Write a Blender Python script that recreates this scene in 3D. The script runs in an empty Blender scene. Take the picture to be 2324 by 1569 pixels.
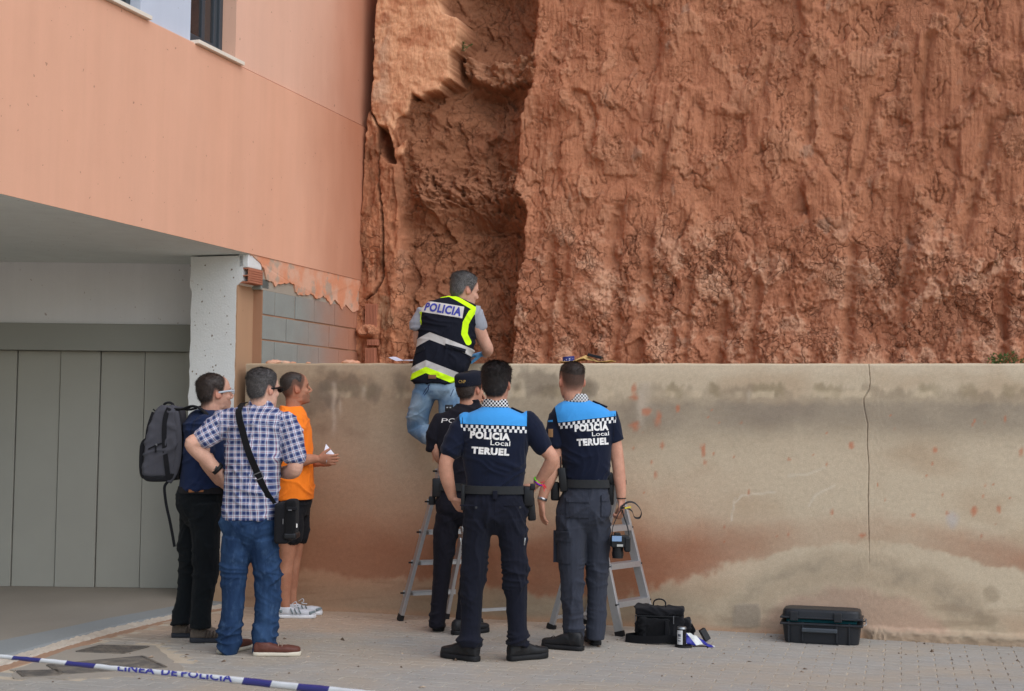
import bpy, bmesh, math, random
import numpy as np
from mathutils import Vector, Matrix
from mathutils.bvhtree import BVHTree

random.seed(7)
SC = bpy.context.scene
COL = SC.collection

# ------------------------------------------------------------------ camera
CAM_H, CAM_PITCH, CAM_ROLL = 1.4252, 0.0557, 0.012
FPX, CX, CY = 3184.88, 1162.0, 784.5          # focal length and centre of a 2324 px wide frame
cam_data = bpy.data.cameras.new('camera')
cam_data.sensor_width = 36.0
cam_data.sensor_fit = 'HORIZONTAL'
cam_data.lens = FPX / 2324.0 * 36.0
cam_data.clip_end = 400.0
cam_data.dof.use_dof = True
cam_data.dof.focus_distance = 9.2
cam_data.dof.aperture_fstop = 5.6
cam = bpy.data.objects.new('camera', cam_data)
COL.objects.link(cam)
cam.matrix_world = (Matrix.Translation((0, 0, CAM_H)) @ Matrix.Rotation(math.pi/2 + CAM_PITCH, 4, 'X')
                    @ Matrix.Rotation(CAM_ROLL, 4, 'Z'))
SC.camera = cam

# ------------------------------------------------------------------ sky, sun, exposure (bright overcast, open shade)
SUN_EL, SUN_AZ = math.radians(46), math.radians(140)     # azimuth clockwise from +Y: behind the camera, to the right
w = bpy.data.worlds.new('World'); SC.world = w; w.use_nodes = True
wn = w.node_tree; wn.nodes.clear()
sky = wn.nodes.new('ShaderNodeTexSky'); sky.sky_type = 'NISHITA'; sky.sun_disc = False
sky.sun_elevation = SUN_EL; sky.sun_rotation = SUN_AZ
sky.air_density = 1.0; sky.dust_density = 1.0; sky.ozone_density = 0.6
bg = wn.nodes.new('ShaderNodeBackground'); bg.inputs['Strength'].default_value = 0.10
wo = wn.nodes.new('ShaderNodeOutputWorld')
wn.links.new(sky.outputs[0], bg.inputs[0]); wn.links.new(bg.outputs[0], wo.inputs[0])
sd = bpy.data.lights.new('sun', 'SUN'); sd.energy = 1.2; sd.angle = math.radians(75); sd.color = (1.0, .995, .985)
sun = bpy.data.objects.new('sun', sd); COL.objects.link(sun)
sdir = Vector((math.sin(SUN_AZ)*math.cos(SUN_EL), math.cos(SUN_AZ)*math.cos(SUN_EL), math.sin(SUN_EL)))
sun.rotation_euler = sdir.to_track_quat('Z', 'Y').to_euler()
sun.location = (6, -8, 14)
SC.view_settings.view_transform = 'Standard'
SC.view_settings.look = 'None'
SC.view_settings.exposure = 0.72
SC.view_settings.gamma = 1.0
SC.view_settings.use_curve_mapping = False
SC.cycles.max_bounces = 6
SC.cycles.diffuse_bounces = 4

# ------------------------------------------------------------------ measured frame: rays of the photograph -> places in the street
def ray(vx, vy):
    cr, sr = math.cos(CAM_ROLL), math.sin(CAM_ROLL)
    a, b = vx-CX, vy-CY
    X, Y = cr*a+sr*b, -sr*a+cr*b
    c, s = math.cos(CAM_PITCH), math.sin(CAM_PITCH); u = -Y/FPX
    return np.array([X/FPX, c-s*u, s+c*u])
EYE = np.array([0, 0, CAM_H])
def atz(vx, vy, z=0.0):
    q = ray(vx, vy); return EYE + q*((z-CAM_H)/q[2])
def aty(vx, vy, Y):
    q = ray(vx, vy); return EYE + q*(Y/q[1])
def atp(vx, vy, P, n):
    q = ray(vx, vy); return EYE + q*(np.dot(n, np.asarray(P, float)-EYE)/np.dot(n, q))
def project(P):
    P = np.asarray(P, float) - EYE
    c, s = math.cos(CAM_PITCH), math.sin(CAM_PITCH)
    d = c*P[..., 1]+s*P[..., 2]; u = -s*P[..., 1]+c*P[..., 2]
    X, Y = FPX*P[..., 0]/d, -FPX*u/d
    cr, sr = math.cos(CAM_ROLL), math.sin(CAM_ROLL)
    return CX+cr*X-sr*Y, CY+sr*X+cr*Y
WALL_Y0, WALL_S, WALL_H = 10.2997, -0.2771, 1.866     # retaining wall: Y = Y0 + S X
def wall_y(x): return WALL_Y0 + WALL_S*x
WD = np.array([1, WALL_S, 0]); WD = WD/np.linalg.norm(WD)        # along the wall
WB = np.array([-WD[1], WD[0], 0])                                   # into the hill
FA = 0.3236
FE = np.array([math.sin(FA), math.cos(FA), 0])                     # along the facade, away from the street
FN = np.array([math.cos(FA), -math.sin(FA), 0])                    # out of the facade
F0 = np.array([-2.0455, 10.8665, 0])                               # facade at the pillar

# ------------------------------------------------------------------ object helpers
def tag(o, label=None, cat=None, group=None, kind=None):
    if label: o['label'] = label
    if cat: o['category'] = cat
    if group: o['group'] = group
    if kind: o['kind'] = kind
    return o
def link(name, me, mat=None, parent=None, loc=None, smooth=False):
    o = bpy.data.objects.new(name, me); COL.objects.link(o)
    if mat is not None and not me.materials: me.materials.append(mat)
    if parent is not None: o.parent = parent
    if loc is not None: o.location = loc
    if smooth: me.shade_smooth()
    return o
def mesh(verts, faces, name='mesh'):
    me = bpy.data.meshes.new(name)
    verts = np.asarray(verts, dtype=np.float32)
    if isinstance(faces, np.ndarray):
        k = faces.shape[1]
        me.vertices.add(len(verts)); me.vertices.foreach_set('co', verts.ravel())
        me.loops.add(faces.size); me.loops.foreach_set('vertex_index', faces.ravel().astype(np.int32))
        me.polygons.add(len(faces)); me.polygons.foreach_set('loop_start', np.arange(0, faces.size, k, dtype=np.int32))
        me.update(calc_edges=True)
    else:
        me.from_pydata(verts.tolist(), [], faces); me.update()
    return me
def empty(name, loc=(0, 0, 0)):
    o = bpy.data.objects.new(name, None); COL.objects.link(o); o.location = loc; o.empty_display_size = .1
    return o
def setattr_f(me, name, vals):
    a = me.attributes.new(name, 'FLOAT', 'POINT'); a.data.foreach_set('value', np.asarray(vals, np.float32))
def setattr_v(me, name, vals):
    a = me.attributes.new(name, 'FLOAT_VECTOR', 'POINT'); a.data.foreach_set('vector', np.asarray(vals, np.float32).ravel())
def setattr_c(me, name, vals):
    v = np.ones((len(vals), 4), np.float32); v[:, :3] = vals
    a = me.attributes.new(name, 'FLOAT_COLOR', 'POINT'); a.data.foreach_set('color', v.ravel())
class MB:
    """collects simple shapes; build() links them as ONE mesh object"""
    def __init__(s): s.v = []; s.f = []
    def add(s, v, f):
        k = len(s.v); s.v += [tuple(map(float, p)) for p in v]; s.f += [tuple(i+k for i in q) for q in f]; return s
    def mesh(s, rel=(0, 0, 0)):
        v = np.array(s.v)-np.asarray(rel, float); return mesh(v, s.f)
    def build(s, name, mat, parent=None, rel=(0, 0, 0), smooth=False, bevel=0):
        me = s.mesh(rel)
        if bevel:
            bm = bmesh.new(); bm.from_mesh(me)
            bmesh.ops.bevel(bm, geom=bm.edges[:], offset=bevel, segments=2, affect='EDGES', profile=.6)
            bm.to_mesh(me); bm.free()
        return link(name, me, mat, parent, smooth=smooth)
CUBE_F = [(0, 3, 2, 1), (4, 5, 6, 7), (0, 1, 5, 4), (1, 2, 6, 5), (2, 3, 7, 6), (3, 0, 4, 7)]
def box_v(c, ax, ay, az):
    c, ax, ay, az = [np.asarray(q, float) for q in (c, ax, ay, az)]
    return [c-ax-ay-az, c+ax-ay-az, c+ax+ay-az, c-ax+ay-az, c-ax-ay+az, c+ax-ay+az, c+ax+ay+az, c-ax+ay+az]
def box(mb, c, ax, ay, az): return mb.add(box_v(c, ax, ay, az), CUBE_F)
def rbox(c, ax, ay, az, bevel=.01, seg=3):
    """bevelled box -> (verts, faces)"""
    bm = bmesh.new()
    vs = [bm.verts.new(p) for p in box_v(c, ax, ay, az)]
    for q in CUBE_F: bm.faces.new([vs[i] for i in q])
    bmesh.ops.bevel(bm, geom=bm.edges[:], offset=bevel, segments=seg, affect='EDGES', profile=.5)
    bm.verts.index_update()
    r = ([tuple(v.co) for v in bm.verts], [tuple(v.index for v in f.verts) for f in bm.faces]); bm.free()
    return r

# ------------------------------------------------------------------ noise (vectorised)
_P = np.random.RandomState(11).permutation(256); _P = np.concatenate([_P, _P, _P])
_G = np.random.RandomState(5).normal(size=(256, 3)); _G /= np.linalg.norm(_G, axis=1)[:, None]
_A = np.random.RandomState(8).uniform(0, 2*np.pi, 256); _GX = np.cos(_A).astype(np.float32); _GY = np.sin(_A).astype(np.float32)
def _pn2(x, y, seed):
    x = np.asarray(x, np.float32)+np.float32((seed*37.719) % 211); y = np.asarray(y, np.float32)+np.float32((seed*17.371) % 193)
    x, y = np.broadcast_arrays(x, y)
    fx, fy = np.floor(x), np.floor(y); xf, yf = x-fx, y-fy
    xi, yi = fx.astype(np.int32) & 255, fy.astype(np.int32) & 255
    u = xf*xf*xf*(xf*(xf*6-15)+10); v = yf*yf*yf*(yf*(yf*6-15)+10)
    a, b = _P[xi], _P[(xi+1) & 255]; y1 = (yi+1) & 255
    def g(h, dx, dy): return _GX[h]*(xf-dx)+_GY[h]*(yf-dy)
    p, q = g(_P[a+yi], 0, 0), g(_P[b+yi], 1, 0); r, s = g(_P[a+y1], 0, 1), g(_P[b+y1], 1, 1)
    p = p+(q-p)*u; r = r+(s-r)*u
    return (p+(r-p)*v)*1.4
def pn(x, y, z=0.0):
    if np.ndim(z) == 0: return _pn2(x, y, float(z))
    x, y, z = np.broadcast_arrays(np.asarray(x, float), np.asarray(y, float), np.asarray(z, float))
    xi, yi, zi = np.floor(x).astype(int), np.floor(y).astype(int), np.floor(z).astype(int)
    xf, yf, zf = x-xi, y-yi, z-zi
    xi, yi, zi = xi & 255, yi & 255, zi & 255
    u, v, w_ = [t*t*t*(t*(t*6-15)+10) for t in (xf, yf, zf)]
    def g(dx, dy, dz):
        h = _P[_P[_P[(xi+dx) & 255]+((yi+dy) & 255)]+((zi+dz) & 255)]
        gr = _G[h]; return gr[..., 0]*(xf-dx)+gr[..., 1]*(yf-dy)+gr[..., 2]*(zf-dz)
    L = lambda a, b, t: a+(b-a)*t
    r = L(L(L(g(0, 0, 0), g(1, 0, 0), u), L(g(0, 1, 0), g(1, 1, 0), u), v),
          L(L(g(0, 0, 1), g(1, 0, 1), u), L(g(0, 1, 1), g(1, 1, 1), u), v), w_)
    return r*1.6
_R = np.random.RandomState(21).uniform(-1, 1, (256, 4)).astype(np.float32)
def facets(x, y, seed=0, soft=9.0):
    """broken facets: every Voronoi cell is a tilted plane; returns (sharp height, softened height)"""
    x = np.asarray(x, np.float32)+seed*13.7; y = np.asarray(y, np.float32)+seed*5.3
    xi, yi = np.floor(x).astype(np.int32), np.floor(y).astype(np.int32)
    f1 = np.full(x.shape, 9e9, np.float32); f2 = f1.copy(); h1 = np.zeros(x.shape, np.float32); sw = h1.copy()+1e-9; sh = h1.copy()
    for dx in (-1, 0, 1):
        for dy in (-1, 0, 1):
            h = _P[_P[(xi+dx) & 255]+((yi+dy) & 255)]; r = _R[h]
            ex, ey = x-(xi+dx+.5+.45*r[..., 0]), y-(yi+dy+.5+.45*r[..., 1]); d2 = ex*ex+ey*ey
            near = d2 < f1; f2 = np.where(near, f1, np.minimum(f2, d2)); f1 = np.where(near, d2, f1)
            r2 = _R[(h*7+3) & 255]
            hh = r2[..., 2]*.6+r2[..., 0]*ex*.9+(r2[..., 1]+.5)*ey*.9; h1 = np.where(near, hh, h1); wt = np.exp(-d2*soft); sw += wt; sh += wt*hh
    return h1, sh/sw
def fbm(x, y, z=0.0, o=4, gain=.5):
    r = 0; a = 1; s = 0; f = 1
    for k in range(o):
        r = r+a*pn(np.asarray(x)*f+k*7.3, np.asarray(y)*f+k*3.1, np.asarray(z)*f); s += a; a *= gain; f *= 2.03
    return r/s
def ss(a, b, x):
    t = np.clip((np.asarray(x, float)-a)/(b-a), 0, 1); return t*t*(3-2*t)
def poly_sd(px, py, poly):
    """signed distance to a polygon, negative inside"""
    poly = np.asarray(poly, float); d = np.full(np.shape(px), 1e9); ins = np.zeros(np.shape(px), bool)
    n = len(poly)
    for i in range(n):
        a, b = poly[i], poly[(i+1) % n]; e = b-a
        t = np.clip(((px-a[0])*e[0]+(py-a[1])*e[1])/(e@e), 0, 1)
        d = np.minimum(d, np.hypot(px-a[0]-t*e[0], py-a[1]-t*e[1]))
        c = (a[1] > py) != (b[1] > py)
        with np.errstate(divide='ignore', invalid='ignore'):
            ins ^= c & (px < (b[0]-a[0])*(py-a[1])/(b[1]-a[1])+a[0])
    return np.where(ins, -d, d)
def seg_d(px, py, pts):
    d = np.full(np.shape(px), 1e9)
    for a, b in zip(pts[:-1], pts[1:]):
        a, b = np.asarray(a, float), np.asarray(b, float); e = b-a
        t = np.clip(((px-a[0])*e[0]+(py-a[1])*e[1])/(e@e), 0, 1)
        d = np.minimum(d, np.hypot(px-a[0]-t*e[0], py-a[1]-t*e[1]))
    return d

# ------------------------------------------------------------------ material helpers
class Ex:
    """socket arithmetic"""
    def __init__(s, nt, sock): s.nt = nt; s.s = sock
    def _m(s, op, o=None, o2=None):
        n = s.nt.nodes.new('ShaderNodeMath'); n.operation = op
        for i, q in enumerate((s, o, o2)):
            if q is None: continue
            if isinstance(q, Ex): s.nt.links.new(q.s, n.inputs[i])
            else: n.inputs[i].default_value = q
        return Ex(s.nt, n.outputs[0])
    def __add__(s, o): return s._m('ADD', o)
    __radd__ = __add__
    def __sub__(s, o): return s._m('SUBTRACT', o)
    def __rsub__(s, o): return (s*-1.0)+o
    def __mul__(s, o): return s._m('MULTIPLY', o)
    __rmul__ = __mul__
    def __truediv__(s, o): return s._m('DIVIDE', o)
    def __gt__(s, o): return s._m('GREATER_THAN', o)
    def __lt__(s, o): return s._m('LESS_THAN', o)
    def abs(s): return s._m('ABSOLUTE')
    def frac(s): return s._m('FRACT')
    def floor(s): return s._m('FLOOR')
    def mod2(s): return s._m('FLOORED_MODULO', 2.0)
    def mn(s, o): return s._m('MINIMUM', o)
    def mx(s, o): return s._m('MAXIMUM', o)
    def pw(s, o): return s._m('POWER', o)
    def clamp(s):
        r = s._m('ADD', 0.0); r.s.node.use_clamp = True; return r
    def step(s, a, b):
        n = s.nt.nodes.new('ShaderNodeMapRange'); n.interpolation_type = 'SMOOTHSTEP'
        n.inputs['From Min'].default_value = a; n.inputs['From Max'].default_value = b
        s.nt.links.new(s.s, n.inputs['Value']); return Ex(s.nt, n.outputs[0])
class Mat:
    def __init__(s, name, rough=.8, spec=.3):
        s.m = bpy.data.materials.new(name); s.m.use_nodes = True; s.nt = s.m.node_tree
        s.nt.nodes.clear()
        s.out = s.nt.nodes.new('ShaderNodeOutputMaterial'); s.b = s.nt.nodes.new('ShaderNodeBsdfPrincipled')
        s.nt.links.new(s.b.outputs[0], s.out.inputs[0])
        s.b.inputs['Roughness'].default_value = rough; s.b.inputs['Specular IOR Level'].default_value = spec
    def node(s, t, **kw):
        n = s.nt.nodes.new(t)
        for k, v in kw.items():
            k = k.replace('_', ' ')
            if k in n.inputs: s.set(n.inputs[k], v)
            else: setattr(n, k.replace(' ', '_'), v)
        return n
    def set(s, sock, v):
        if isinstance(v, Ex): s.nt.links.new(v.s, sock)
        elif isinstance(v, bpy.types.NodeSocket): s.nt.links.new(v, sock)
        else: sock.default_value = v
    def pos(s): return s.node('ShaderNodeNewGeometry').outputs['Position']
    def obj(s): return s.node('ShaderNodeTexCoord').outputs['Object']
    def attr(s, name, out='Fac'):
        n = s.nt.nodes.new('ShaderNodeAttribute'); n.attribute_name = name
        o = n.outputs[out]; return Ex(s.nt, o) if out == 'Fac' else o
    def sep(s, vec):
        n = s.node('ShaderNodeSeparateXYZ'); s.nt.links.new(vec, n.inputs[0])
        return [Ex(s.nt, o) for o in n.outputs]
    def map(s, vec, scale=(1, 1, 1), rot=(0, 0, 0), loc=(0, 0, 0)):
        n = s.node('ShaderNodeMapping'); s.nt.links.new(vec, n.inputs[0])
        n.inputs['Scale'].default_value = scale; n.inputs['Rotation'].default_value = rot; n.inputs['Location'].default_value = loc
        return n.outputs[0]
    def noise(s, vec, scale=5, detail=4, rough=.55, dist=0.0):
        n = s.node('ShaderNodeTexNoise', Scale=scale, Detail=detail, Roughness=rough, Distortion=dist)
        s.nt.links.new(vec, n.inputs['Vector']); return Ex(s.nt, n.outputs['Fac'])
    def voro(s, vec, scale=5, feature='F1', rnd=1.0):
        n = s.node('ShaderNodeTexVoronoi'); n.feature = feature; n.inputs['Scale'].default_value = scale
        n.inputs['Randomness'].default_value = rnd
        s.nt.links.new(vec, n.inputs['Vector']); return Ex(s.nt, n.outputs['Distance'])
    def rgb(s, c):
        n = s.node('ShaderNodeRGB'); n.outputs[0].default_value = (*c[:3], 1); return n.outputs[0]
    def mix(s, fac, a, b, mode='MIX'):
        n = s.node('ShaderNodeMix'); n.data_type = 'RGBA'; n.blend_type = mode
        s.set(n.inputs[0], fac)
        for i, c in ((6, a), (7, b)):
            if isinstance(c, (tuple, list)): n.inputs[i].default_value = (*c[:3], 1)
            else: s.set(n.inputs[i], c)
        return n.outputs[2]
    def vary(s, c, fac, amt):
        """multiply colour by 1 +- amt driven by fac 0..1"""
        v = (fac-.5)*(2*amt)+1.0
        n = s.node('ShaderNodeVectorMath'); n.operation = 'SCALE'
        if isinstance(c, (tuple, list)): n.inputs[0].default_value = c[:3]
        else: s.set(n.inputs[0], c)
        s.set(n.inputs['Scale'], v); return n.outputs[0]
    def color(s, c):
        if isinstance(c, (tuple, list)): s.b.inputs['Base Color'].default_value = (*c[:3], 1)
        else: s.set(s.b.inputs['Base Color'], c)
        return s
    def bump(s, h, strength=.4, dist=.01, prev=None):
        n = s.node('ShaderNodeBump'); n.inputs['Strength'].default_value = strength; n.inputs['Distance'].default_value = dist
        s.set(n.inputs['Height'], h)
        if prev is not None: s.nt.links.new(prev, n.inputs['Normal'])
        s.nt.links.new(n.outputs[0], s.b.inputs['Normal']); return n.outputs[0]
def lin(r, g, b):
    """sRGB 0-255 -> linear"""
    f = lambda c: c/12.92 if c <= .04045 else ((c+.055)/1.055)**2.4
    return tuple(f(q/255) for q in (r, g, b))
def plain(name, c, rough=.6, var=.08, scale=30, bump=.0, metal=0, spec=.3, bscale=120):
    m = Mat(name, rough, spec); p = m.pos()
    m.color(m.vary(c, m.noise(p, scale, 3), var)); m.b.inputs['Metallic'].default_value = metal
    if bump: m.bump(m.noise(p, bscale, 2), bump, .002)
    return m.m
def fabric(name, c, var=.14, fold=.5, weave=900, rough=.95, sheen=.03):
    m = Mat(name, rough, .15); p = m.pos()
    big = m.noise(p, 9, 4, .6); m.color(m.vary(m.vary(c, big, var), m.noise(p, 220, 2), .10))
    pr = m.bump(m.noise(m.map(p, (1, 1, .45), (.3, .5, .2)), 16, 3, .5, .6), fold, .02)
    m.bump(m.noise(p, weave, 1), .25, .0012, pr)
    m.b.inputs['Sheen Weight'].default_value = sheen; m.b.inputs['Sheen Roughness'].default_value = .6
    return m.m

# ================================================================== GROUND
def mat_paver():
    m = Mat('paver_concrete', .9, .2); p = m.pos()
    c = m.mix(m.noise(p, 2.3, 3), lin(166, 160, 150), lin(152, 149, 143))
    cell = m.voro(m.map(p, (5, 10, 1), (0, 0, math.atan(WALL_S)*-1)), 1.0)
    c = m.vary(c, m.noise(p, 7, 2), .10)
    dust_shade = m.noise(p, 1.1, 4, .6, .4).step(.38, .66)
    c = m.mix(dust_shade*.5, c, lin(172, 155, 132))
    x = m.sep(p); gap = (x[0]*WALL_S*-1.0-x[1]+WALL_Y0)+(m.noise(p, 3, 4)-.5)*.9          # sand washed up against the wall
    c = m.mix(gap.step(.75, -.1)*.65, c, lin(190, 160, 134))
    c = m.vary(c, m.noise(p, 60, 3), .16)
    m.color(c); m.bump(m.noise(p, 260, 3), .35, .003); return m.m
def mat_sand():
    m = Mat('joint_sand', .97, .1); p = m.pos()
    c = m.mix(m.noise(p, 5, 4), lin(212, 198, 175), lin(166, 152, 134))
    c = m.vary(c, m.noise(p, 180, 3), .25)
    m.color(c); m.bump(m.noise(p, 200, 3), .5, .004); return m.m
M_PAV, M_SAND = mat_paver(), mat_sand()
gb = MB(); gb.add([(-90, -90, -.0055), (90, -90, -.0055), (90, 90, -.0055), (-90, 90, -.0055)], [(0, 1, 2, 3)])
ground = tag(gb.build('pavement', M_SAND), kind='structure')

# the kerb lines of the garage apron, read off the ground
KERB = [atz(*q) for q in ((-260, 1602), (0, 1524), (120, 1487), (250, 1447), (385, 1411), (470, 1390), (575, 1372))]
def kerb_x(y): return np.interp(y, [k[1] for k in KERB], [k[0] for k in KERB])
COVER_PATCH = [atz(*q)[:2] for q in ((30, 1520), (170, 1470), (225, 1460), (350, 1465), (395, 1500), (420, 1518), (390, 1530), (150, 1541), (35, 1540))]
PL, PW, PH = .2, .1, .004
def paver_mesh(seed):
    r = random.Random(seed); a, b, h, e = PL/2-.0036, PW/2-.0036, .045, .003
    v = [(-a, -b, -h), (a, -b, -h), (a, b, -h), (-a, b, -h), (-a, -b, -e), (a, -b, -e), (a, b, -e), (-a, b, -e),
         (-a+e, -b+e, 0), (a-e, -b+e, 0), (a-e, b-e, 0), (-a+e, b-e, 0)]
    v = [(x+r.uniform(-.0012, .0012), y+r.uniform(-.0012, .0012), z+(r.uniform(-.001, .001) if z > -.01 else 0)) for x, y, z in v]
    f = [(8, 9, 10, 11)]+[(4+i, 4+(i+1) % 4, 8+(i+1) % 4, 8+i) for i in range(4)]+[(i, (i+1) % 4, 4+(i+1) % 4, 4+i) for i in range(4)]
    return mesh(v, f, 'paver')
PAV = [paver_mesh(i) for i in range(8)]
for q in PAV: q.materials.append(M_PAV)
cells = []
O = np.array([0., 9.0, 0.])
for j in range(-46, 22):
    for i in range(-32, 30):
        c = O+WD*((i+.5*(j % 2))*PL)+WB*(j*PW)
        if c[1] > wall_y(c[0])-.02 or c[0] < kerb_x(c[1])+.07: continue
        if poly_sd(np.array([c[0]]), np.array([c[1]]), COVER_PATCH)[0] < .04: continue
        vx, vy = project(c); vis = -30 < vx < 2354 and vy < 1585
        cells.append((not vis, np.linalg.norm(c-EYE), c))
cells.sort(key=lambda q: (q[0], q[1]))
rs = random.Random(3); rest = MB()
yaw = math.atan2(WD[1], WD[0])
for k, (hid, dist, c) in enumerate(cells):
    z = rs.gauss(0, .0012); th = yaw+rs.gauss(0, .006); tx, ty = rs.gauss(0, .004), rs.gauss(0, .004)
    me = PAV[rs.randrange(8)]
    if k < 300 and not hid:
        o = link('paver', me, None, ground); o.location = (c[0], c[1], z); o.rotation_euler = (tx, ty, th)
    else:
        R = Matrix.Translation((c[0], c[1], z)) @ Matrix.Rotation(th, 4, 'Z')
        rest.add([R @ v.co for v in me.vertices], [tuple(p.vertices) for p in me.polygons])
tag(rest.build('paver_field', M_PAV, ground), kind='stuff')

# garage apron: concrete slab, trowelled band along its edge, broken mortar edge, sandy joint
def mat_concrete(name, c1, c2, sc=1.5, bump=.25):
    m = Mat(name, .85, .25); p = m.pos()
    c = m.mix(m.noise(m.map(p, (1, .5, 1)), sc, 5, .6), c1, c2); c = m.vary(c, m.noise(p, 90, 3), .12)
    m.color(c); m.bump(m.noise(p, 160, 3), bump, .003); return m.m
M_APRON = mat_concrete('apron_concrete', lin(134, 126, 116), lin(156, 148, 136))
M_BAND = mat_concrete('kerb_cement', lin(132, 136, 137), lin(146, 148, 146), 4)
M_MORTAR = mat_concrete('crumbly_mortar', lin(176, 160, 142), lin(200, 190, 176), 8, .8)
M_EARTH = mat_concrete('orange_earth', lin(172, 134, 108), lin(156, 128, 106), 6, .8)
def strip(left, right, z0, z1, name, mat, parent=None, sub=60, rough=0.0, kind=None, seed=0):
    """ground strip between two polylines, with a rough top"""
    def res(P):
        P = np.asarray(P); d = np.r_[0, np.cumsum(np.linalg.norm(np.diff(P[:, :2], axis=0), axis=1))]
        t = np.linspace(0, d[-1], sub); return np.c_[np.interp(t, d, P[:, 0]), np.interp(t, d, P[:, 1])]
    A, B = res(left), res(right); n = 7; V = []; F = []
    for i in range(sub):
        for j in range(n):
            q = A[i]+(B[i]-A[i])*j/(n-1); z = z0+(z1-z0)*j/(n-1)+rough*pn(q[0]*28, q[1]*28, seed)
            if rough and 0 < j < n-1: q = q+rough*np.array([pn(q[0]*40, q[1]*40, 3), pn(q[0]*40, q[1]*40, 9)])
            V.append((q[0], q[1], z))
        V.append((B[i][0], B[i][1], -.03)); V.append((A[i][0], A[i][1], -.03))
    m_ = n+2
    for i in range(sub-1):
        for j in range(m_-1):
            a = i*m_+j; F.append((a, a+1, a+m_+1, a+m_))
    o = link(name, mesh(V, F), mat, parent, smooth=bool(rough))
    if kind: tag(o, kind=kind)
    return o
edge = lambda *q: [atz(x, y) for x, y in q]
bandL = edge((-260, 1525), (0, 1466), (120, 1441), (250, 1413), (385, 1388), (470, 1370), (575, 1357))
bandR = edge((-260, 1572), (0, 1504), (120, 1469), (250, 1432), (385, 1403), (470, 1383), (575, 1367))
mortR = edge((-260, 1590), (0, 1514), (120, 1478), (250, 1440), (385, 1407), (470, 1387), (575, 1370))
far = [p+np.array([-4.6, -.2, 0]) for p in bandL]; far[-1] = np.array([-2.3, 11.9, 0]); far[-2] = np.array([-5, 11.9, 0])
apron = tag(strip([np.array([-8., 5.2, 0]), np.array([-8., 11.8, 0]), np.array([-2.2, 11.9, 0])], bandL, .034, .03, 'garage_apron', M_APRON), kind='structure')
strip(bandL, bandR, .033, .026, 'cement_band', M_BAND, apron, 80, .002)
strip(bandR, mortR, .022, .004, 'broken_mortar_edge', M_MORTAR, apron, 260, .010, seed=2)
strip(mortR, KERB, .003, -.003, 'earth_joint', M_EARTH, apron, 160, .006, seed=5)

# cement patch with three iron covers
def sheet(poly, z, name, mat, parent=None, jag=.012):
    P = []
    for a, b in zip(poly, poly[1:]+poly[:1]):
        for t in np.linspace(0, 1, 8, endpoint=False):
            q = np.asarray(a)+(np.asarray(b)-np.asarray(a))*t; P.append((q[0]+jag*pn(q[0]*9, q[1]*9, 1), q[1]+jag*pn(q[0]*9, q[1]*9, 7), z))
    n = len(P); V = P+[(x, y, -.03) for x, y, _ in P]
    return link(name, mesh(V, [tuple(range(n))]+[(i, i+n, (i+1) % n+n, (i+1) % n) for i in range(n)]), mat, parent)
M_CEM = mat_concrete('patch_cement', lin(170, 158, 143), lin(146, 140, 130), 5, .6)
patch = tag(sheet([tuple(p) for p in COVER_PATCH], .0005, 'cement_patch', M_CEM, jag=.03), kind='structure')
def mat_iron():
    m = Mat('worn_iron', .55, .5); p = m.pos(); m.b.inputs['Metallic'].default_value = .35
    m.color(m.mix(m.noise(p, 9, 4).step(.4, .65), lin(104, 98, 92), lin(134, 124, 112))); m.bump(m.noise(p, 140, 2), .3, .002); return m.m
M_IRON = mat_iron()
def iron_cover(quad, label):
    P = [atz(*q) for q in quad]; base = sum(P)/4
    o = MB(); V = [(*(p[:2]-base[:2]), .004) for p in P]; V += [(x, y, -.02) for x, y, _ in V]
    o.add(V, [(0, 1, 2, 3)]+[(i, i+4, (i+1) % 4+4, (i+1) % 4) for i in range(4)])
    c = o.build('iron_cover', M_IRON); c.location = (base[0], base[1], 0)
    if c.data.polygons[0].normal.z < 0: c.data.flip_normals()
    fr = MB()
    for i in range(4):
        a, b = (P[i]-base), (P[(i+1) % 4]-base); d = b-a; L = np.linalg.norm(d); d /= L; n_ = np.array([-d[1], d[0], 0])
        box(fr, (a+b)/2+[0, 0, .003], d*L/2, n_*.008, [0, 0, .004])
    fr.build('rim', M_IRON, c)
    rib = MB(); nr = 11                                   # raised bars cast into the plate
    for k in range(1, nr):
        t = k/nr
        a = (P[0]+(P[3]-P[0])*t)-base; b = (P[1]+(P[2]-P[1])*t)-base; d = b-a; L = np.linalg.norm(d); d /= L; n_ = np.array([-d[1], d[0], 0])
        box(rib, (a+b)/2+[0, 0, .005], d*L*.46, n_*.004, [0, 0, .0022])
    rib.build('cast_ribs', M_IRON, c)
    return tag(c, label, 'manhole cover', 'iron covers in the cement patch')
iron_cover(((108, 1511), (323, 1491), (377, 1516), (140, 1531)), 'largest grey iron cover set in cement behind the striped tape')
iron_cover(((174, 1480), (229, 1466), (337, 1469), (280, 1484)), 'middle-sized iron cover nearest the garage kerb and the brown shoes')
iron_cover(((40, 1525), (126, 1523), (134, 1533), (54, 1537)), 'smallest narrow iron cover at the left corner of the cement patch')

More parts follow.
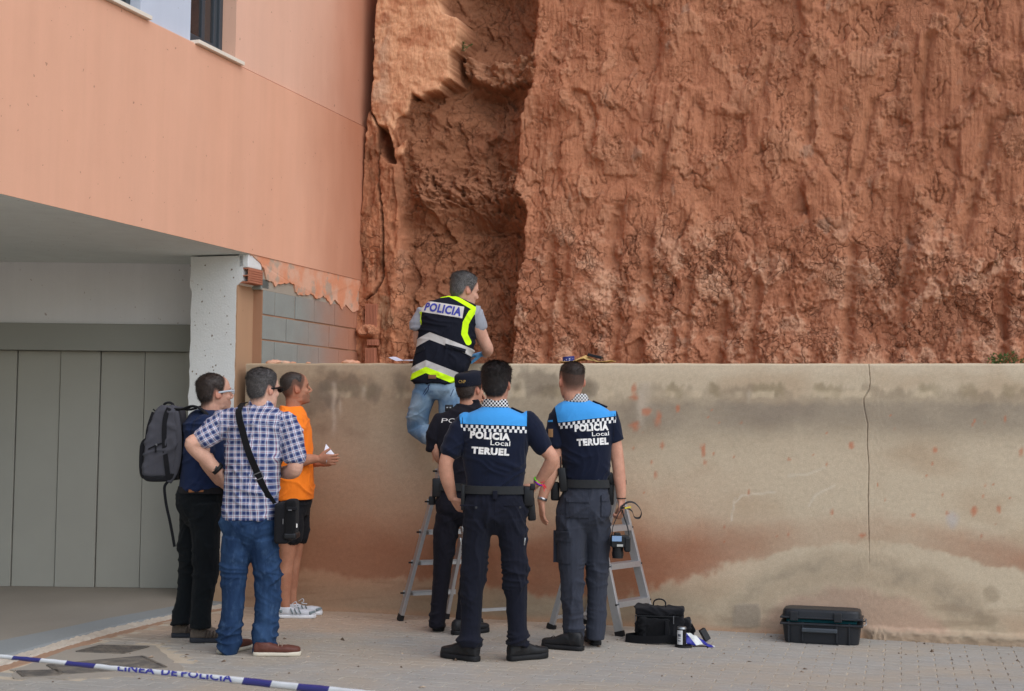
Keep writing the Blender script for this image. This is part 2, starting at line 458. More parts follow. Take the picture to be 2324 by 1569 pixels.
# ================================================================== RETAINING WALL
def build_wall():
    x0, x1 = -2.06, 7.5
    xs = np.r_[np.arange(x0, 2.352, .0125), np.arange(2.36, 2.545, .003), np.arange(2.55, 3.6, .0125), np.linspace(3.61, x1, 90)]
    zs = np.r_[np.linspace(-.05, .14, 22)[:-1], np.linspace(.14, WALL_H, 138)]
    X, Z = np.meshgrid(xs, zs); Y = wall_y(X)
    P = np.stack([X, Y, Z], -1); px, py = project(P)
    relief = .004*fbm(X*3, Z*3, 0, 4)+.0012*pn(X*45, Z*45)
    # ---- staining (numpy, over the wall's own surface)
    n1 = fbm(px/90, py/60, 1, 4); n2 = fbm(px/28, py/40, 2, 4); n3 = fbm(px/260, py/140, 3, 3); fine = fbm(px/7, py/7, 4, 3)
    def C(*c): return np.array(lin(*c))
    col = np.zeros(X.shape+(3,))+C(192, 172, 138)
    def lay(c, a):
        nonlocal col
        a = np.clip(a, 0, 1)[..., None]; col = col*(1-a)+np.asarray(c)*a
    lay(C(205, 186, 152), ss(860, 838, py)*.5)
    lay(C(176, 150, 116), ss(.0, .5, n3)*.7)
    # left end is browner
    lay(C(150, 122, 92), ss(1150, 640, px+60*n1)*.72)
    # water stain band with a ragged top
    drip = fbm(px/22, py/400, 6, 3); big = fbm(px/120, 0*px, 9, 3)
    top = 888+26*drip+46*big+np.where(px < 900, -8, 0)
    gap = ss(.12, .3, big)
    band = ss(top-5, top+9, py)*ss(1075+40*n3, 925+30*n1, py)
    lay(C(140, 122, 96), band*(.66-.35*gap)*(.75+.5*n1))
    lay(C(128, 116, 98), ss(905, 925, py+12*n2)*ss(1010, 950, py+20*n1)*(.45+.5*n3)*ss(1250, 1500, px))
    top2 = 872+18*fbm(px/16, 0*px, 21, 3); lay(C(150, 132, 100), ss(top2-4, top2+6, py)*ss(top2+34, top2+22, py)*ss(-.05, .22, fbm(px/70, 0*px, 30, 2))*.8)
    lay(C(206, 184, 146), ss(884, 892, py+6*n2)*ss(906, 898, py+6*n2)*ss(.05, .2, fbm(px/95, 0*px, 17, 2))*.6)
    # dark splashes at the left
    for (sx, sy, rx, ry) in ((755, 880, 26, 34), (800, 868, 22, 26), (850, 885, 20, 30), (720, 905, 40, 40), (905, 872, 22, 24), (1020, 880, 26, 30), (1215, 868, 46, 30), (1330, 885, 30, 26)):
        lay(C(112, 98, 80), ss(1.15, .5, np.hypot((px-sx)/(rx*1.15), (py-sy)/(ry*1.15))+.9*n2+.4*n1)*.55)
    lay(C(118, 98, 76), ss(.1, .5, n1+.3*n3)*ss(1030, 700, px)*ss(1150, 900, py)*.5)
    # pale runs
    for sx, y0, y1, wd in ((758, 860, 1000, 5), (772, 900, 960, 3), (1455, 880, 990, 9), (1462, 860, 960, 16), (826, 870, 920, 5), (1700, 880, 930, 5)):
        lay(C(190, 172, 144), np.exp(-((px-sx-4*n2)/wd)**2)*ss(y0, y0+15, py)*ss(y1, y1-40, py)*.55)
    # grey-olive foot of the wall
    lay(C(148, 130, 102), ss(1290, 1345, py+22*n1)*ss(1700, 1500, px)*.8)
    lay(C(120, 104, 82), ss(.0, .4, fbm(px/120, py/14, 8, 3))*ss(1290, 1320, py)*ss(1385, 1350, py)*ss(1250, 900, px)*.7)
    lay(C(168, 136, 104), ss(1375, 1420, py+10*n1)*.55)
    lay(C(182, 122, 84), ss(1000, 1240, py+40*n1)*ss(1400, 1260, py+20*n1)*ss(1850, 1350, px+60*n3)*.50)      # broad earth wash
    lay(C(176, 120, 84), ss(1150, 700, px+80*n3)*ss(960, 1150, py+50*n1)*.35)
    # rusty earth band
    cyb = np.interp(px, [600, 900, 1200, 1500, 1750, 2000, 2324], [1245, 1262, 1268, 1262, 1225, 1195, 1262])
    amp = np.interp(px, [560, 680, 900, 1080, 1500, 1690, 1850, 2050, 2200, 2324], [.55, .72, .82, .95, .98, .5, .22, .2, .45, .6])
    up = np.interp(px, [600, 1000, 1500, 1800, 2324], [120, 120, 105, 60, 50])
    lower = np.interp(px, [600, 1000, 1400, 1600, 1800, 2324], [52, 62, 105, 60, 30, 40])
    t = py-cyb+16*n1
    rust = np.where(t < 0, ss(-1.0, 0.0, t/up), ss(1.0, .72, t/lower+.35*n2))
    lay(C(176, 116, 82), rust*amp*(.92+.2*n1))
    lay(C(196, 128, 86), rust*amp*ss(.1, .6, n2)*.25)
    lay(C(176, 128, 92), ss(.02, .3, fbm(px/200, py/9, 12, 3))*rust*amp*ss(1300, 1340, py)*.5)
    # the hill-shaped tide mark round the right-hand foot
    cxh, cyh = 1915., 1500.
    rr = np.hypot((px-cxh)/(1.32+.25*(px > cxh)), py-cyh)+22*n1+10*n2
    inside = ss(262, 232, rr)
    lay(C(186, 164, 130), inside*.9); 
    lay(C(132, 117, 94), np.exp(-((rr-222+14*n1)/22)**2)*.42*np.clip(.8+1.4*n1, 0, 1.4))
    lay(C(160, 138, 108), np.exp(-((rr-190)/16)**2)*.4)
    lay(C(172, 136, 110), ss(178, 150, rr)*.6)
    lay(C(150, 128, 100), ss(.05, .4, fbm(px/150, py/20, 14, 4))*ss(1320, 1380, py)*.5)
    for (sx, sy, rx, ry) in ((2248, 1350, 20, 22), (2236, 1408, 34, 16)):
        lay(C(140, 120, 92), ss(1.2, .6, np.hypot((px-sx)/rx, (py-sy)/ry)+.4*n2)*.5)
    # rusty drips and splashes
    rr_ = random.Random(4)
    spots = [(1438, 883, 7, 14), (1440, 903, 12, 9), (1538, 928, 5, 8), (1597, 1025, 4, 17), (1600, 1050, 5, 10), (1592, 1012, 2, 10), (1488, 1078, 4, 9), (1503, 1012, 5, 10), (1932, 1012, 7, 7), (1791, 1043, 5, 5),
             (2123, 1022, 6, 8), (2210, 1159, 8, 12), (2267, 1154, 5, 11), (1888, 1164, 4, 8), (2072, 1169, 5, 5), (2317, 1027, 3, 14), (1956, 1215, 9, 5), (1495, 950, 10, 20), (1470, 935, 12, 10), (2150, 1165, 5, 6), (2104, 1080, 3, 4), (1620, 1030, 3, 3), (1665, 1037, 3, 4), (998, 1010, 4, 24), (1010, 1050, 5, 14), (985, 1040, 3, 12), (1440, 965, 14, 12), (1250, 985, 6, 14)]
    for _ in range(46): spots.append((rr_.uniform(1420, 2320), rr_.uniform(930, 1230), rr_.uniform(1, 2.6), rr_.uniform(1.5, 6)))
    for (sx, sy, rx, ry) in spots:
        lay(C(184, 112, 76), ss(1.25, .35, np.hypot((px-sx)/rx, (py-sy)/ry)+.8*n2+.4*fine)*.75)
    # pale scratches
    for pts in (((1670, 1140), (1685, 1125), (1760, 1116)), ((1835, 1150), (1850, 1125), (1895, 1102)), ((1790, 1080), (1830, 1078), (1870, 1062)), ((1660, 1180), (1668, 1130))):
        lay(C(205, 190, 160), ss(3.2, 1, seg_d(px+3*n2, py+3*n1, pts))*.55)
    lay(C(178, 168, 156), ss(1.2, .3, np.hypot((px-2161)/16, (py-1178)/22)+.5*n2)*.6)
    # cement patch
    sd = poly_sd(px+3*n2, py+3*n1, ((1668, 1372), (1722, 1370), (1728, 1390), (1724, 1422), (1700, 1428), (1664, 1425), (1662, 1395)))
    lay(C(150, 134, 110), ss(2, -3, sd)*.8); relief += .004*ss(2, -3, sd)
    # foot: splashed earth
    lay(C(178, 140, 106), ss(.055, .0, Z+.02*n1)*.8)
    # crack
    cd = seg_d(px, py, ((1971, 820), (1975, 868), (1972, 885), (1960, 906), (1961, 925), (1969, 962), (1968, 1010), (1972, 1060), (1970, 1130), (1972, 1220), (1973, 1315))) + .8*fine
    crack = ss(1.5, .5, cd)*ss(1320, 1180, py)
    relief -= .008*crack; lay(C(112, 92, 72), crack*.6)
    # crumbling cement fillet along the right foot
    fil = ss(1955, 1985, px)*ss(.085, .05, Z+.018*n2)
    relief += fil*(.045+.02*n2+.012*fine); lay(C(156, 136, 108), fil*.7)
    col *= (1+.07*fine+.05*fbm(px/3.5, py/3.5, 5, 2))[..., None]*np.array([1.11, 1.17, 1.35])*np.where(rust*amp > .02, 1-.30*np.clip(rust*amp, 0, 1), 1.0)[..., None]
    col = np.clip(col, .01, .9)
    # top arris a little chipped
    Zt = Z.copy(); Zt[-1] += .006*fbm(xs*6, 0*xs, 2, 4); Zt[-2:] -= .004
    Q = P.copy(); Q[..., 2] = Zt; Q[..., :2] -= WB[:2]*relief[..., None]
    nz, nx = X.shape; idx = np.arange(nz*nx).reshape(nz, nx)
    F = np.stack([idx[:-1, :-1], idx[:-1, 1:], idx[1:, 1:], idx[1:, :-1]], -1).reshape(-1, 4)
    V = Q.reshape(-1, 3)
    # top, back and ends
    tb = Q[-1]+WB*.012+[0, 0, .006]; tb2 = Q[-1]+WB*.26+[0, 0, .004]; bk = Q[-1]*[1, 1, 0]+WB*.26
    k = len(V); V = np.r_[V, tb, tb2, bk]; row = [idx[-1], np.arange(nx)+k, np.arange(nx)+k+nx, np.arange(nx)+k+2*nx]
    for a, b in zip(row[:-1], row[1:]): F = np.r_[F, np.stack([a[:-1], a[1:], b[1:], b[:-1]], -1)]
    c3 = np.r_[col.reshape(-1, 3), np.tile(C(190, 172, 140), (3*nx, 1))]
    base = np.array([x0, wall_y(x0), 0])
    me = mesh(V-base, F, 'retaining_wall'); setattr_c(me, 'stain', c3)
    m = Mat('stained_render', .93, .15); p = m.pos()
    c = m.vary(m.vary(m.attr('stain', 'Color'), m.noise(p, 210, 4, .75), .26), m.noise(p, 34, 4, .65), .12)
    m.color(c); m.bump(m.noise(p, 190, 3, .6), .55, .004)
    o = link('retaining_wall', me, m.m, loc=base, smooth=True)
    return tag(o, 'long water-stained beige rendered retaining wall with rusty band and crack', 'wall')
build_wall()
ter = MB()
ter.add([(-2.2, wall_y(-2.2)+.2, 1.79), (7.5, wall_y(7.5)+.2, 1.79), (7.5, wall_y(7.5)+3.2, 1.83), (-2.2, wall_y(-2.2)+3.2, 1.83)], [(0, 1, 2, 3)])
tag(ter.build('terrace_earth', M_EARTH), kind='structure')

# ================================================================== CLIFF
C0 = np.array([0, 12.43, 0.])
def build_cliff():
    us = np.r_[np.linspace(-2.6, -1.75, 14)[:-1], np.arange(-1.75, 4.75, .0085), np.arange(4.76, 6.6, .016), np.linspace(6.63, 8.5, 40)]
    zs = np.r_[np.arange(1.68, 5.65, .0085), np.arange(5.66, 6.6, .018), np.linspace(6.63, 8.6, 40)]
    U, Z = np.meshgrid(us, zs)
    P = C0+U[..., None]*WD+Z[..., None]*np.array([0, 0, 1.]); px, py = project(P)
    pyc = np.clip(py, -60, 900)
    n1 = fbm(px/60, py/60, 1, 4); n2 = fbm(px/20, py/20, 2, 3)
    w1 = fbm(U*1.1, Z*.8, 3, 4)
    # ---- the machine-cut face: flutes, scoops with lips, crust
    lo = ss(420, 640, py+50*n1)                                   # lower, crumbly part
    d = -.09*(Z-1.8)+.10*fbm(U*.8, Z*.55, 0, 3)
    ridg = lambda a: 1-np.abs(a)*1.6
    wv = .25*pn(U*.7, Z*.5, 8)
    d += .026*(ridg(pn((U+wv*.4)*3.0, Z*.38, 4))-.6)*(1-.4*lo)
    d += .008*pn((U+wv*.3)*8.5, Z*1.3, 2)
    wu, wz = U+.16*fbm(U*2.2, Z*2.2, 12, 3)+.05*fbm(U*7, Z*7, 13, 3), Z+.20*fbm(U*2.2, Z*2.2, 14, 3)+.06*fbm(U*7, Z*7, 16, 3)
    h1, e1_ = facets(wu*2.1, wz*1.25, 1); h2, e2_ = facets(wu*4.6, wz*3.0, 2); h3, e3_ = facets(wu*11, wz*8, 3); h4, e4_ = facets(wu*24, wz*19, 4)
    msk = ss(-.2, .3, fbm(U*1.3, Z*1.1, 5, 3)); shp = np.clip(.18+.5*lo+.5*ss(.1, .35, fbm(U*1.7, Z*1.4, 91, 3)), 0, 1)
    mixh = lambda h, s_: h*shp+s_*1.25*(1-shp)
    d += .075*mixh(h1, e1_)*(.35+.65*msk)+.034*mixh(h2, e2_)*(1.1-.7*msk)+(.003+.011*lo)*mixh(h3, e3_)+(.0008+.0042*lo)*h4
    cr_n = fbm(U*3.3+.35*w1, Z*2.6, 7, 5, .55)
    crust = ss(.02, .10, cr_n+.10*lo-.06)
    fineL = fbm(U*17, Z*15, 9, 4, .6)
    streak = pn((U+.02*pn(U*3, Z*3, 2))*34, Z*2.2, 6)
    d += crust*(.020+.015*fineL*lo)+.006*fineL*lo
    d += (.008*streak+.006*pn(U*85, Z*5, 1)+.004*pn(U*16, Z*1.6, 77))*(1-.65*lo)*ss(-.3, .4, fbm(U*2, Z*2, 31, 2)+.2)
    lump = fbm(U*8, Z*8, 19, 4, .55); d += .024*lump*(.2+.55*lo)+.008*fbm(U*30, Z*30, 23, 3)*(.5+.5*lo)
    # smooth chutes left by the bucket teeth
    chute = np.zeros_like(U)
    for pts, wd, dp in ((((1250, 540), (1240, 690), (1232, 827)), 11, .05), (((1282, 560), (1272, 700)), 9, .04), (((1395, 470), (1380, 600)), 14, .05), (((1470, 540), (1462, 700), (1440, 830)), 14, .06),
                        (((1640, 690), (1625, 827)), 13, .05), (((1720, 640), (1705, 760), (1700, 827)), 12, .05), (((1935, 560), (1925, 690), (1920, 827)), 12, .06), (((2065, 520), (2055, 600), (2042, 720)), 11, .055),
                        (((2250, 280), (2215, 420), (2180, 560)), 13, .06), (((1980, 220), (1955, 340), (1930, 420)), 10, .045), (((1530, 190), (1500, 330), (1480, 430)), 10, .045), (((1745, 60), (1720, 200)), 10, .04), (((2110, 70), (2090, 200), (2085, 300)), 12, .05), (((1390, 830), (1400, 720)), 10, .04), (((2280, 640), (2275, 827)), 12, .05), (((1840, 120), (1830, 300)), 9, .04), (((1560, 640), (1552, 827)), 9, .04)):
        dd = seg_d(px+6*n1, py, pts); c = np.exp(-(dd/wd)**2); d -= dp*c; chute = np.maximum(chute, np.exp(-(dd/(wd*1.1))**4))
    # the sickle-shaped scoop and other one-sided bites
    for poly, dp in ((((1290, 190), (1325, 195), (1345, 260), (1335, 330), (1300, 380), (1250, 410), (1230, 380), (1240, 250)), .07), (((2185, 270), (2175, 420), (2140, 540), (2070, 540), (2080, 350), (2130, 275)), .05), (((1600, 240), (1680, 250), (1690, 330), (1640, 360), (1590, 320)), .05),
                     (((1430, 600), (1500, 600), (1540, 640), (1520, 690), (1440, 680)), .06), (((1880, 290), (1930, 300), (1920, 400), (1870, 420)), .045), (((2230, 700), (2290, 720), (2290, 800), (2210, 800)), .04), (((1500, 720), (1530, 730), (1530, 800), (1495, 810)), .06)):
        sd = poly_sd(px+8*n1, py+8*n2, poly); xr = max(q[0] for q in poly); xl = min(q[0] for q in poly)
        d -= dp*ss(4, -8, sd)*(.25+.75*(np.clip((px-xl)/(xr-xl), 0, 1)))
    # crevices: thin valleys along the zero lines of warped noise
    val = lambda a, k: np.clip(1-np.abs(a)*k, 0, 1)**1.6
    wu2, wz2 = U+.05*fbm(U*9, Z*9, 101, 3), Z+.06*fbm(U*9, Z*9, 102, 3)
    crv = np.maximum.reduce([val(pn(wu2*4.2, wz2*1.7, 103), 9)*ss(.0, .3, fbm(U*1.6, Z*1.6, 104, 2)), val(pn(wu2*12, wz2*5, 105), 7)*ss(.06, .36, fbm(U*2.3, Z*2.3, 106, 2)+.12*lo), .7*val(pn(wu2*24, wz2*17, 107), 4.5)*ss(.05, .3, fbm(U*3, Z*3, 108, 2)+.15*lo)])*(1-.9*chute)
    d -= .022*crv
    calm = ss(.05, .3, fbm(U*1.1, Z*.8, 120, 3)-.12*lo); d += (.006*fbm(U*34, Z*20, 109, 3, .65)+.0035*pn(U*75, Z*55, 110))*(1-.7*calm)
    rough_face = d.copy()
    # ---- the collapsed pocket
    REC = [(885, 255), (890, 200), (900, 120), (905, 40), (905, -90), (1202, -90), (1196, 100), (1192, 185), (1176, 205), (1166, 250), (1160, 330), (1156, 412), (1180, 455), (1174, 600), (1160, 700), (1158, 840),
           (905, 860), (900, 760), (912, 640), (915, 560), (905, 500), (915, 420), (902, 330)]
    sd = poly_sd(px+9*n1+7*n2, py+9*n2, REC)
    rec = ss(7, -9, sd); deep = ss(10, -60, sd)
    dr = -.08-.42*ss(915, 1090, px+20*n1)*(.6+.4*deep)+.06*fbm(U*2.2, Z*2, 41, 4)+.035*fbm(U*7, Z*6, 43, 4, .6)+.012*fbm(U*25, Z*22, 44, 3, .6)
    dr += .055*h2*ss(185, 215, py)+.022*h3+.010*h4
    dr += .05*ridg(pn(U*5.5, Z*.8, 45))*ss(180, 230, py)*ss(400, 350, py)
    led = poly_sd(px+6*n2, py+8*n1, ((1030, 112), (1080, 122), (1130, 112), (1200, 104), (1200, 178), (1165, 170), (1120, 182), (1075, 172), (1040, 165)))
    dr += (.17+.09*fbm(U*8, Z*9, 48, 4, .65)+.04*h3)*ss(5, -6, led+9*fbm(px/11, py/11, 49, 4, .6))
    dr -= .12*ss(120, 60, py)+.12*ss(178, 200, py)*ss(300, 215, py)*ss(1000, 1060, px)
    rub = np.exp(-((py-430-25*n1)/44)**2)*ss(920, 960, px); lumpy = fbm(U*13, Z*13, 47, 4, .62)
    dr += rub*(.15+.10*lumpy+.04*h4); dr += .03*lumpy*ss(480, 430, py)*ss(360, 400, py)
    dr -= .10*ss(470, 520, py)*ss(760, 600, py); dr += .02*crust*ss(520, 600, py)
    # ---- left margin rubble next to the house
    left = ss(925, 895, px)*ss(225, 260, py)
    dl = .03+.05*fbm(U*4.5, Z*3, 51, 5, .65)+.03*fbm(U*16, Z*11, 52, 4, .6)-.04*ss(-.02, .2, fbm(U*7, Z*1.6, 57, 3)-.05)*ss(250, 290, py)
    d = d*(1-rec)+dr*rec
    # ---- hanging orange slab
    SLAB = [(800, -90), (1003, -90), (1000, 8), (1010, 32), (1040, 40), (1048, 62), (1040, 105), (1024, 128), (1022, 165), (1030, 182), (1005, 192), (1002, 208), (975, 212), (958, 226), (938, 216), (930, 250), (922, 262), (905, 268), (899, 300), (893, 345), (925, 318), (920, 352), (897, 362), (880, 300), (845, 285), (845, 120)]
    n5 = fbm(px/8, py/8, 33, 3); sb = poly_sd(px+3*n2+5*n1+1.5*n5, py+3*n2+1.5*n5, SLAB); slab = ss(2.5, -2.5, sb)
    dsl = .05+.035*fbm(U*3.2, Z*3.6, 61, 4)+.012*fbm(U*11, Z*13, 62, 4)-.016*ss(.2, .02, np.abs(fbm(U*3.5+.3, Z*3, 63, 3)))*.7-.012*ss(-8, 2, sb)+.0035*pn(U*40, Z*40, 3)
    d = d*(1-left)+dl*left
    d = np.where(slab > 0, np.maximum(d, d*(1-slab)+dsl*slab), d)
    cav = poly_sd(px+3*n2, py, ((862, 287), (880, 292), (893, 330), (898, 372), (880, 368), (866, 350))); d -= .28*ss(3, -5, cav)
    blob = ss(1.15, .5, np.hypot((px-838)/26, (py-752)/16)+.3*n2); d += .10*blob*left
    cl = ss(3.2, .8, seg_d(px+3*n2, py, ((852, 20), (850, 90), (848, 160), (842, 250), (862, 290), (861, 420), (868, 470), (872, 560), (866, 640), (850, 668), (832, 680))))
    d -= .06*cl
    eg = np.interp(py, [0, 290, 640, 830], [862, 836, 816, 812])+4*n2; d -= .8*ss(eg-2, eg-20, px)
    d -= .03*ss(1.78+.05, 1.70, Z)
    Q = P-WB*d[..., None]
    nz, nx = U.shape; idx = np.arange(nz*nx).reshape(nz, nx)
    F = np.stack([idx[:-1, :-1], idx[:-1, 1:], idx[1:, 1:], idx[1:, :-1]], -1).reshape(-1, 4)
    # ---- earth colours
    def C(*c): return np.array(lin(*c))
    col = np.zeros(U.shape+(3,))+C(196, 124, 92)
    def lay(c, a):
        nonlocal col
        a = np.clip(a, 0, 1)[..., None]; col = col*(1-a)+np.asarray(c)*a
    lay(C(206, 134, 100), ss(-.1, .4, w1)*.6*(1-lo))
    lay(C(190, 124, 96), lo*.8)
    lay(C(216, 160, 134), crust*lo*.8*ss(-.2, .3, n1+.1)); lay(C(206, 146, 116), crust*(1-lo)*.35)
    lay(C(168, 98, 68), ss(.05, .4, fbm(U*1.8, Z*1.5, 71, 4))*.55)
    lay(C(160, 98, 72), ss(.0, .5, -cr_n)*lo*.4)
    lay(C(178, 112, 82), chute*.6)
    lay(C(104, 62, 46), crv*.36*(1-rec))
    lay(C(176, 134, 116), ss(.32, .5, fbm(U*5, Z*3, 73, 4))*.6)
    lay(C(156, 98, 70), rec*.9); lay(C(178, 116, 88), rec*rub*.8); lay(C(150, 92, 68), rec*ss(.0, .4, fbm(U*3, Z*3, 74, 4))*.6)
    lay(C(196, 134, 104), rec*ss(4, -8, led)*.8)
    lay(C(178, 110, 78), left*.8); lay(C(160, 104, 76), left*ss(.0, .3, fbm(U*6, Z*4, 75, 3))*.7); lay(C(206, 132, 96), left*ss(.12, .25, fbm(U*9, Z*4, 76, 3))*.8)
    lay(C(160, 118, 92), ss(2, -3, poly_sd(px+4*n2, py+4*n1, ((860, 668), (885, 672), (890, 700), (898, 735), (880, 752), (862, 745))))*.8)
    lay(C(236, 168, 130), ss(.5, -2.5, sb)*.97); lay(C(200, 160, 140), slab*ss(.1, .3, fbm(U*4, Z*2.5, 77, 3))*ss(900, 870, px)*.6); lay(C(196, 118, 82), slab*ss(.05, .35, fbm(U*4, Z*5, 78, 4))*.6)
    lay(C(212, 140, 108), blob*left*.9); lay(C(96, 58, 42), cl*.7)
    col *= (1+.10*fbm(U*26, Z*22, 79, 3))[..., None]; col = np.clip(col, .01, .9)
    lum = (col@np.array([.3, .6, .1]))[..., None]; col = np.clip((lum+(col-lum)*.86)*np.array([.87, .885, .77])*(1+.12*lo)[..., None], .01, .9)
    me = mesh(Q.reshape(-1, 3), F, 'cliff'); setattr_c(me, 'earth', col.reshape(-1, 3)); setattr_f(me, 'crk', np.clip(.25+.75*lo+.3*rec-.9*chute-.8*slab, 0, 1).ravel())
    m = Mat('red_clay', .96, .1); p = m.pos()
    warp = m.node('ShaderNodeVectorMath'); warp.operation = 'MULTIPLY_ADD'
    nz_ = m.node('ShaderNodeTexNoise', Scale=6.0, Detail=3.0); m.nt.links.new(p, nz_.inputs['Vector'])
    m.nt.links.new(nz_.outputs['Color'], warp.inputs[0]); warp.inputs[1].default_value = (.22, .22, .22); m.nt.links.new(p, warp.inputs[2])
    v = m.map(warp.outputs[0], (1, 1, .75))
    e1 = m.voro(v, 9, 'DISTANCE_TO_EDGE').step(.0, .045); e2 = m.voro(v, 24, 'DISTANCE_TO_EDGE').step(.0, .09)
    k = m.attr('crk'); gate = m.noise(p, 2.6, 3).step(.45, .6)
    cr1 = (1.0-e1)*k*gate; cr2 = (1.0-e2)*k*m.noise(p, 4, 2).step(.5, .62)
    crk = (cr1.mx(cr2*.6)).clamp()
    c = m.vary(m.attr('earth', 'Color'), m.noise(m.map(p, (1, 1, .45)), 60, 5, .7), .34)
    c = m.mix(crk*.55, c, lin(96, 56, 40)); m.color(c)
    pr = m.bump(m.noise(m.map(p, (1, 1, .3)), 42, 5, .65)-crk*1.0, .85, .02)
    m.bump(m.noise(p, 210, 3, .6), .5, .004, pr)
    return tag(link('cliff', me, m.m, smooth=True), kind='structure')
build_cliff()

# ================================================================== BUILDING
def stucco(name, c1, c2, grain=.5, streak=.06, dust_shade=0.0):
    m = Mat(name, .93, .15); p = m.pos()
    c = m.mix(m.noise(m.map(p, (1, 1, .35)), .9, 4, .55), c1, c2)
    c = m.vary(c, m.noise(m.map(p, (3, 3, .22)), 2.2, 5, .6), streak*1.4); c = m.vary(c, m.noise(p, 2.7, 5, .65), .05)
    if dust_shade:                                     # earth dust plus the hill's shade and colour bounce, painted into the stucco
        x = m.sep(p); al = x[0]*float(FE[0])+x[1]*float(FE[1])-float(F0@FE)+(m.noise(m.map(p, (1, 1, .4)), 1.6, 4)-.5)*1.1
        c = m.mix(al.step(.5, 2.5)*dust_shade, c, lin(168, 104, 74))
    c = m.mix(m.noise(p, 26, 2, .5).step(.735, .76)*.5, c, lin(120, 84, 64))          # fly specks and pits
    c = m.vary(c, m.noise(p, 300, 3, .7), .10)
    m.color(c); m.bump(m.noise(p, 330, 2, .6), grain, .003); return m.m
M_PINK = stucco('salmon_stucco', lin(226, 176, 149), lin(220, 164, 134), dust_shade=.9)
M_PINK2 = stucco('pale_salmon_stucco', lin(226, 184, 162), lin(220, 172, 146), dust_shade=.8)
M_SOFF = stucco('soffit_paint', lin(232, 237, 233), lin(221, 225, 221), .2)
M_GWALL = stucco('garage_wall_paint', lin(226, 224, 226), lin(215, 215, 216), .2)
M_GREY = stucco('pale_blue_grey_render', lin(196, 204, 217), lin(187, 194, 207), .4)
def mat_pillar():
    m = Mat('white_pillar_paint', .9, .2); p = m.pos(); x, y, z = m.sep(p)
    c = m.mix(m.noise(p, 3, 4), lin(228, 229, 228), lin(208, 208, 204)); c = m.mix((z+m.noise(p, 6, 4)*.5).step(.95, .55), c, lin(178, 146, 116))      # earth splashed over the foot
    c = m.mix(m.noise(p, 24, 4, .7).step(.66, .74)*.5, c, lin(170, 150, 130)); m.color(m.vary(c, m.noise(p, 120, 3), .07)); m.bump(m.noise(p, 60, 4), .5, .006); return m.m
M_WHITE = mat_pillar()
M_BROWN = stucco('tan_plaster', lin(186, 150, 118), lin(168, 132, 104), .5, .1)
M_STONE = plain('sill_stone', lin(226, 216, 200), .6, .06, 60, .2)
M_DOOR = plain('garage_door_grey', lin(160, 158, 149), .5, .09, 2.2, .08)
M_LINT = plain('lintel_grey', lin(145, 145, 138), .55, .04, 4, .05)
M_ALU_D = plain('dark_window_frame', lin(74, 80, 86), .4, .04, 10, metal=.3)
def mat_glass():
    m = Mat('window_glass', .04, .6); m.color(lin(60, 58, 58)); m.b.inputs['Alpha'].default_value = .62
    m.b.inputs['Coat Weight'].default_value = .6; m.b.inputs['Coat Roughness'].default_value = .02; return m.m
M_GLASS = mat_glass()
def fp(t, n, z): return F0+FE*t+FN*n+np.array([0, 0, z])
def fbox(mb, t0, t1, n0, n1, z0, z1):
    return box(mb, fp((t0+t1)/2, (n0+n1)/2, (z0+z1)/2), FE*(t1-t0)/2, FN*(n1-n0)/2, np.array([0, 0, (z1-z0)/2]))
house = empty('apartment_building', (F0[0], F0[1], 0)); BASE = np.array([F0[0], F0[1], 0])
tag(house, 'salmon stuccoed house with recessed garage, white pillar and exposed block wall', 'building')
def hb(name, mat, *boxes, bevel=0, parent=None):
    mb = MB()
    for b in boxes: fbox(mb, *b)
    return mb.build(name, mat, parent or house, BASE, bevel=bevel)
WTOP = 5.62
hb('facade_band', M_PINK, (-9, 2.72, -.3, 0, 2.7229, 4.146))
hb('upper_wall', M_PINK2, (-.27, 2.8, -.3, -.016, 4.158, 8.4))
hb('joint_recess', plain('groove_shadow_gap', lin(150, 96, 70)), (-.27, 2.7, -.29, -.03, 4.1465, 4.1575))
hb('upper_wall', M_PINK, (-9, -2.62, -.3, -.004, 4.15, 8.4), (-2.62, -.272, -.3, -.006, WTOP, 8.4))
hb('spandrel_panel', M_GREY, (-1.5, -.862, -.3, -.05, 4.15, WTOP))
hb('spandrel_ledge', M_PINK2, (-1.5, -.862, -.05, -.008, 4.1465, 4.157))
for (t0, t1) in ((-.862, -.272), (-2.62, -1.5)):
    f = hb('window', M_ALU_D, (t0, t0+.05, -.20, -.13, 4.178, WTOP), (t1-.05, t1, -.20, -.13, 4.178, WTOP), (t0+.05, t1-.05, -.20, -.13, 4.178, 4.24), (t0+.05, t1-.05, -.20, -.13, WTOP-.06, WTOP), bevel=.006)
    mid = (t0+t1)/2+.05
    sash = hb('sash', M_ALU_D, (t0+.05, t0+.10, -.185, -.15, 4.24, WTOP-.06), (t1-.10, t1-.05, -.185, -.15, 4.24, WTOP-.06), (t0+.10, t1-.10, -.185, -.15, 4.24, 4.29), (mid-.022, mid+.022, -.184, -.152, 4.29, WTOP-.06), bevel=.005, parent=f)
    hb('pane', M_GLASS, (t0+.08, t1-.08, -.172, -.166, 4.27, WTOP-.08), parent=f)
    hb('curtain', plain('curtain_brown', lin(120, 100, 88), .9, .15, 20), (t0+.32, t1-.05, -.27, -.26, 4.25, WTOP), parent=f)
    hb('interior', plain('dim_room', lin(66, 64, 64), .9), (t0, t1, -.5, -.49, 4.15, WTOP), parent=f)
    hb('window_sill', M_STONE, (t0-.012, t1+.06 if t1 > -1 else t1+.02, -.13, .035, 4.149, 4.178), bevel=.004)
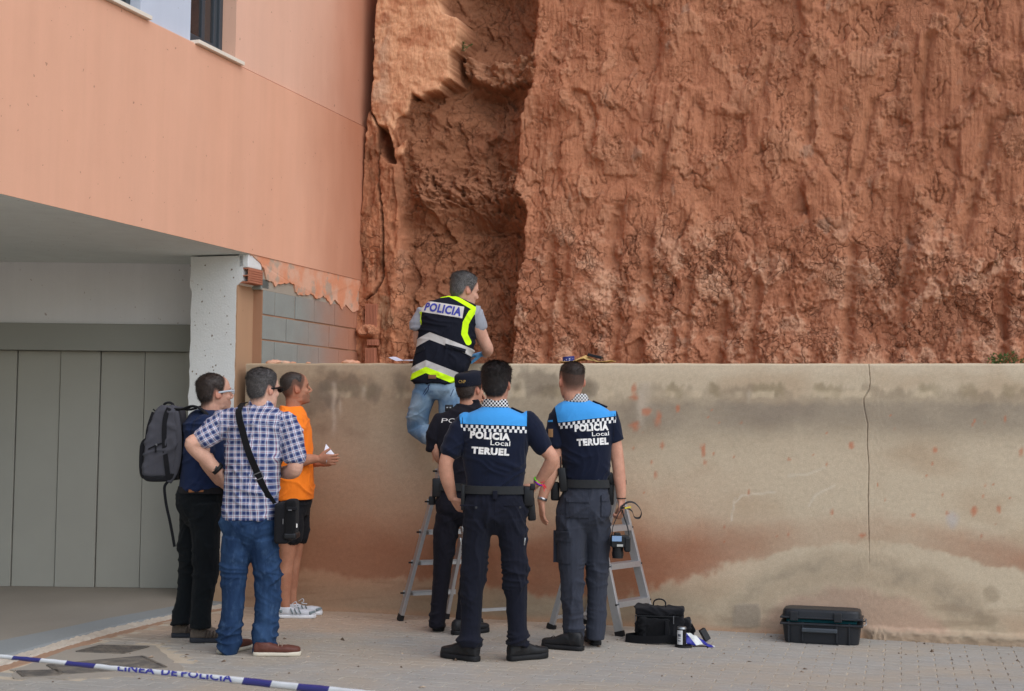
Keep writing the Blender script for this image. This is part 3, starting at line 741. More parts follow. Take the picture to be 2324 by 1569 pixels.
# soffit, garage recess
so = MB(); so.add([fp(-9, -.004, 2.7225), fp(.0, -.004, 2.7225), fp(1.2, -.3, 2.7225), fp(1.2, -7, 2.7225), fp(-9, -7, 2.7225), fp(-9, -.004, 2.9), fp(.0, -.004, 2.9), fp(1.2, -.3, 2.9), fp(1.2, -7, 2.9), fp(-9, -7, 2.9)],
                  [(4, 3, 2, 1, 0), (5, 6, 7, 8, 9), (1, 2, 7, 6), (2, 3, 8, 7), (3, 4, 9, 8), (0, 1, 6, 5), (4, 0, 5, 9)])
so.build('soffit', M_SOFF, house, BASE)
dl_ = MB(); c_ = fp(-2.35, -.62, 2.722)
ring = [(c_[0]+.06*math.cos(a), c_[1]+.06*math.sin(a)) for a in np.linspace(0, 2*math.pi, 20, endpoint=False)]
dl_.add([(x, y, 2.7205) for x, y in ring]+[(x, y, 2.7235) for x, y in ring], [tuple(range(19, -1, -1))]+[(i, (i+1) % 20, (i+1) % 20+20, i+20) for i in range(20)])
dl_.build('ceiling_cap', M_GWALL, house, BASE)
GY = 11.638
gw = MB(); box(gw, (-6.0, GY+.2, 2.465), (3.75, 0, 0), (0, .2, 0), (0, 0, .257)); gw.build('garage_wall', M_GWALL, house, BASE)
lt = MB(); box(lt, (-6.0, GY+.11, 2.1), (3.75, 0, 0), (0, .15, 0), (0, 0, .112)); lt.build('lintel', M_LINT, house, BASE, bevel=.006)
gd = empty('garage_door'); gd.parent = house
seams = [-5.9, -5.55, -5.19, -4.83, -4.475, -4.122, -3.764, -3.427, -3.061, -2.714]
for i, (a, b) in enumerate(zip(seams[:-1], seams[1:])):
    dpt = (0, .014, 0, .014)[i % 4]; g = .004 if i % 2 else .009
    pmb = MB(); box(pmb, ((a+b)/2, GY+.075+dpt, 1.01), ((b-a)/2-g/2, 0, 0), (0, .02, 0), (0, 0, .976)); pmb.build('door_panel', M_DOOR, gd, BASE, bevel=.004)
bk = MB(); box(bk, (-4.4, GY+.125, 1.0), (1.8, 0, 0), (0, .02, 0), (0, 0, 1.0)); bk.build('panel_backing', M_ALU_D, gd, BASE)
jb = MB(); box(jb, (-2.47, GY+.08, .995), (.243, 0, 0), (0, .06, 0), (0, 0, .993)); jb.build('door_jamb', M_DOOR, house, BASE, bevel=.005)
sl = MB(); box(sl, (-7.8, GY-.2, 1.35), (1.9, 0, 0), (0, .24, 0), (0, 0, 1.36)); sl.build('garage_side_wall', M_GWALL, house, BASE)
# pillar: white painted end, tan side, chipped edges
def prism(outline, t0, t1, name, mat, parent=house):
    """outline in (n, z) extruded along the facade direction"""
    k = len(outline); V = [fp(t0, n, z) for n, z in outline]+[fp(t1, n, z) for n, z in outline]
    F = [tuple(range(k)), tuple(range(2*k-1, k-1, -1))]+[(i, i+k, (i+1) % k+k, (i+1) % k) for i in range(k)]
    me = mesh(np.array(V)-BASE, F); bm = bmesh.new(); bm.from_mesh(me); bmesh.ops.recalc_face_normals(bm, faces=bm.faces[:]); bm.to_mesh(me); bm.free()
    return link(name, me, mat, parent)
rz = np.linspace(.0, 2.71, 70)
lft = [(-.515+.008*pn(z*9, 1)+.006*pn(z*40, 3)-(.012 if z > 2.45 else 0), z) for z in rz]
rgt = [((-.115 if z < 2.495 else -.062)+.004*pn(z*11, 5)+.004*pn(z*45, 8), z) for z in rz]
prism(lft+rgt[::-1], 0, .24, 'pillar', M_WHITE)
pit = MB(); rp = random.Random(9)
for _ in range(70):
    n_, z_, r_ = rp.uniform(-.49, -.14), rp.uniform(.9, 2.65), rp.uniform(.002, .0075)
    q = fp(-.0012, n_, z_); pts = [q+FN*r_*math.cos(a)*rp.uniform(.6, 1.3)+np.array([0, 0, r_*math.sin(a)*rp.uniform(.6, 1.5)]) for a in np.linspace(0, 2*math.pi, 7, endpoint=False)]
    pit.add(pts, [tuple(range(7))])
tag(pit.build('paint_chips', plain('chipped_paint_spots', lin(128, 112, 96), .9, .2), house, BASE), kind='stuff')
hb('pillar_side', M_BROWN, (.003, .27, -.3, -.105, 0, 2.492))
# hollow brick showing under the beam
M_BRICK = stucco('terracotta', lin(186, 124, 98), lin(168, 108, 84), .6, .12)
hbk = MB()
for (z0, z1) in ((2.497, 2.507), (2.549, 2.558), (2.604, 2.614)): fbox(hbk, .002, .222, -.096, -.010, z0, z1)
for (n0, n1) in ((-.104, -.0965), (-.018, -.0105)): fbox(hbk, .0025, .2215, n0, n1, 2.508, 2.6035)
fbox(hbk, .10, .2, -.096, -.019, 2.5085, 2.548); fbox(hbk, .10, .2, -.096, -.019, 2.5585, 2.6035)
for k in range(6): fbox(hbk, .004, .22, -.0104, -.006, 2.500+k*.0185, 2.511+k*.0185)
hbk.build('hollow_brick', M_BRICK, house, BASE)
hb('capital_mortar', M_WHITE, (.0, .22, -.10, -.016, 2.616, 2.7215), bevel=.008)
# exposed concrete blocks
def mat_block():
    m = Mat('concrete_block', .95, .1); p = m.pos(); x = m.sep(p)
    c = m.mix(m.noise(p, 7, 3), lin(152, 157, 151), lin(137, 140, 135))
    along = (x[1]*FE[1]+x[0]*FE[0])+m.noise(p, 5, 4)*.5                 # earth splashed on the blocks towards the hill
    a0 = float(F0 @ FE)
    c = m.mix(along.step(a0+.95, a0+2.3)*.8, c, lin(186, 118, 84))
    c = m.vary(c, m.noise(p, 190, 3, .75), .28); m.color(c); m.bump(m.noise(p, 230, 3, .7), .8, .005); return m.m
M_BLOCK = mat_block()
bw = empty('block_wall'); bw.parent = house
mbm = MB(); fbox(mbm, .255, 2.1, -.25, -.026, 1.5, 2.47); mbm.build('mortar', stucco('block_mortar', lin(178, 140, 112), lin(160, 118, 92), .8), bw, BASE)
rb = random.Random(21)
for ci, z0 in enumerate((1.668, 1.868, 2.068, 2.268)):
    t = .262-(0 if ci % 2 == 0 else 0); first = True
    while t < 2.08:
        L = .19 if (first and ci % 2) else (.34 if ci == 3 and t < .9 else .39)
        e = min(t+L, 2.1); pr = rb.uniform(-.003, .003)
        b_ = MB(); fbox(b_, t, e, -.24, -.018+pr, z0+.006, z0+.194); b_.build('concrete_block', M_BLOCK, bw, BASE, bevel=.004)
        t = e+.01; first = False
hb('cement_render', stucco('grey_cement_render', lin(172, 164, 150), lin(156, 146, 132), .8), (.24, 2.1, -.25, -.022, 2.463, 2.7215), parent=bw)
# torn plaster left on top of the blocks
def fz(vx, vy):
    P = atp(vx, vy, F0, FN); return float((P-F0) @ FE), float(P[2])
zo = lambda q: (516.5+.1834*q[0], 560.7+.1834*q[1])
outl = [fz(*zo(q)) for q in ((300, 84), (420, 200), (470, 300), (500, 400), (560, 430), (605, 480), (640, 460), (760, 450), (840, 465), (850, 540), (880, 590), (960, 590), (1060, 585), (1110, 650), (1180, 610), (1250, 640), (1285, 720), (1340, 650), (1430, 770), (1470, 720), (1560, 800), (1640, 780), (1665, 560), (1665, 400))]
outl = [(max(t, .02), min(z, 2.7225)) for t, z in outl]
P_ = []
for a, b in zip(outl, outl[1:]):
    for k in range(5):
        t, z = a[0]+(b[0]-a[0])*k/5, a[1]+(b[1]-a[1])*k/5; P_.append((t, z+.016*float(pn(t*30, z*30, 2))+.008*float(pn(t*90, z*60, 5))))
P_.append(outl[-1]); P_ += [(2.1, 2.722), (.02, 2.722)]
k = len(P_); V = [fp(t, -.008+.006*float(pn(t*5, z*8, 4)), z) for t, z in P_]+[fp(t, -.1, z) for t, z in P_]
me = mesh(np.array(V)-BASE, [tuple(range(k))]+[(i, (i+1) % k, (i+1) % k+k, i+k) for i in range(k)])
bm = bmesh.new(); bm.from_mesh(me); bmesh.ops.triangulate(bm, faces=bm.faces[:]); bmesh.ops.recalc_face_normals(bm, faces=bm.faces[:]); bm.to_mesh(me); bm.free()
def mat_torn():
    m = Mat('torn_plaster', .95, .1); p = m.pos()
    c = m.mix(m.noise(p, 4, 4).step(.4, .6), lin(214, 146, 112), lin(214, 168, 142)); c = m.mix(m.noise(p, 7, 5, .6).step(.52, .64)*.75, c, lin(168, 156, 140))
    m.color(m.vary(c, m.noise(p, 90, 3), .12)); m.bump(m.noise(p, 45, 4), .3, .006); return m.m
M_TORN = mat_torn(); link('torn_plaster', me, M_TORN, bw)
hb('beam_end_plaster', M_BLOCK, (.225, .36, -.22, -.022, 2.467, 2.56), bevel=.012, parent=bw)
# ribbed hollow bricks edging the hill
def ribbed(x0, x1, y0, y1, dep):
    a, b = aty(x0, y1, dep), aty(x1, y0, dep); wdt, hgt = b[0]-a[0], b[2]-a[2]
    mb = MB(); rr = np.array([1, -.12, 0]); rr = rr/np.linalg.norm(rr); back = np.array([.12, 1, 0])
    box(mb, (a+b)/2+back*.05, rr*wdt/2, back*.045, [0, 0, hgt/2])
    k = max(3, int(wdt/.0125))
    for i in range(k): box(mb, a+rr*(wdt*(i+.5)/k)+[0, 0, hgt/2], rr*wdt/k*.3, back*.006, [0, 0, hgt/2-.002])
    mb.build('ribbed_brick', M_BRICK, house, BASE)
for q in ((828, 856, 690, 745, 12.74), (828, 852, 790, 830, 12.70), (833, 858, 771, 784, 12.70)): ribbed(*q)

# ================================================================== PEOPLE: tools
def nrm(v): v = np.asarray(v, float); return v/(np.linalg.norm(v)+1e-12)
def catmull(P, sub):
    P = np.asarray(P, float)
    if len(P) < 3: 
        t = np.linspace(0, 1, sub*max(1, len(P)-1)+1)[:, None]; return P[0]*(1-t)+P[-1]*t
    Q = np.vstack([2*P[0]-P[1], P, 2*P[-1]-P[-2]]); out = []
    for i in range(1, len(Q)-2):
        a, b, c, d = Q[i-1], Q[i], Q[i+1], Q[i+2]
        for t in np.arange(sub)/sub:
            out.append(.5*((2*b)+(c-a)*t+(2*a-5*b+4*c-d)*t*t+(3*b-a-3*c+d)*t**3))
    out.append(P[-1]); return np.array(out)
def skin_rings(R):
    """list of rings (k, n, 3) -> closed surface"""
    R = np.asarray(R); k, n = R.shape[:2]; V = R.reshape(-1, 3); F = []
    for i in range(k-1):
        for j in range(n):
            a = i*n+j; b = i*n+(j+1) % n; F.append((a, b, b+n, a+n))
    V = np.vstack([V, R[0].mean(0), R[-1].mean(0)]); c0, c1 = k*n, k*n+1
    for j in range(n):
        F.append((c0, (j+1) % n, j)); F.append((c1, (k-1)*n+j, (k-1)*n+(j+1) % n))
    return V, F
def tube(pts, rad, ref=None, n=16, sub=5, round_=.7, expo=2.0):
    """limb: smooth path, radii (a, b) per point; a lies along ref"""
    rad = np.array([(r, r) if np.isscalar(r) else r for r in rad], float)
    C = catmull(np.c_[np.asarray(pts, float), rad], sub); P, R = C[:, :3], np.maximum(C[:, 3:], .001)
    T = np.gradient(P, axis=0); T /= np.linalg.norm(T, axis=1)[:, None]+1e-12
    if ref is None: ref = np.array([1, 0, 0]) if abs(T[0][0]) < .8 else np.array([0, 1, 0])
    x = np.asarray(ref, float); rings = []; th = np.linspace(0, 2*np.pi, n, endpoint=False)
    ex = 2.0/expo; ct, st = np.cos(th), np.sin(th); ct = np.sign(ct)*np.abs(ct)**ex; st = np.sign(st)*np.abs(st)**ex
    for i in range(len(P)):
        x = nrm(x-T[i]*(x@T[i])); y = np.cross(T[i], x)
        rings.append((P[i], R[i], x, y, T[i]))
    out = []
    def ring(c, r, x, y): return c+np.outer(ct, x)*r[0]+np.outer(st, y)*r[1]
    if round_:
        c, r, x, y, t = rings[0]
        for q in (.85, .5): out.append(ring(c-t*min(r)*round_*q, r*math.sqrt(1-q*q), x, y))
    for c, r, x, y, t in rings: out.append(ring(c, r, x, y))
    if round_:
        c, r, x, y, t = rings[-1]
        for q in (.5, .85): out.append(ring(c+t*min(r)*round_*q, r*math.sqrt(1-q*q), x, y))
    return skin_rings(out)
def lofted(secs, n=40, sub=4, expo=2.3, right=(1, 0, 0), fwd=(0, 1, 0)):
    """torso: secs = (centre, half width, half depth)"""
    S = catmull([[*c, a, b] for c, a, b in secs], sub); th = np.linspace(0, 2*np.pi, n, endpoint=False); ex = 2/expo
    ct, st = np.cos(th), np.sin(th); ct = np.sign(ct)*np.abs(ct)**ex; st = np.sign(st)*np.abs(st)**ex
    return skin_rings([s[:3]+np.outer(ct, right)*s[3]+np.outer(st, fwd)*s[4] for s in S])
def ellipsoid(c, r, R=np.eye(3), n=14, m=9):
    out = []
    for a in np.linspace(.02, np.pi-.02, m):
        out.append([np.asarray(c)+R@np.array([r[0]*math.sin(a)*math.cos(b), r[1]*math.sin(a)*math.sin(b), r[2]*math.cos(a)]) for b in np.linspace(0, 2*np.pi, n, endpoint=False)])
    return skin_rings(out)
def join(pieces):
    V = []; F = []; k = 0
    for v, f in pieces: V.append(np.asarray(v, float)); F += [tuple(int(i)+k for i in q) for q in f]; k += len(v)
    return np.vstack(V), F
def fuse(pieces, voxel=.006, smooth=3, fac=.5):
    """one continuous skin round overlapping closed shapes"""
    V, F = join(pieces); me = bpy.data.meshes.new('tmp'); me.from_pydata(V.tolist(), [], F); me.update()
    o = bpy.data.objects.new('tmp', me); COL.objects.link(o)
    r = o.modifiers.new('r', 'REMESH'); r.mode = 'VOXEL'; r.voxel_size = voxel
    if smooth: s = o.modifiers.new('s', 'SMOOTH'); s.factor = fac; s.iterations = smooth
    dg = bpy.context.evaluated_depsgraph_get(); ev = o.evaluated_get(dg); out = bpy.data.meshes.new_from_object(ev)
    bpy.data.objects.remove(o); bpy.data.meshes.remove(me)
    return out
def coords(me):
    a = np.empty(len(me.vertices)*3, np.float32); me.vertices.foreach_get('co', a); return a.reshape(-1, 3).astype(float)
def normals(me):
    a = np.empty(len(me.vertices)*3, np.float32); me.vertex_normals.foreach_get('vector', a); return a.reshape(-1, 3).astype(float)
def setco(me, v): me.vertices.foreach_set('co', np.asarray(v, np.float32).ravel()); me.update()

# ---- head: rows of (z, front y, back y, half width) in head space (x right, y towards the face, z up)
HEAD = np.array([(-.122, .050, .005, .014), (-.117, .076, -.005, .030), (-.108, .084, -.022, .041), (-.094, .085, -.045, .051), (-.078, .086, -.066, .059), (-.060, .088, -.078, .065), (-.040, .088, -.088, .069), (-.020, .087, -.096, .0725), (-.004, .087, -.101, .0745),
                 (.016, .095, -.104, .0765), (.035, .095, -.106, .0775), (.055, .091, -.105, .077), (.073, .084, -.101, .0735), (.089, .071, -.092, .066), (.103, .049, -.076, .053), (.113, .020, -.055, .036), (.119, -.008, -.03, .012)])
HEAD[:, 3] *= 1.0
class Head:
    def __init__(s, c, yaw, pitch=0, tilt=0, k=1.0, wide=1.0):
        a, p, r = [math.radians(q) for q in (yaw, pitch, tilt)]
        f = np.array([math.sin(a), math.cos(a), 0]); rt = np.array([math.cos(a), -math.sin(a), 0]); up = np.array([0, 0, 1.])
        f, up = f*math.cos(p)+up*math.sin(p), up*math.cos(p)-f*math.sin(p)
        rt, up = rt*math.cos(r)+up*math.sin(r), up*math.cos(r)-rt*math.sin(r)
        s.R = np.stack([rt, f, up], 1)*k; s.c = np.asarray(c, float); s.k = k; s.wide = wide
    def w(s, q): return np.asarray(q, float)*[s.wide, 1, 1]@s.R.T+s.c
    def inv(s, P): return ((P-s.c)@np.linalg.inv(s.R).T)/[s.wide, 1, 1]
    def pieces(s, neck=.056, neck_to=None, nose=1.0):
        th = np.linspace(0, 2*np.pi, 30, endpoint=False); rows = catmull(HEAD, 3); out = []
        for z, yf, yb, hw in rows:
            hw = max(hw, .004); n = 2.25; ct, st = np.cos(th), np.sin(th); cs = np.sign(ct)*np.abs(ct)**(2/n); sn = np.sign(st)*np.abs(st)**(2/n)
            out.append(s.w(np.c_[cs*hw, (yf+yb)/2+sn*(yf-yb)/2, np.full(30, z)]))
        P = [skin_rings(out)]
        T = lambda pts, rad, **k: P.append((lambda r: (s.w(r[0]), r[1]))(tube(pts, rad, **k)))
        E = lambda c, r, R=np.eye(3): P.append((lambda q: (s.w(q[0]), q[1]))(ellipsoid(c, r, R)))
        T([(0, .084, .016), (0, .099, -.008), (0, .108*nose, -.029), (0, .105*nose, -.038)], [.006, .008, .0095, .0075])
        E((0, .097, -.040), (.0165, .012, .0075)); E((0, .085, -.064), (.023, .010, .0065)); E((0, .084, -.076), (.021, .010, .0065)); E((0, .076, -.104), (.022, .016, .014))
        for q in (-1, 1):
            E((q*.030, .083, .019), (.026, .012, .007)); E((q*.042, .056, -.030), (.022, .026, .024))
            a = q*.45; R = np.array([[math.cos(a), -math.sin(a), 0], [math.sin(a), math.cos(a), 0], [0, 0, 1]])
            E((q*.080, -.014, -.008), (.0065, .018, .029), R); E((q*.0745, .000, -.012), (.010, .012, .022))
            E((q*.049, .008, -.074), (.012, .038, .026))
        a = s.w((0, -.028, -.035)); b = s.w((0, -.040, -.115)) if neck_to is None else None
        end = np.asarray(neck_to, float) if neck_to is not None else s.w((0, -.05, -.19))
        mid = (s.w((0, -.030, -.10))+end)/2
        P.append(tube([a, s.w((0, -.030, -.095)), mid, end], [neck*s.k*.95, neck*s.k*.97, neck*s.k*.97, neck*s.k*1.12]))
        return P
HL_PH = (0, 22, 36, 48, 58, 68, 80, 92, 104, 118, 140, 180)
HL_FULL = (HL_PH, (.076, .073, .060, .040, .012, -.026, -.004, .012, .010, -.048, -.070, -.078))
HL_BUZZ = (HL_PH, (.086, .084, .056, .024, -.008, -.030, -.006, .010, .010, -.048, -.068, -.076))
HL_REC = (HL_PH, (.099, .096, .082, .056, .020, -.020, -.004, .010, .010, -.048, -.068, -.076))
def hair_mask(q, line, noise=.012):
    ph = np.degrees(np.arctan2(np.abs(q[:, 0]), q[:, 1]+.010)); zb = np.interp(ph, line[0], line[1])
    return q[:, 2]-zb+noise*fbm(q[:, 0]*60+q[:, 1]*45, q[:, 2]*60-q[:, 1]*45, 3, 3)
def make_hair(H, line, top, side, mat, parent, tufts=1500, messy=.25, fade=0.0, part_seed=1):
    """shell that leaves the skin at the hairline, roughened with short tufts"""
    rows = catmull(HEAD, 5); n = 72; th = np.linspace(0, 2*np.pi, n, endpoint=False); G = []
    for z, yf, yb, hw in rows:
        m = 2.25; ct, st = np.cos(th), np.sin(th); cs = np.sign(ct)*np.abs(ct)**(2/m); sn = np.sign(st)*np.abs(st)**(2/m)
        G.append(np.c_[cs*max(hw, .003), (yf+yb)/2+sn*(yf-yb)/2, np.full(n, z)])
    G = np.array(G); k = len(G); Q = G.reshape(-1, 3)
    N = Q-np.array([0, -.008, -.005]); N[:, 2] *= .9; N /= np.linalg.norm(N, axis=1)[:, None]
    hm = hair_mask(Q, line); msk = ss(0, .034+fade, hm)
    th_ = side+(top-side)*ss(.035, .095, Q[:, 2]); lump = 1+.55*fbm(Q[:, 0]*45, Q[:, 1]*45+Q[:, 2]*35, part_seed, 4)
    D = np.where(msk > 0, th_*msk*lump, 0)-.007*(1-msk)
    V = Q+N*D[:, None]
    V = np.vstack([V, V[-n:].mean(0)+[0, 0, .001]]); F = []
    for i in range(k-1):
        for j in range(n): a = i*n+j; b = i*n+(j+1) % n; F.append((a, b, b+n, a+n))
    for j in range(n): F.append(((k-1)*n+j, (k-1)*n+(j+1) % n, k*n))
    rr = np.random.RandomState(part_seed); cand = np.where(hm > .006)[0]; V = list(map(tuple, V))
    for i in rr.choice(cand, tufts*3):
        q = Q[i]+N[i]*(D[i]-.001)+rr.normal(0, .0018, 3); nn = N[i]
        comb = np.array([0, -.7, -.7]) if Q[i][2] < .06 else np.array([.15*messy*4, -.9, .0]); comb = comb+rr.normal(0, messy, 3)
        L = th_[i]*rr.uniform(.5, 1.2)+.006; d = nrm(comb-nn*(comb@nn)*.8+nn*rr.uniform(.05, .45)); sd = nrm(np.cross(d, nn))*.0009
        b = len(V); V += [tuple(q-sd), tuple(q+sd), tuple(q+d*L+nn*.001)]; F.append((b, b+1, b+2))
    me = mesh(H.w(np.array(V)), F, 'hair'); return link('hair', me, mat, parent, smooth=True)
def hand(wrist, d, palm, thumb, curl=.6, k=1.0, thumb_in=.4, spread=.10):
    """palm plus five fingers; d = towards the fingers, palm = way the palm faces, thumb = side the thumb is on"""
    d = nrm(d); nv = nrm(np.asarray(palm, float)-d*(np.asarray(palm, float)@d)); sv = nrm(np.cross(d, nv)); sv = sv if sv@np.asarray(thumb, float) > 0 else -sv
    w_ = np.asarray(wrist, float); P = [tube([w_-d*.02*k, w_+d*.018*k, w_+d*.055*k, w_+d*.088*k], [(.026*k, .019*k), (.030*k, .018*k), (.040*k, .016*k), (.040*k, .012*k)], ref=sv, n=16, round_=.5)]
    rot = lambda v, a: v*math.cos(a)+nv*math.sin(a)
    for off, L, c, sp in ((.0305, .070, .9, 1), (.0105, .079, 1.0, .3), (-.010, .073, 1.08, -.4), (-.0295, .057, 1.15, -1.1)):
        p = w_+d*.080*k+sv*off*k; pts = [p]; a = 0; dd = nrm(d+sv*spread*sp)
        for seg, da in ((.44, .45), (.31, .85), (.25, .6)):
            a += da*curl*c; pts.append(pts[-1]+(dd*math.cos(a)+nv*math.sin(a))*L*k*seg)
        P.append(tube(pts, [.0098*k, .0092*k, .0084*k, .0068*k], n=10, sub=3))
    b = w_+d*.022*k+sv*.026*k; t1 = nrm(d*.62+sv*(.75-.5*thumb_in)+nv*(.25+.5*thumb_in)); t2 = nrm(t1+d*.35+nv*.35*thumb_in)
    P.append(tube([b-t1*.012*k, b+t1*.034*k, b+t1*.034*k+t2*.030*k, b+t1*.034*k+t2*.052*k], [.0135*k, .0125*k, .0105*k, .0082*k], n=10, sub=3))
    return P
def mat_skin(name, c, hair_c):
    m = Mat(name, .68, .25); p = m.pos()
    col = m.mix(m.noise(p, 13, 4, .6).step(.25, .75), (c[0]*.84, c[1]*.78, c[2]*.76), tuple(min(1, q*1.08) for q in c))
    col = m.vary(col, m.noise(p, 150, 4, .7), .17)
    col = m.mix(m.attr('flush')*.45, col, (c[0]*.95, c[1]*.58, c[2]*.52))
    st = (m.attr('stubble')*(m.noise(p, 700, 2)*.7+.55)).clamp()
    col = m.mix(st, col, hair_c); col = m.mix(m.attr('feat'), col, (.03, .02, .018))
    m.color(col); m.b.inputs['Subsurface Weight'].default_value = .08; m.b.inputs['Subsurface Radius'].default_value = (.012, .005, .003); m.b.inputs['Subsurface Scale'].default_value = .5
    m.bump(m.noise(p, 420, 2), .2, .001); return m.m
class Person:
    def __init__(s, gx, gy, label, skin, hair_c, z0=0.0, dY=None):
        b = atz(gx, gy, z0) if dY is None else aty(gx, gy, dY)
        s.base = np.array([b[0], b[1], z0 if dY is None else b[2]]); s.Y = b[1]; s.m = FPX/b[1]; s.label = label
        s.skin = mat_skin('skin', skin, hair_c); s.body = []; s.H = None; s.line = None; s.kids = []
    def p(s, vx, vy, dy=0.0): return aty(vx, vy, s.Y+dy)-s.base
    def rows(s, rows, dy=0.0, **kw):
        """silhouette rows (y, x left, x right, half depth[, dy])"""
        secs = []
        for r in rows:
            o = r[4] if len(r) > 4 else 0.0; a, b = s.p(r[1], r[0], dy+o), s.p(r[2], r[0], dy+o); secs.append(((a+b)/2, (b[0]-a[0])/2, r[3]))
        return lofted(secs, **kw)
    def leg(s, pts, rad):
        r = np.array(rad); k = np.linspace(1.0, .92, len(r))[:, None]; r = np.where(np.arange(len(r))[:, None] == 0, r, r*k*.96); return tube([s.p(*q) for q in pts], [tuple(q) for q in r], round_=.18)
    def limb(s, pts, rad, **kw): return tube([s.p(*q) for q in pts], rad, **kw)
    def head(s, x, y, yaw, pitch=0, tilt=0, k=1.0, wide=1.0, neck=.056, neck_to=None, dy=0.0, nose=1.0, line=HL_FULL):
        s.H = Head(s.p(x, y, dy), yaw, pitch, tilt, k, wide); s.line = line
        s.body += s.H.pieces(neck, None if neck_to is None else s.p(*neck_to), nose)
    def finish(s, voxel=.0048, stubble=0.0, beard=0.0, fade=.022):
        me = fuse(s.body, voxel, 2, .45); co = coords(me); q = s.H.inv(co); near = np.linalg.norm(q, axis=1) < .17
        hm = np.where(near, hair_mask(q, s.line, .003), -1)
        st = np.where(near, ss(-.012, fade*.8, hm), 0)*(.95 if stubble == 0 else stubble)
        bd = near & (q[:, 1] > .02) & (q[:, 2] < -.045) & (q[:, 2] > -.125)
        st = np.maximum(st, np.where(bd, beard*ss(-.045, -.06, q[:, 2])*ss(.01, .04, q[:, 1]), 0))
        ft = np.zeros(len(co))
        for e in (-1, 1):
            ft = np.maximum(ft, np.where(near, ss(1.2, .5, np.hypot((q[:, 0]-e*.034)/.013, (q[:, 2]+.003)/.0055))*(q[:, 1] > .06)*.85, 0))
            ft = np.maximum(ft, np.where(near, ss(1.2, .5, np.hypot((q[:, 0]-e*.034)/.022, (q[:, 2]-.021)/.0045))*(q[:, 1] > .06)*.7, 0))
        fl = np.where(near, np.maximum(ss(.055, .03, np.hypot(q[:, 1]+.012, q[:, 2]+.01))*(np.abs(q[:, 0]) > .07), .6*ss(1.3, .5, np.hypot(q[:, 0]/.026, (q[:, 2]+.069)/.010))*(q[:, 1] > .06)), .25*ss(.02, .3, fbm(co[:, 0]*9, co[:, 2]*9, 4, 2)))
        setattr_f(me, 'stubble', st); setattr_f(me, 'feat', ft); setattr_f(me, 'flush', fl)
        s.o = link('person', me, s.skin, loc=s.base, smooth=True); tag(s.o, s.label, 'person', 'people gathered at the foot of the wall')
        for k in s.kids: k.parent = s.o
        return s.o
    def cloth(s, name, pieces, mat, voxel=.0075, smooth=3, fold=None, attrs=None, parent=None):
        me = fuse(pieces, voxel, smooth); co = coords(me); N = normals(me)
        if fold is not None: co = co+N*fold(co, N)[:, None]; setco(me, co)
        if attrs: attrs(me, co)
        o = link(name, me, mat, parent, smooth=True)
        if parent is None: s.kids.append(o)
        return o
    def raw(s, name, pieces, mat, parent=None, smooth=True):
        V, F = join(pieces); o = link(name, mesh(V, F), mat, parent, smooth=smooth)
        if parent is None: s.kids.append(o)
        return o
def crease(x, z, ang, freq, aniso, seed, sharp=2.6):
    """sharp-crested fold lines along one slant, coming and going"""
    u, v = x*math.cos(ang)+z*math.sin(ang), -x*math.sin(ang)+z*math.cos(ang); wob = .9*pn(x*5, z*5, seed+9)
    r = np.clip(1-np.abs(pn(u*freq*aniso+wob*.5, v*freq+wob, seed))*2.0, 0, 1)**sharp
    return r*ss(-.15, .35, pn(x*4.3+7, z*4.3, seed+17))
def folds(seed, amp=.006, fx=7, fz=4, ridge=.5, zmask=None):
    """soft volume plus slanted drag creases"""
    def f(co, N):
        x, y, z = co.T; x = x+.35*y
        r = amp*(1.1*fbm(x*6, z*4.5, seed, 3)+1.9*crease(x, z, .62, 12, .22, seed+1)+1.7*crease(x, z, -.55, 12, .2, seed+2)+1.3*crease(x, z, 1.3, 10, .2, seed+4)-.5)
        return r*(zmask(co) if zmask else 1)
    return f
def trouser_folds(seed, knee, hem, amp=.008, seat=None):
    """stacked creases at knee and hem, drag lines from the crotch, long falls between"""
    def f(co, N):
        x, y, z = co.T; x = x+.3*y
        hor = 1.5*crease(x, z, .32, 16, .22, seed)+1.3*crease(x, z, -.4, 15, .2, seed+2)
        m = .22+np.exp(-((z-knee)/.12)**2)*.7+ss(hem+.22, hem+.03, z)*1.1
        drag = 0 if seat is None else 1.4*(crease(x, z, .8, 12, .18, seed+3)+crease(x, z, -.8, 12, .18, seed+4))*np.exp(-((z-seat)/.13)**2)
        long_ = 1.5*crease(x, z, 1.42, 8, .12, seed+6)+1.2*crease(x, z, 1.7, 8, .12, seed+8)+.9*fbm(x*7, z*3, seed+5, 2)
        return amp*(hor*m+drag*.9+.7*long_-.5)
    return f
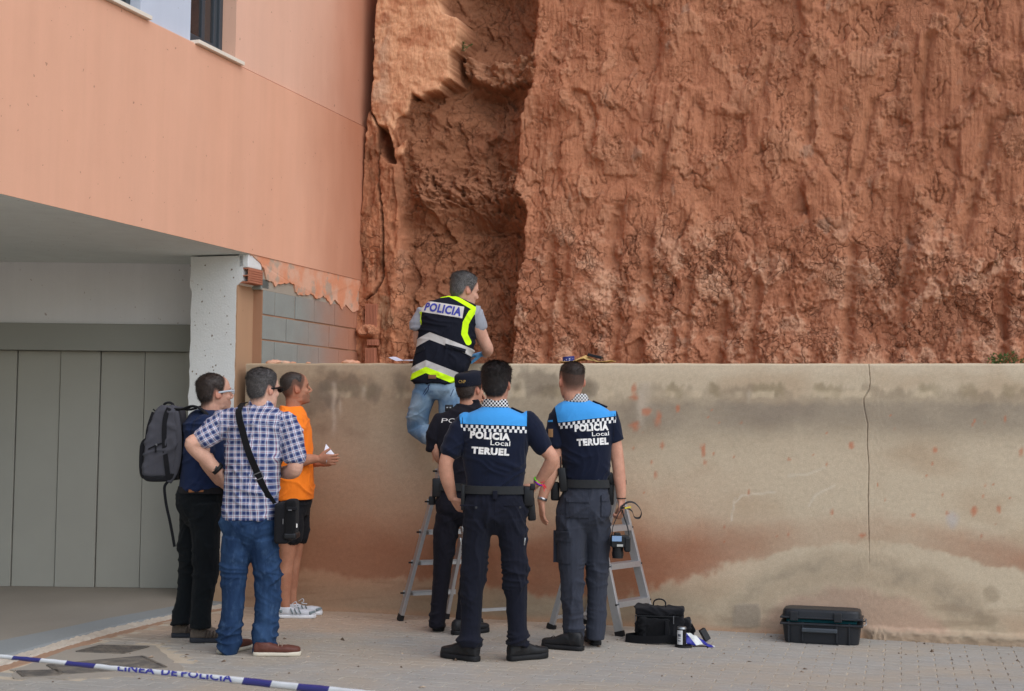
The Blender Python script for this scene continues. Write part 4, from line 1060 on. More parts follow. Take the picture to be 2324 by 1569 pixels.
def shoe(heel, toe, L=.29, W=.10, Hh=.11, sole_h=.028, ankle=.055, tip=.045):
    """heel/toe: ground points; returns (upper pieces, sole pieces)"""
    h = np.asarray(heel, float); t = np.asarray(toe, float); d = nrm((t-h)*[1, 1, 0]); s = np.array([d[1], -d[0], 0]); up = np.array([0, 0, 1.])
    z0 = min(h[2], t[2])
    def sec(u, a, z1, z2, e=2.6, n=22):
        th = np.linspace(0, 2*np.pi, n, endpoint=False); ct, st = np.cos(th), np.sin(th)
        ct = np.sign(ct)*np.abs(ct)**(2/e); st = np.sign(st)*np.abs(st)**(2/e)
        return h*[1, 1, 0]+d*u*L+np.outer(ct*a, s)+np.outer((z1+z2)/2+st*(z2-z1)/2, up)+up*z0
    prof = ((.0, .22, .75), (.03, .31, .95), (.12, .36, 1.0), (.28, .36, 1.0), (.42, .38, .86), (.55, .43, .68), (.70, .48, .55), (.84, .45, .48), (.94, .34, .42), (.99, .18, .34))
    up_ = [sec(u, a*W, sole_h*.6, sole_h+(Hh-sole_h)*q if q > .6 else sole_h+tip*q/.5*.95) for u, a, q in prof]
    so = [sec(u, a*W*1.06+.002, .0, sole_h+.004*(u > .8), 5.0) for u, a, q in prof]
    so = [skin_rings([sec(-.012, .18*W, .004, sole_h*.9, 4)]+so+[sec(1.005, .14*W, .010, sole_h, 3)])]
    c = h*[1, 1, 0]+d*.20*L+up*z0
    upper = [skin_rings(up_), tube([c+up*(Hh*.5), c+up*(Hh+ankle)], [(.042, .050), (.040, .046)], ref=s, n=18, round_=0)]
    return upper, so
def shoe_at(at, d, L=.29, **kw):
    d = nrm(np.asarray(d, float)*[1, 1, 0]); h = np.asarray(at, float)*[1, 1, 0]-d*.20*L+np.array([0, 0, at[2]])
    return shoe(h, h+d*L, L, **kw)
M_TXT_W = plain('white_print', lin(232, 230, 226), .8, .05, 200)
def text_mesh(body, size, bold=0.0, sx=1.0, shear=0.0, maxlen=.006):
    c = bpy.data.curves.new('t', 'FONT'); c.body = body; c.size = size; c.offset = bold*size; c.shear = shear; c.space_character = 1.0+bold*2.2; c.resolution_u = 3; c.fill_mode = 'FRONT'
    o = bpy.data.objects.new('t', c); COL.objects.link(o); dg = bpy.context.evaluated_depsgraph_get(); me = bpy.data.meshes.new_from_object(o.evaluated_get(dg))
    bpy.data.objects.remove(o); bpy.data.curves.remove(c)
    bm = bmesh.new(); bm.from_mesh(me); bmesh.ops.triangulate(bm, faces=bm.faces[:])
    for _ in range(4):
        es = [e for e in bm.edges if e.calc_length() > maxlen]
        if not es: break
        bmesh.ops.subdivide_edges(bm, edges=es, cuts=1); bmesh.ops.triangulate(bm, faces=bm.faces[:])
    bm.verts.index_update(); V = np.array([v.co[:] for v in bm.verts]); F = [tuple(v.index for v in f.verts) for f in bm.faces]; bm.free(); bpy.data.meshes.remove(me)
    V[:, 0] *= sx; V[:, :2] -= (V[:, :2].max(0)+V[:, :2].min(0))/2
    return V, F
def print_on(target, body, centre, width, height, right=(1, 0, 0), up=(0, 0, 1), ray_dir=(0, 1, 0), bold=.02, mat=None, name='lettering', off=.0022, rot=0.0, shear=0.0, vf=None):
    """flat print laid onto the cloth it is printed on"""
    V, F = vf if vf else text_mesh(body, height*1.4, bold)
    e = V[:, :2].max(0)-V[:, :2].min(0); V = V/[e[0]/width, e[1]/height, 1]
    if shear: V[:, 0] += V[:, 1]*shear
    r, u, dr = np.asarray(right, float), np.asarray(up, float), nrm(ray_dir)
    if rot: r, u = r*math.cos(rot)+u*math.sin(rot), u*math.cos(rot)-r*math.sin(rot)
    bv = BVHTree.FromPolygons([v.co for v in target.data.vertices], [p.vertices[:] for p in target.data.polygons]); out = []; last = None
    for x, y, _ in V:
        q = np.asarray(centre)+r*x+u*y-dr*.5; hit = bv.ray_cast(Vector(q), Vector(dr))
        if hit[0] is None: out.append(last if last is not None else q+dr*.5); continue
        last = np.array(hit[0])-dr*off; out.append(last)
    return link(name, mesh(np.array(out), F), mat or M_TXT_W, target)
def seam(P, target, pts, mat, r=.0019, dy=.5, name='seam'):
    """raised stitched seam following the cloth under it"""
    bv = BVHTree.FromPolygons([v.co for v in target.data.vertices], [p.vertices[:] for p in target.data.polygons]); V = []
    for q in catmull([P.p(*q) for q in pts], 8):
        h = bv.ray_cast(Vector(q-np.array([0, dy, 0])), Vector((0, 1, 0)))
        if h[0] is not None: V.append(np.array(h[0]))
    if len(V) > 3: link(name, mesh(*tube(V, [r]*len(V), n=6, sub=1)), mat, target, smooth=True)
def band(P, rows, mat, name='belt', grow=.012):
    """belt: closed hoop following the waist"""
    (y0, xl, xr, dp), (y1, xl1, xr1, dp1) = rows; a, b = P.p(xl, y0), P.p(xr, y0); c, e = P.p(xl1, y1), P.p(xr1, y1)
    th = np.linspace(0, 2*np.pi, 48, endpoint=False); ex = 2/2.3; ct, st = np.cos(th), np.sin(th); ct = np.sign(ct)*np.abs(ct)**ex; st = np.sign(st)*np.abs(st)**ex
    def ring(l, r, dpt, g): m = (l+r)/2; return m+np.outer(ct*((r[0]-l[0])/2+g), [1, 0, 0])+np.outer(st*(dpt+g), [0, 1, 0])
    return P.raw(name, [skin_rings([ring(a, b, dp, grow*.5), ring(a, b, dp, grow), ring(c, e, dp1, grow), ring(c, e, dp1, grow*.5)])], mat, smooth=False)
def gear(P, x0, y0, x1, y1, dy, depth, mat, name, bevel=.008, parent=None, tilt=0.0):
    a, b = P.p(x0, y1, dy), P.p(x1, y0, dy); c = (a+b)/2; hw, hh = abs(b[0]-a[0])/2, abs(b[2]-a[2])/2
    ax = np.array([math.cos(tilt), 0, math.sin(tilt)]); az = np.array([-math.sin(tilt), 0, math.cos(tilt)])
    return P.raw(name, [rbox(c, ax*hw, np.array([0, depth/2, 0]), az*hh, min(bevel, hw*.45, hh*.45, depth*.45))], mat, parent)
def hoop(c, axis, r1, r2, width, mat, name, P, parent=None, ref=None, expo=2.0):
    """wrist band / watch strap: ring round an arm, axis along the arm"""
    axis = nrm(axis); x = nrm(np.cross(axis, [0, 1, .2]) if ref is None else np.asarray(ref)-axis*(np.asarray(ref)@axis)); y = np.cross(axis, x); th = np.linspace(0, 2*np.pi, 28, endpoint=False)
    def ring(o, g): return np.asarray(c)+axis*o+np.outer(np.cos(th)*(r1+g), x)+np.outer(np.sin(th)*(r2+g), y)
    return P.raw(name, [skin_rings([ring(-width/2, -.001), ring(-width/2, .003), ring(width/2, .003), ring(width/2, -.001)])], mat, parent)

# ================================================================== PEOPLE
SKIN1, SKIN2, SKIN3 = lin(198, 148, 124), lin(206, 160, 138), lin(180, 128, 102)
def mat_hair(name, c1, c2, rough=.5):
    m = Mat(name, rough, .4); p = m.obj(); col = m.mix(m.noise(p, 160, 3, .7).step(.35, .65), c1, c2); m.color(m.vary(col, m.noise(p, 40, 2), .2))
    m.bump(m.noise(p, 380, 2), .6, .002); return m.m
H_BLACK = mat_hair('black_hair', lin(26, 22, 22), lin(44, 37, 34)); H_DARK = mat_hair('dark_brown_hair', lin(44, 36, 32), lin(66, 54, 48))
H_GREY = mat_hair('greying_hair', lin(60, 58, 58), lin(120, 117, 114)); H_SALT = mat_hair('salt_and_pepper_hair', lin(54, 50, 50), lin(98, 94, 92))
M_BOOT = plain('black_boot_leather', lin(34, 34, 36), .5, .15, 40, .3); M_SOLE = plain('black_rubber', lin(28, 28, 30), .7, .1, 40, .2)
M_BELT = fabric('duty_belt_webbing', lin(46, 47, 48), .08, .05); M_GEAR = plain('black_polymer', lin(26, 27, 30), .4, .1, 30, .15)
F_NAVY = lin(20, 26, 44); M_UNI = fabric('dark_navy_twill', lin(23, 25, 36)); M_UNI_K = fabric('near_black_uniform_twill', lin(27, 26, 34))
M_CHAR = fabric('charcoal_twill', lin(54, 57, 67)); M_BLUEBAR = plain('sky_blue_patch', lin(66, 150, 216), .8)
M_STEEL = plain('steel', lin(170, 170, 172), .3, .1, 60, metal=.9); M_BLKBAND = plain('black_band', lin(22, 22, 24), .6)
M_METAL_DK = plain('dark_metal', lin(70, 70, 72), .35, .1, 30, metal=.7)

def boot_trim(P, at, d, L, b, sole_h=.034, toe=.074):
    """stitched toe cap, heel counter and laces on a boot"""
    d = nrm(np.asarray(d, float)*[1, 1, 0]); s = np.array([d[1], -d[0], 0]); h = np.asarray(at, float)*[1, 1, 0]-d*.2*L
    P.raw('toe_cap_seam', [tube([h+d*L*.76-s*.042+[0, 0, sole_h+.004], h+d*L*.74-s*.028+[0, 0, toe-.006], h+d*L*.735+[0, 0, toe+.002], h+d*L*.74+s*.028+[0, 0, toe-.006], h+d*L*.76+s*.042+[0, 0, sole_h+.004]], [.0026]*5, n=6, sub=4)], M_SOLE, b)
    P.raw('heel_counter', [tube([h+d*.075-s*.036+[0, 0, .062], h+d*.012-s*.022+[0, 0, .07], h-d*.001+[0, 0, .072], h+d*.012+s*.022+[0, 0, .07], h+d*.075+s*.036+[0, 0, .062]], [.004]*5, n=6, sub=4)], M_BOOT, b)
    for k in range(4):
        c = h+d*L*(.42+.065*k); z = .105-.011*k; P.raw('lace', [tube([c-s*.024+[0, 0, z-.014], c+[0, 0, z], c+s*.024+[0, 0, z-.014]], [.0028]*3, n=6, sub=3)], M_SOLE, b)
def mat_police_shirt(P, edge_l, edge_r, left_x, right_x, sq=.0155, rowh=.019, slant=.0):
    """dark navy polo with sky-blue yoke over a two-row checker"""
    m = Mat('police_polo', .92, .15); o = m.obj(); x, y, z = m.sep(o); p = m.pos()
    a, b = P.p(*edge_l), P.p(*edge_r); k = (b[2]-a[2])/(b[0]-a[0])
    wob = (m.noise(m.map(o, (1, .2, .3)), 18, 2)-.5)*.008
    h = z-(x-float(a[0]))*float(k)-float(a[2])+wob                       # height over the yoke seam
    xl, xr = float(P.p(left_x, edge_l[1])[0]), float(P.p(right_x, edge_r[1])[0])
    inx = (x > xl+0.0)*(x < xr)
    inx = (x-(h*-.18)-xl > 0.0)*(x < xr)
    blue = (h > 0.0)*inx
    u = ((x-xl)/sq).floor(); v = ((h*-1.0-.004)/rowh); chk = (((u+v.floor()).mod2()) < .5)*(v > 0.0)*(v < 2.0)*inx
    navy = m.vary(m.vary(F_NAVY, m.noise(p, 9, 4), .16), m.noise(p, 200, 2), .12)
    c = m.mix(blue, navy, m.vary(lin(66, 152, 220), m.noise(p, 12, 3), .07)); c = m.mix(chk, c, lin(222, 222, 220))
    m.color(c); pr = m.bump(m.noise(m.map(p, (1, 1, .5), (.2, .4, .3)), 15, 3, .5, .5), .28, .015); m.bump(m.noise(p, 900, 1), .25, .0012, pr)
    m.b.inputs['Sheen Weight'].default_value = .1; return m.m
def mat_checker(name, sq, rowh, z0):
    m = Mat(name, .9, .15); x, y, z = m.sep(m.obj()); u = (x/sq).floor(); v = ((z-z0)/rowh).floor()
    m.color(m.mix(((u+v).mod2()) < .5, lin(24, 26, 36), lin(222, 222, 220))); return m.m
def collar(P, rows, mat, yaw=0):
    return P.cloth('collar', [P.rows(rows, n=32, expo=2.1)], mat, .005, 1)
def local_teruel(P, shirt, pol, loc, ter, rot=0.0):
    for body, (x0, y0, x1, y1), bold, thin in (('POLICIA', pol, .062, 0), ('Local', loc, .008, 1), ('TERUEL', ter, .062, 0)):
        c = P.p((x0+x1)/2, (y0+y1)/2); wd, hg = (x1-x0)/P.m, (y1-y0)/P.m*.84
        print_on(shirt, body, c, wd, hg, bold=bold, rot=rot, name='lettering')

# ---------------- officer in the middle, hands on hips
def officer_centre():
    P = Person(1122, 1500, 'dark-haired officer with hands on hips and blue yoke polo in front of the capped officer', SKIN1, lin(30, 26, 25))
    P.head(1127, 873, 12, 6, k=1.02, neck_to=(1122, 935, .0))
    P.body += [P.rows([(925, 1100, 1148, .055), (945, 1070, 1180, .08), (975, 1062, 1188, .095), (1050, 1066, 1182, .09), (1120, 1070, 1176, .09)])]
    L = [(1062, 962, 0), (1042, 990, -.01), (1022, 1024, -.02), (1012, 1052, -.03), (1014, 1080, -.01), (1020, 1106, .02), (1027, 1130, .05)]
    P.body += [P.limb(L, [.05, .05, .047, .043, .044, .037, .028])]
    P.body += hand(P.p(1027, 1129, .05), P.p(1044, 1156, .07)-P.p(1027, 1129, .05), (.75, .5, -.2), (.6, -.1, .8), .75, 1.0)
    R = [(1192, 958, 0), (1214, 990, 0), (1232, 1014, -.01), (1252, 1038, -.03), (1247, 1058, -.01), (1234, 1078, .02), (1220, 1097, .04)]
    P.body += [P.limb(R, [.05, .05, .047, .041, .042, .036, .027])]
    P.body += hand(P.p(1220, 1097, .04), P.p(1200, 1118, .07)-P.p(1220, 1097, .04), (-.75, .5, -.2), (-.5, -.1, .8), .7, 1.0)
    sm = mat_police_shirt(P, (1047.7, 962), (1195.8, 967.6), 1046, 1195.5)
    torso = P.rows([(921, 1098, 1150, .062, -.005), (929, 1082, 1166, .085), (938, 1063, 1185, .105), (950, 1051, 1200, .118), (968, 1047, 1203, .126), (995, 1048, 1200, .13), (1030, 1049, 1196, .13), (1060, 1052, 1192, .124), (1085, 1056, 1189, .12), (1108, 1057, 1188, .118)])
    sl = P.limb([(1064, 956, 0), (1046, 980, -.005), (1026, 1018, -.02), (1022, 1025, -.02)], [.070, .072, .066, .064])
    sr = P.limb([(1192, 952, 0), (1212, 980, 0), (1230, 1010, -.012), (1234, 1015, -.012)], [.068, .070, .062, .060])
    shirt = P.cloth('shirt', [torso, sl, sr], sm, .0068, 2, folds(3, .006, 6, 4, .55, lambda co: .6+.7*ss(P.p(0, 990)[2], P.p(0, 1100)[2], co[:, 2])))
    local_teruel(P, shirt, (1068, 979, 1158, 999), (1114, 999, 1158, 1012), (1071, 1014, 1156, 1033), -.05)
    P.cloth('collar', [P.rows([(906, 1098, 1150, .066, -.006), (915, 1095, 1153, .072, -.006), (925, 1092, 1157, .076, -.004)], n=32, expo=2.1)], mat_checker('checker_collar', .0105, .0115, float(P.p(0, 922)[2])), .005, 1)
    for xs in ((1160, 927, 1198, 944), (1060, 942, 1086, 929)):
        a, b = P.p(xs[0], xs[1], 0), P.p(xs[2], xs[3], 0); d = nrm(b-a); n_ = np.cross(d, [0, 1, 0])*-1
        P.raw('epaulette', [rbox((a+b)/2+np.array([0, 0, .004]), d*np.linalg.norm(b-a)/2, np.array([0, .024, 0]), n_*.006, .004)], M_UNI)
    fold = trouser_folds(5, .5, .06, .0115, .80)
    tr = P.cloth('trousers', [P.rows([(1098, 1060, 1187, .112), (1120, 1056, 1190, .122), (1150, 1051, 1193, .132), (1175, 1052, 1192, .130), (1190, 1066, 1180, .108), (1204, 1092, 1156, .08), (1216, 1112, 1137, .05)]),
        P.leg([(1086, 1180, 0), (1081, 1240, 0), (1077, 1300, -.005), (1072, 1345, .0), (1069, 1400, .01), (1066, 1445, .0), (1066, 1464, .0)], [(.094, .122), (.092, .108), (.086, .095), (.077, .086), (.073, .083), (.068, .088), (.070, .092)]),
        P.leg([(1158, 1180, 0), (1164, 1240, 0), (1169, 1300, 0), (1172, 1345, .01), (1174, 1400, .015), (1175, 1445, .005), (1175, 1463, .005)], [(.094, .122), (.090, .108), (.084, .094), (.076, .086), (.073, .083), (.068, .088), (.070, .092)])], M_UNI, .0068, 2, fold)
    for pts in (((1124, 1122), (1124, 1160), (1125, 1200)), ((1058, 1125), (1053, 1170), (1052, 1240), (1048, 1330), (1050, 1420)), ((1189, 1125), (1192, 1170), (1194, 1240), (1196, 1330), (1194, 1420))): seam(P, tr, pts, M_UNI)
    for pts in (((1050, 948), (1052, 975), (1056, 1010), (1054, 1036)), ((1197, 945), (1196, 975), (1192, 1010), (1194, 1034))): seam(P, shirt, pts, M_UNI)
    gear(P, 1118, 1114, 1129, 1134, -.140, .010, M_UNI, 'belt_loop', .002, tr); 
    for x in (1066, 1166): gear(P, x-22, 1146, x+12, 1149, -.138, .006, M_UNI, 'pocket_welt', .002, tr); gear(P, x+12, 1150, x+17, 1155, -.143, .006, M_METAL_DK, 'button', .002, tr)
    for x, t in ((1046, .15), (1191, -.1)): gear(P, x-1.5, 1221, x+1.5, 1238, -.09, .004, M_STEEL, 'zip_pull', .001, tr, t)
    band(P, ((1102, 1057, 1188, .118), (1120, 1056, 1190, .121)), M_BELT)
    gear(P, 1187, 1104, 1212, 1150, -.04, .05, M_GEAR, 'handcuff_pouch', .014); gear(P, 1196, 1128, 1215, 1182, .02, .045, M_GEAR, 'holster', .012, tilt=.1); gear(P, 1046, 1100, 1056, 1158, -.03, .05, M_GEAR, 'phone_pouch', .008)
    gear(P, 1203, 1098, 1215, 1112, -.06, .03, M_GEAR, 'pouch_flap', .005)
    for i, (c, o) in enumerate(((lin(120, 220, 60), -.004), (lin(220, 50, 120), .004), (lin(110, 60, 190), .010))):
        hoop(P.p(1222, 1093+2*i-2, .035), P.p(1220, 1097, .04)-P.p(1234, 1078, .02), .030, .030, .007, plain('bracelet_thread', c, .8), 'bracelet', P)
    tass = MB(); rr = random.Random(2)
    for k in range(5):
        q = P.p(1226+rr.uniform(-4, 9), 1098+rr.uniform(-8, 8), .0); e = q+np.array([rr.uniform(.0, .03), -.01, rr.uniform(-.03, .01)]); tass.add(*tube([q, e], [.003, .002], n=6, sub=1))
    t_ = tass.build('bracelet_tassel', plain('tassel_thread', lin(226, 60, 70), .8)); P.kids.append(t_)
    for q, d in (((1068, 1500), (-.78, .62, 0)), ((1172, 1499), (.82, .57, 0))):
        up, so = shoe_at(atz(*q)-P.base, d, .285, W=.10, Hh=.12, sole_h=.034, ankle=.0, tip=.042)
        b = P.cloth('boot', up, M_BOOT, .006, 2, folds(91, .003)); P.raw('sole', so, M_SOLE, b); boot_trim(P, atz(*q)-P.base, d, .285, b)
    o = P.finish(); make_hair(P.H, HL_FULL, .022, .009, H_BLACK, o, 2600, .35, part_seed=3); return P
officer_centre()

# ---------------- officer on the right, camera in hand
def officer_right():
    P = Person(1305, 1472, 'officer with shaved-side haircut and charcoal cargo trousers dangling a camera by its strap', SKIN1, lin(40, 33, 30))
    P.head(1297, 866, -16, 4, k=1.0, neck_to=(1306, 925, .0), line=HL_FULL, neck=.055)
    P.body += [P.rows([(915, 1288, 1330, .055), (935, 1268, 1372, .08), (965, 1262, 1386, .095), (1040, 1284, 1380, .09), (1105, 1292, 1372, .085)])]
    L = [(1270, 955, 0), (1263, 990, 0), (1262, 1030, -.02), (1258, 1062, -.03), (1246, 1090, -.03), (1236, 1115, -.03), (1229, 1138, -.03)]
    P.body += [P.limb(L, [.042, .046, .046, .043, .040, .034, .028])]
    P.body += hand(P.p(1229, 1139, -.03), P.p(1232, 1195, -.02)-P.p(1229, 1139, -.03), (.9, .3, 0), (.3, .9, 0), .35, 1.0)
    R = [(1376, 950, 0), (1390, 985, 0), (1398, 1020, 0), (1403, 1055, -.01), (1406, 1085, -.02), (1409, 1112, -.03), (1410, 1134, -.03)]
    P.body += [P.limb(R, [.042, .044, .044, .041, .040, .034, .028])]
    P.body += hand(P.p(1410, 1135, -.03), P.p(1411, 1190, -.05)-P.p(1410, 1135, -.03), (-.85, .4, 0), (-.4, .9, 0), 1.15, 1.0, .8)
    sm = mat_police_shirt(P, (1270.6, 959), (1394.7, 945.0), 1265, 1397)
    torso = P.rows([(907, 1286, 1334, .060), (915, 1272, 1350, .082), (924, 1260, 1372, .10), (938, 1252, 1388, .115), (960, 1254, 1392, .122), (990, 1264, 1390, .126), (1030, 1272, 1388, .124), (1060, 1278, 1384, .118), (1080, 1282, 1380, .115), (1094, 1284, 1378, .112)])
    sl = P.limb([(1268, 945, 0), (1262, 975, 0), (1261, 1008, -.015), (1261, 1016, -.018)], [.062, .064, .062, .061], round_=.25)
    sr = P.limb([(1380, 940, 0), (1388, 965, 0), (1394, 992, 0), (1396, 1000, 0)], [.062, .062, .058, .057], round_=.25)
    shirt = P.cloth('shirt', [torso, sl, sr], sm, .0068, 2, folds(13, .005, 6, 4, .55, lambda co: .6+.7*ss(P.p(0, 970)[2], P.p(0, 1085)[2], co[:, 2])))
    local_teruel(P, shirt, (1302, 961, 1379, 980), (1341, 979, 1380, 990), (1307, 993, 1379, 1012), .06)
    print_on(shirt, '', P.p(1248, 956), .034, .012, mat=M_BLUEBAR, name='sleeve_bar', rot=.08, vf=(np.array([(x, y, 0) for x in np.linspace(-.5, .5, 6) for y in (-.5, .5)]), [(2*i, 2*i+2, 2*i+3, 2*i+1) for i in range(5)]))
    mf = plain('sleeve_badge_stripes', lin(150, 116, 80), .8, .3, 120)
    print_on(shirt, '', P.p(1249, 983), .030, .052, mat=mf, name='sleeve_badge', vf=(np.array([(x, y, 0) for x in np.linspace(-.5, .5, 6) for y in np.linspace(-.5, .5, 8)]), [(i*8+j, i*8+8+j, i*8+9+j, i*8+j+1) for i in range(5) for j in range(7)]))
    P.cloth('collar', [P.rows([(894, 1284, 1331, .066, -.006), (903, 1282, 1335, .07, -.006), (914, 1279, 1340, .076, -.004)], n=32, expo=2.1)], mat_checker('checker_collar', .0105, .0115, float(P.p(0, 906)[2])), .005, 1)
    a, b = P.p(1345, 912), P.p(1378, 926); d = nrm(b-a); P.raw('epaulette', [rbox((a+b)/2+np.array([0, 0, .004]), d*np.linalg.norm(b-a)/2, np.array([0, .024, 0]), np.cross(d, [0, -1, 0])*.006, .004)], M_UNI)
    tr = P.cloth('trousers', [P.rows([(1088, 1284, 1378, .108), (1110, 1278, 1381, .118), (1140, 1268, 1386, .130), (1168, 1266, 1386, .128), (1186, 1284, 1372, .108), (1200, 1304, 1354, .08), (1212, 1320, 1340, .05)]),
        P.leg([(1300, 1175, 0), (1296, 1230, -.01), (1297, 1290, -.01), (1298, 1330, -.01), (1301, 1390, .0), (1301, 1438, .0), (1301, 1456, .0)], [(.100, .118), (.100, .108), (.092, .098), (.082, .09), (.078, .086), (.078, .092), (.080, .096)]),
        P.leg([(1352, 1170, .02), (1355, 1230, .04), (1355, 1290, .05), (1355, 1330, .06), (1354, 1390, .07), (1352, 1432, .07), (1351, 1450, .07)], [(.092, .118), (.088, .108), (.082, .095), (.078, .088), (.073, .084), (.072, .09), (.073, .095)])], M_CHAR, .0068, 2, trouser_folds(15, .52, .05, .011, .84))
    for pts in (((1334, 1108), (1335, 1150), (1335, 1190)), ((1282, 1112), (1272, 1170), (1270, 1200)), ((1272, 1285), (1276, 1350), (1278, 1430))): seam(P, tr, pts, M_CHAR)
    for pts in (((1258, 942), (1268, 970), (1276, 1005)), ((1394, 940), (1393, 965), (1390, 1000))): seam(P, shirt, pts, M_UNI)
    def pocket(x0, y0, x1, y1, flap, name):
        """patch pocket laid on the cloth"""
        for (ya, yb, nm, off) in ((y0, y1, name, .006), (y0-2, flap, 'pocket_flap', .013)):
            g = np.array([(x, y, 0) for x in np.linspace(-.5, .5, 10) for y in np.linspace(-.5, .5, 10)]); f = [(i*10+j, i*10+10+j, i*10+11+j, i*10+j+1) for i in range(9) for j in range(9)]
            q = print_on(tr, '', P.p((x0+x1)/2, (ya+yb)/2), (x1-x0)/P.m, (yb-ya)/P.m, mat=M_CHAR, name=nm, off=off, vf=(g, f))
            s_ = q.modifiers.new('thick', 'SOLIDIFY'); s_.thickness = .007; s_.offset = 0
    pocket(1284, 1128, 1334, 1172, 1138, 'seat_pocket'); pocket(1362, 1124, 1381, 1170, 1136, 'seat_pocket'); pocket(1256, 1206, 1294, 1276, 1226, 'cargo_pocket')
    band(P, ((1088, 1284, 1378, .113), (1106, 1281, 1380, .117)), M_BELT)
    gear(P, 1268, 1062, 1286, 1116, -.06, .04, M_GEAR, 'radio', .006, tilt=.12); gear(P, 1271, 1036, 1274, 1064, -.06, .006, M_GEAR, 'radio_antenna', .002, tilt=.1)
    gear(P, 1250, 1094, 1270, 1136, .0, .06, M_GEAR, 'pouch', .012); gear(P, 1379, 1094, 1393, 1146, .02, .05, M_GEAR, 'holster', .008); gear(P, 1378, 1074, 1396, 1098, .0, .03, M_GEAR, 'pistol_grip', .006, tilt=.6)
    hoop(P.p(1231, 1132, -.03), P.p(1229, 1138, -.03)-P.p(1236, 1115, -.03), .029, .030, .018, M_STEEL, 'wristwatch', P)
    hoop(P.p(1410, 1131, -.03), (0, 0, 1), .029, .030, .006, M_BLKBAND, 'wrist_band', P)
    for q, d in (((1304, 1476), (-.88, .47, 0)), ((1350, 1463), (-.1, 1, 0))):
        up, so = shoe_at(atz(*q)-P.base, d, .285, W=.102, Hh=.115, sole_h=.03, ankle=.0, tip=.04)
        b = P.cloth('boot', up, M_BOOT, .006, 2, folds(91, .003)); P.raw('sole', so, M_SOLE, b); boot_trim(P, atz(*q)-P.base, d, .285, b)
    o = P.finish(fade=.09); make_hair(P.H, ((0, 22, 36, 48, 62, 80, 95, 120, 150, 180), (.076, .073, .060, .042, .018, .012, .012, .0, -.015, -.02)), .009, .002, H_DARK, o, 2000, .35, .075, part_seed=5); return P
OFF_R = officer_right()

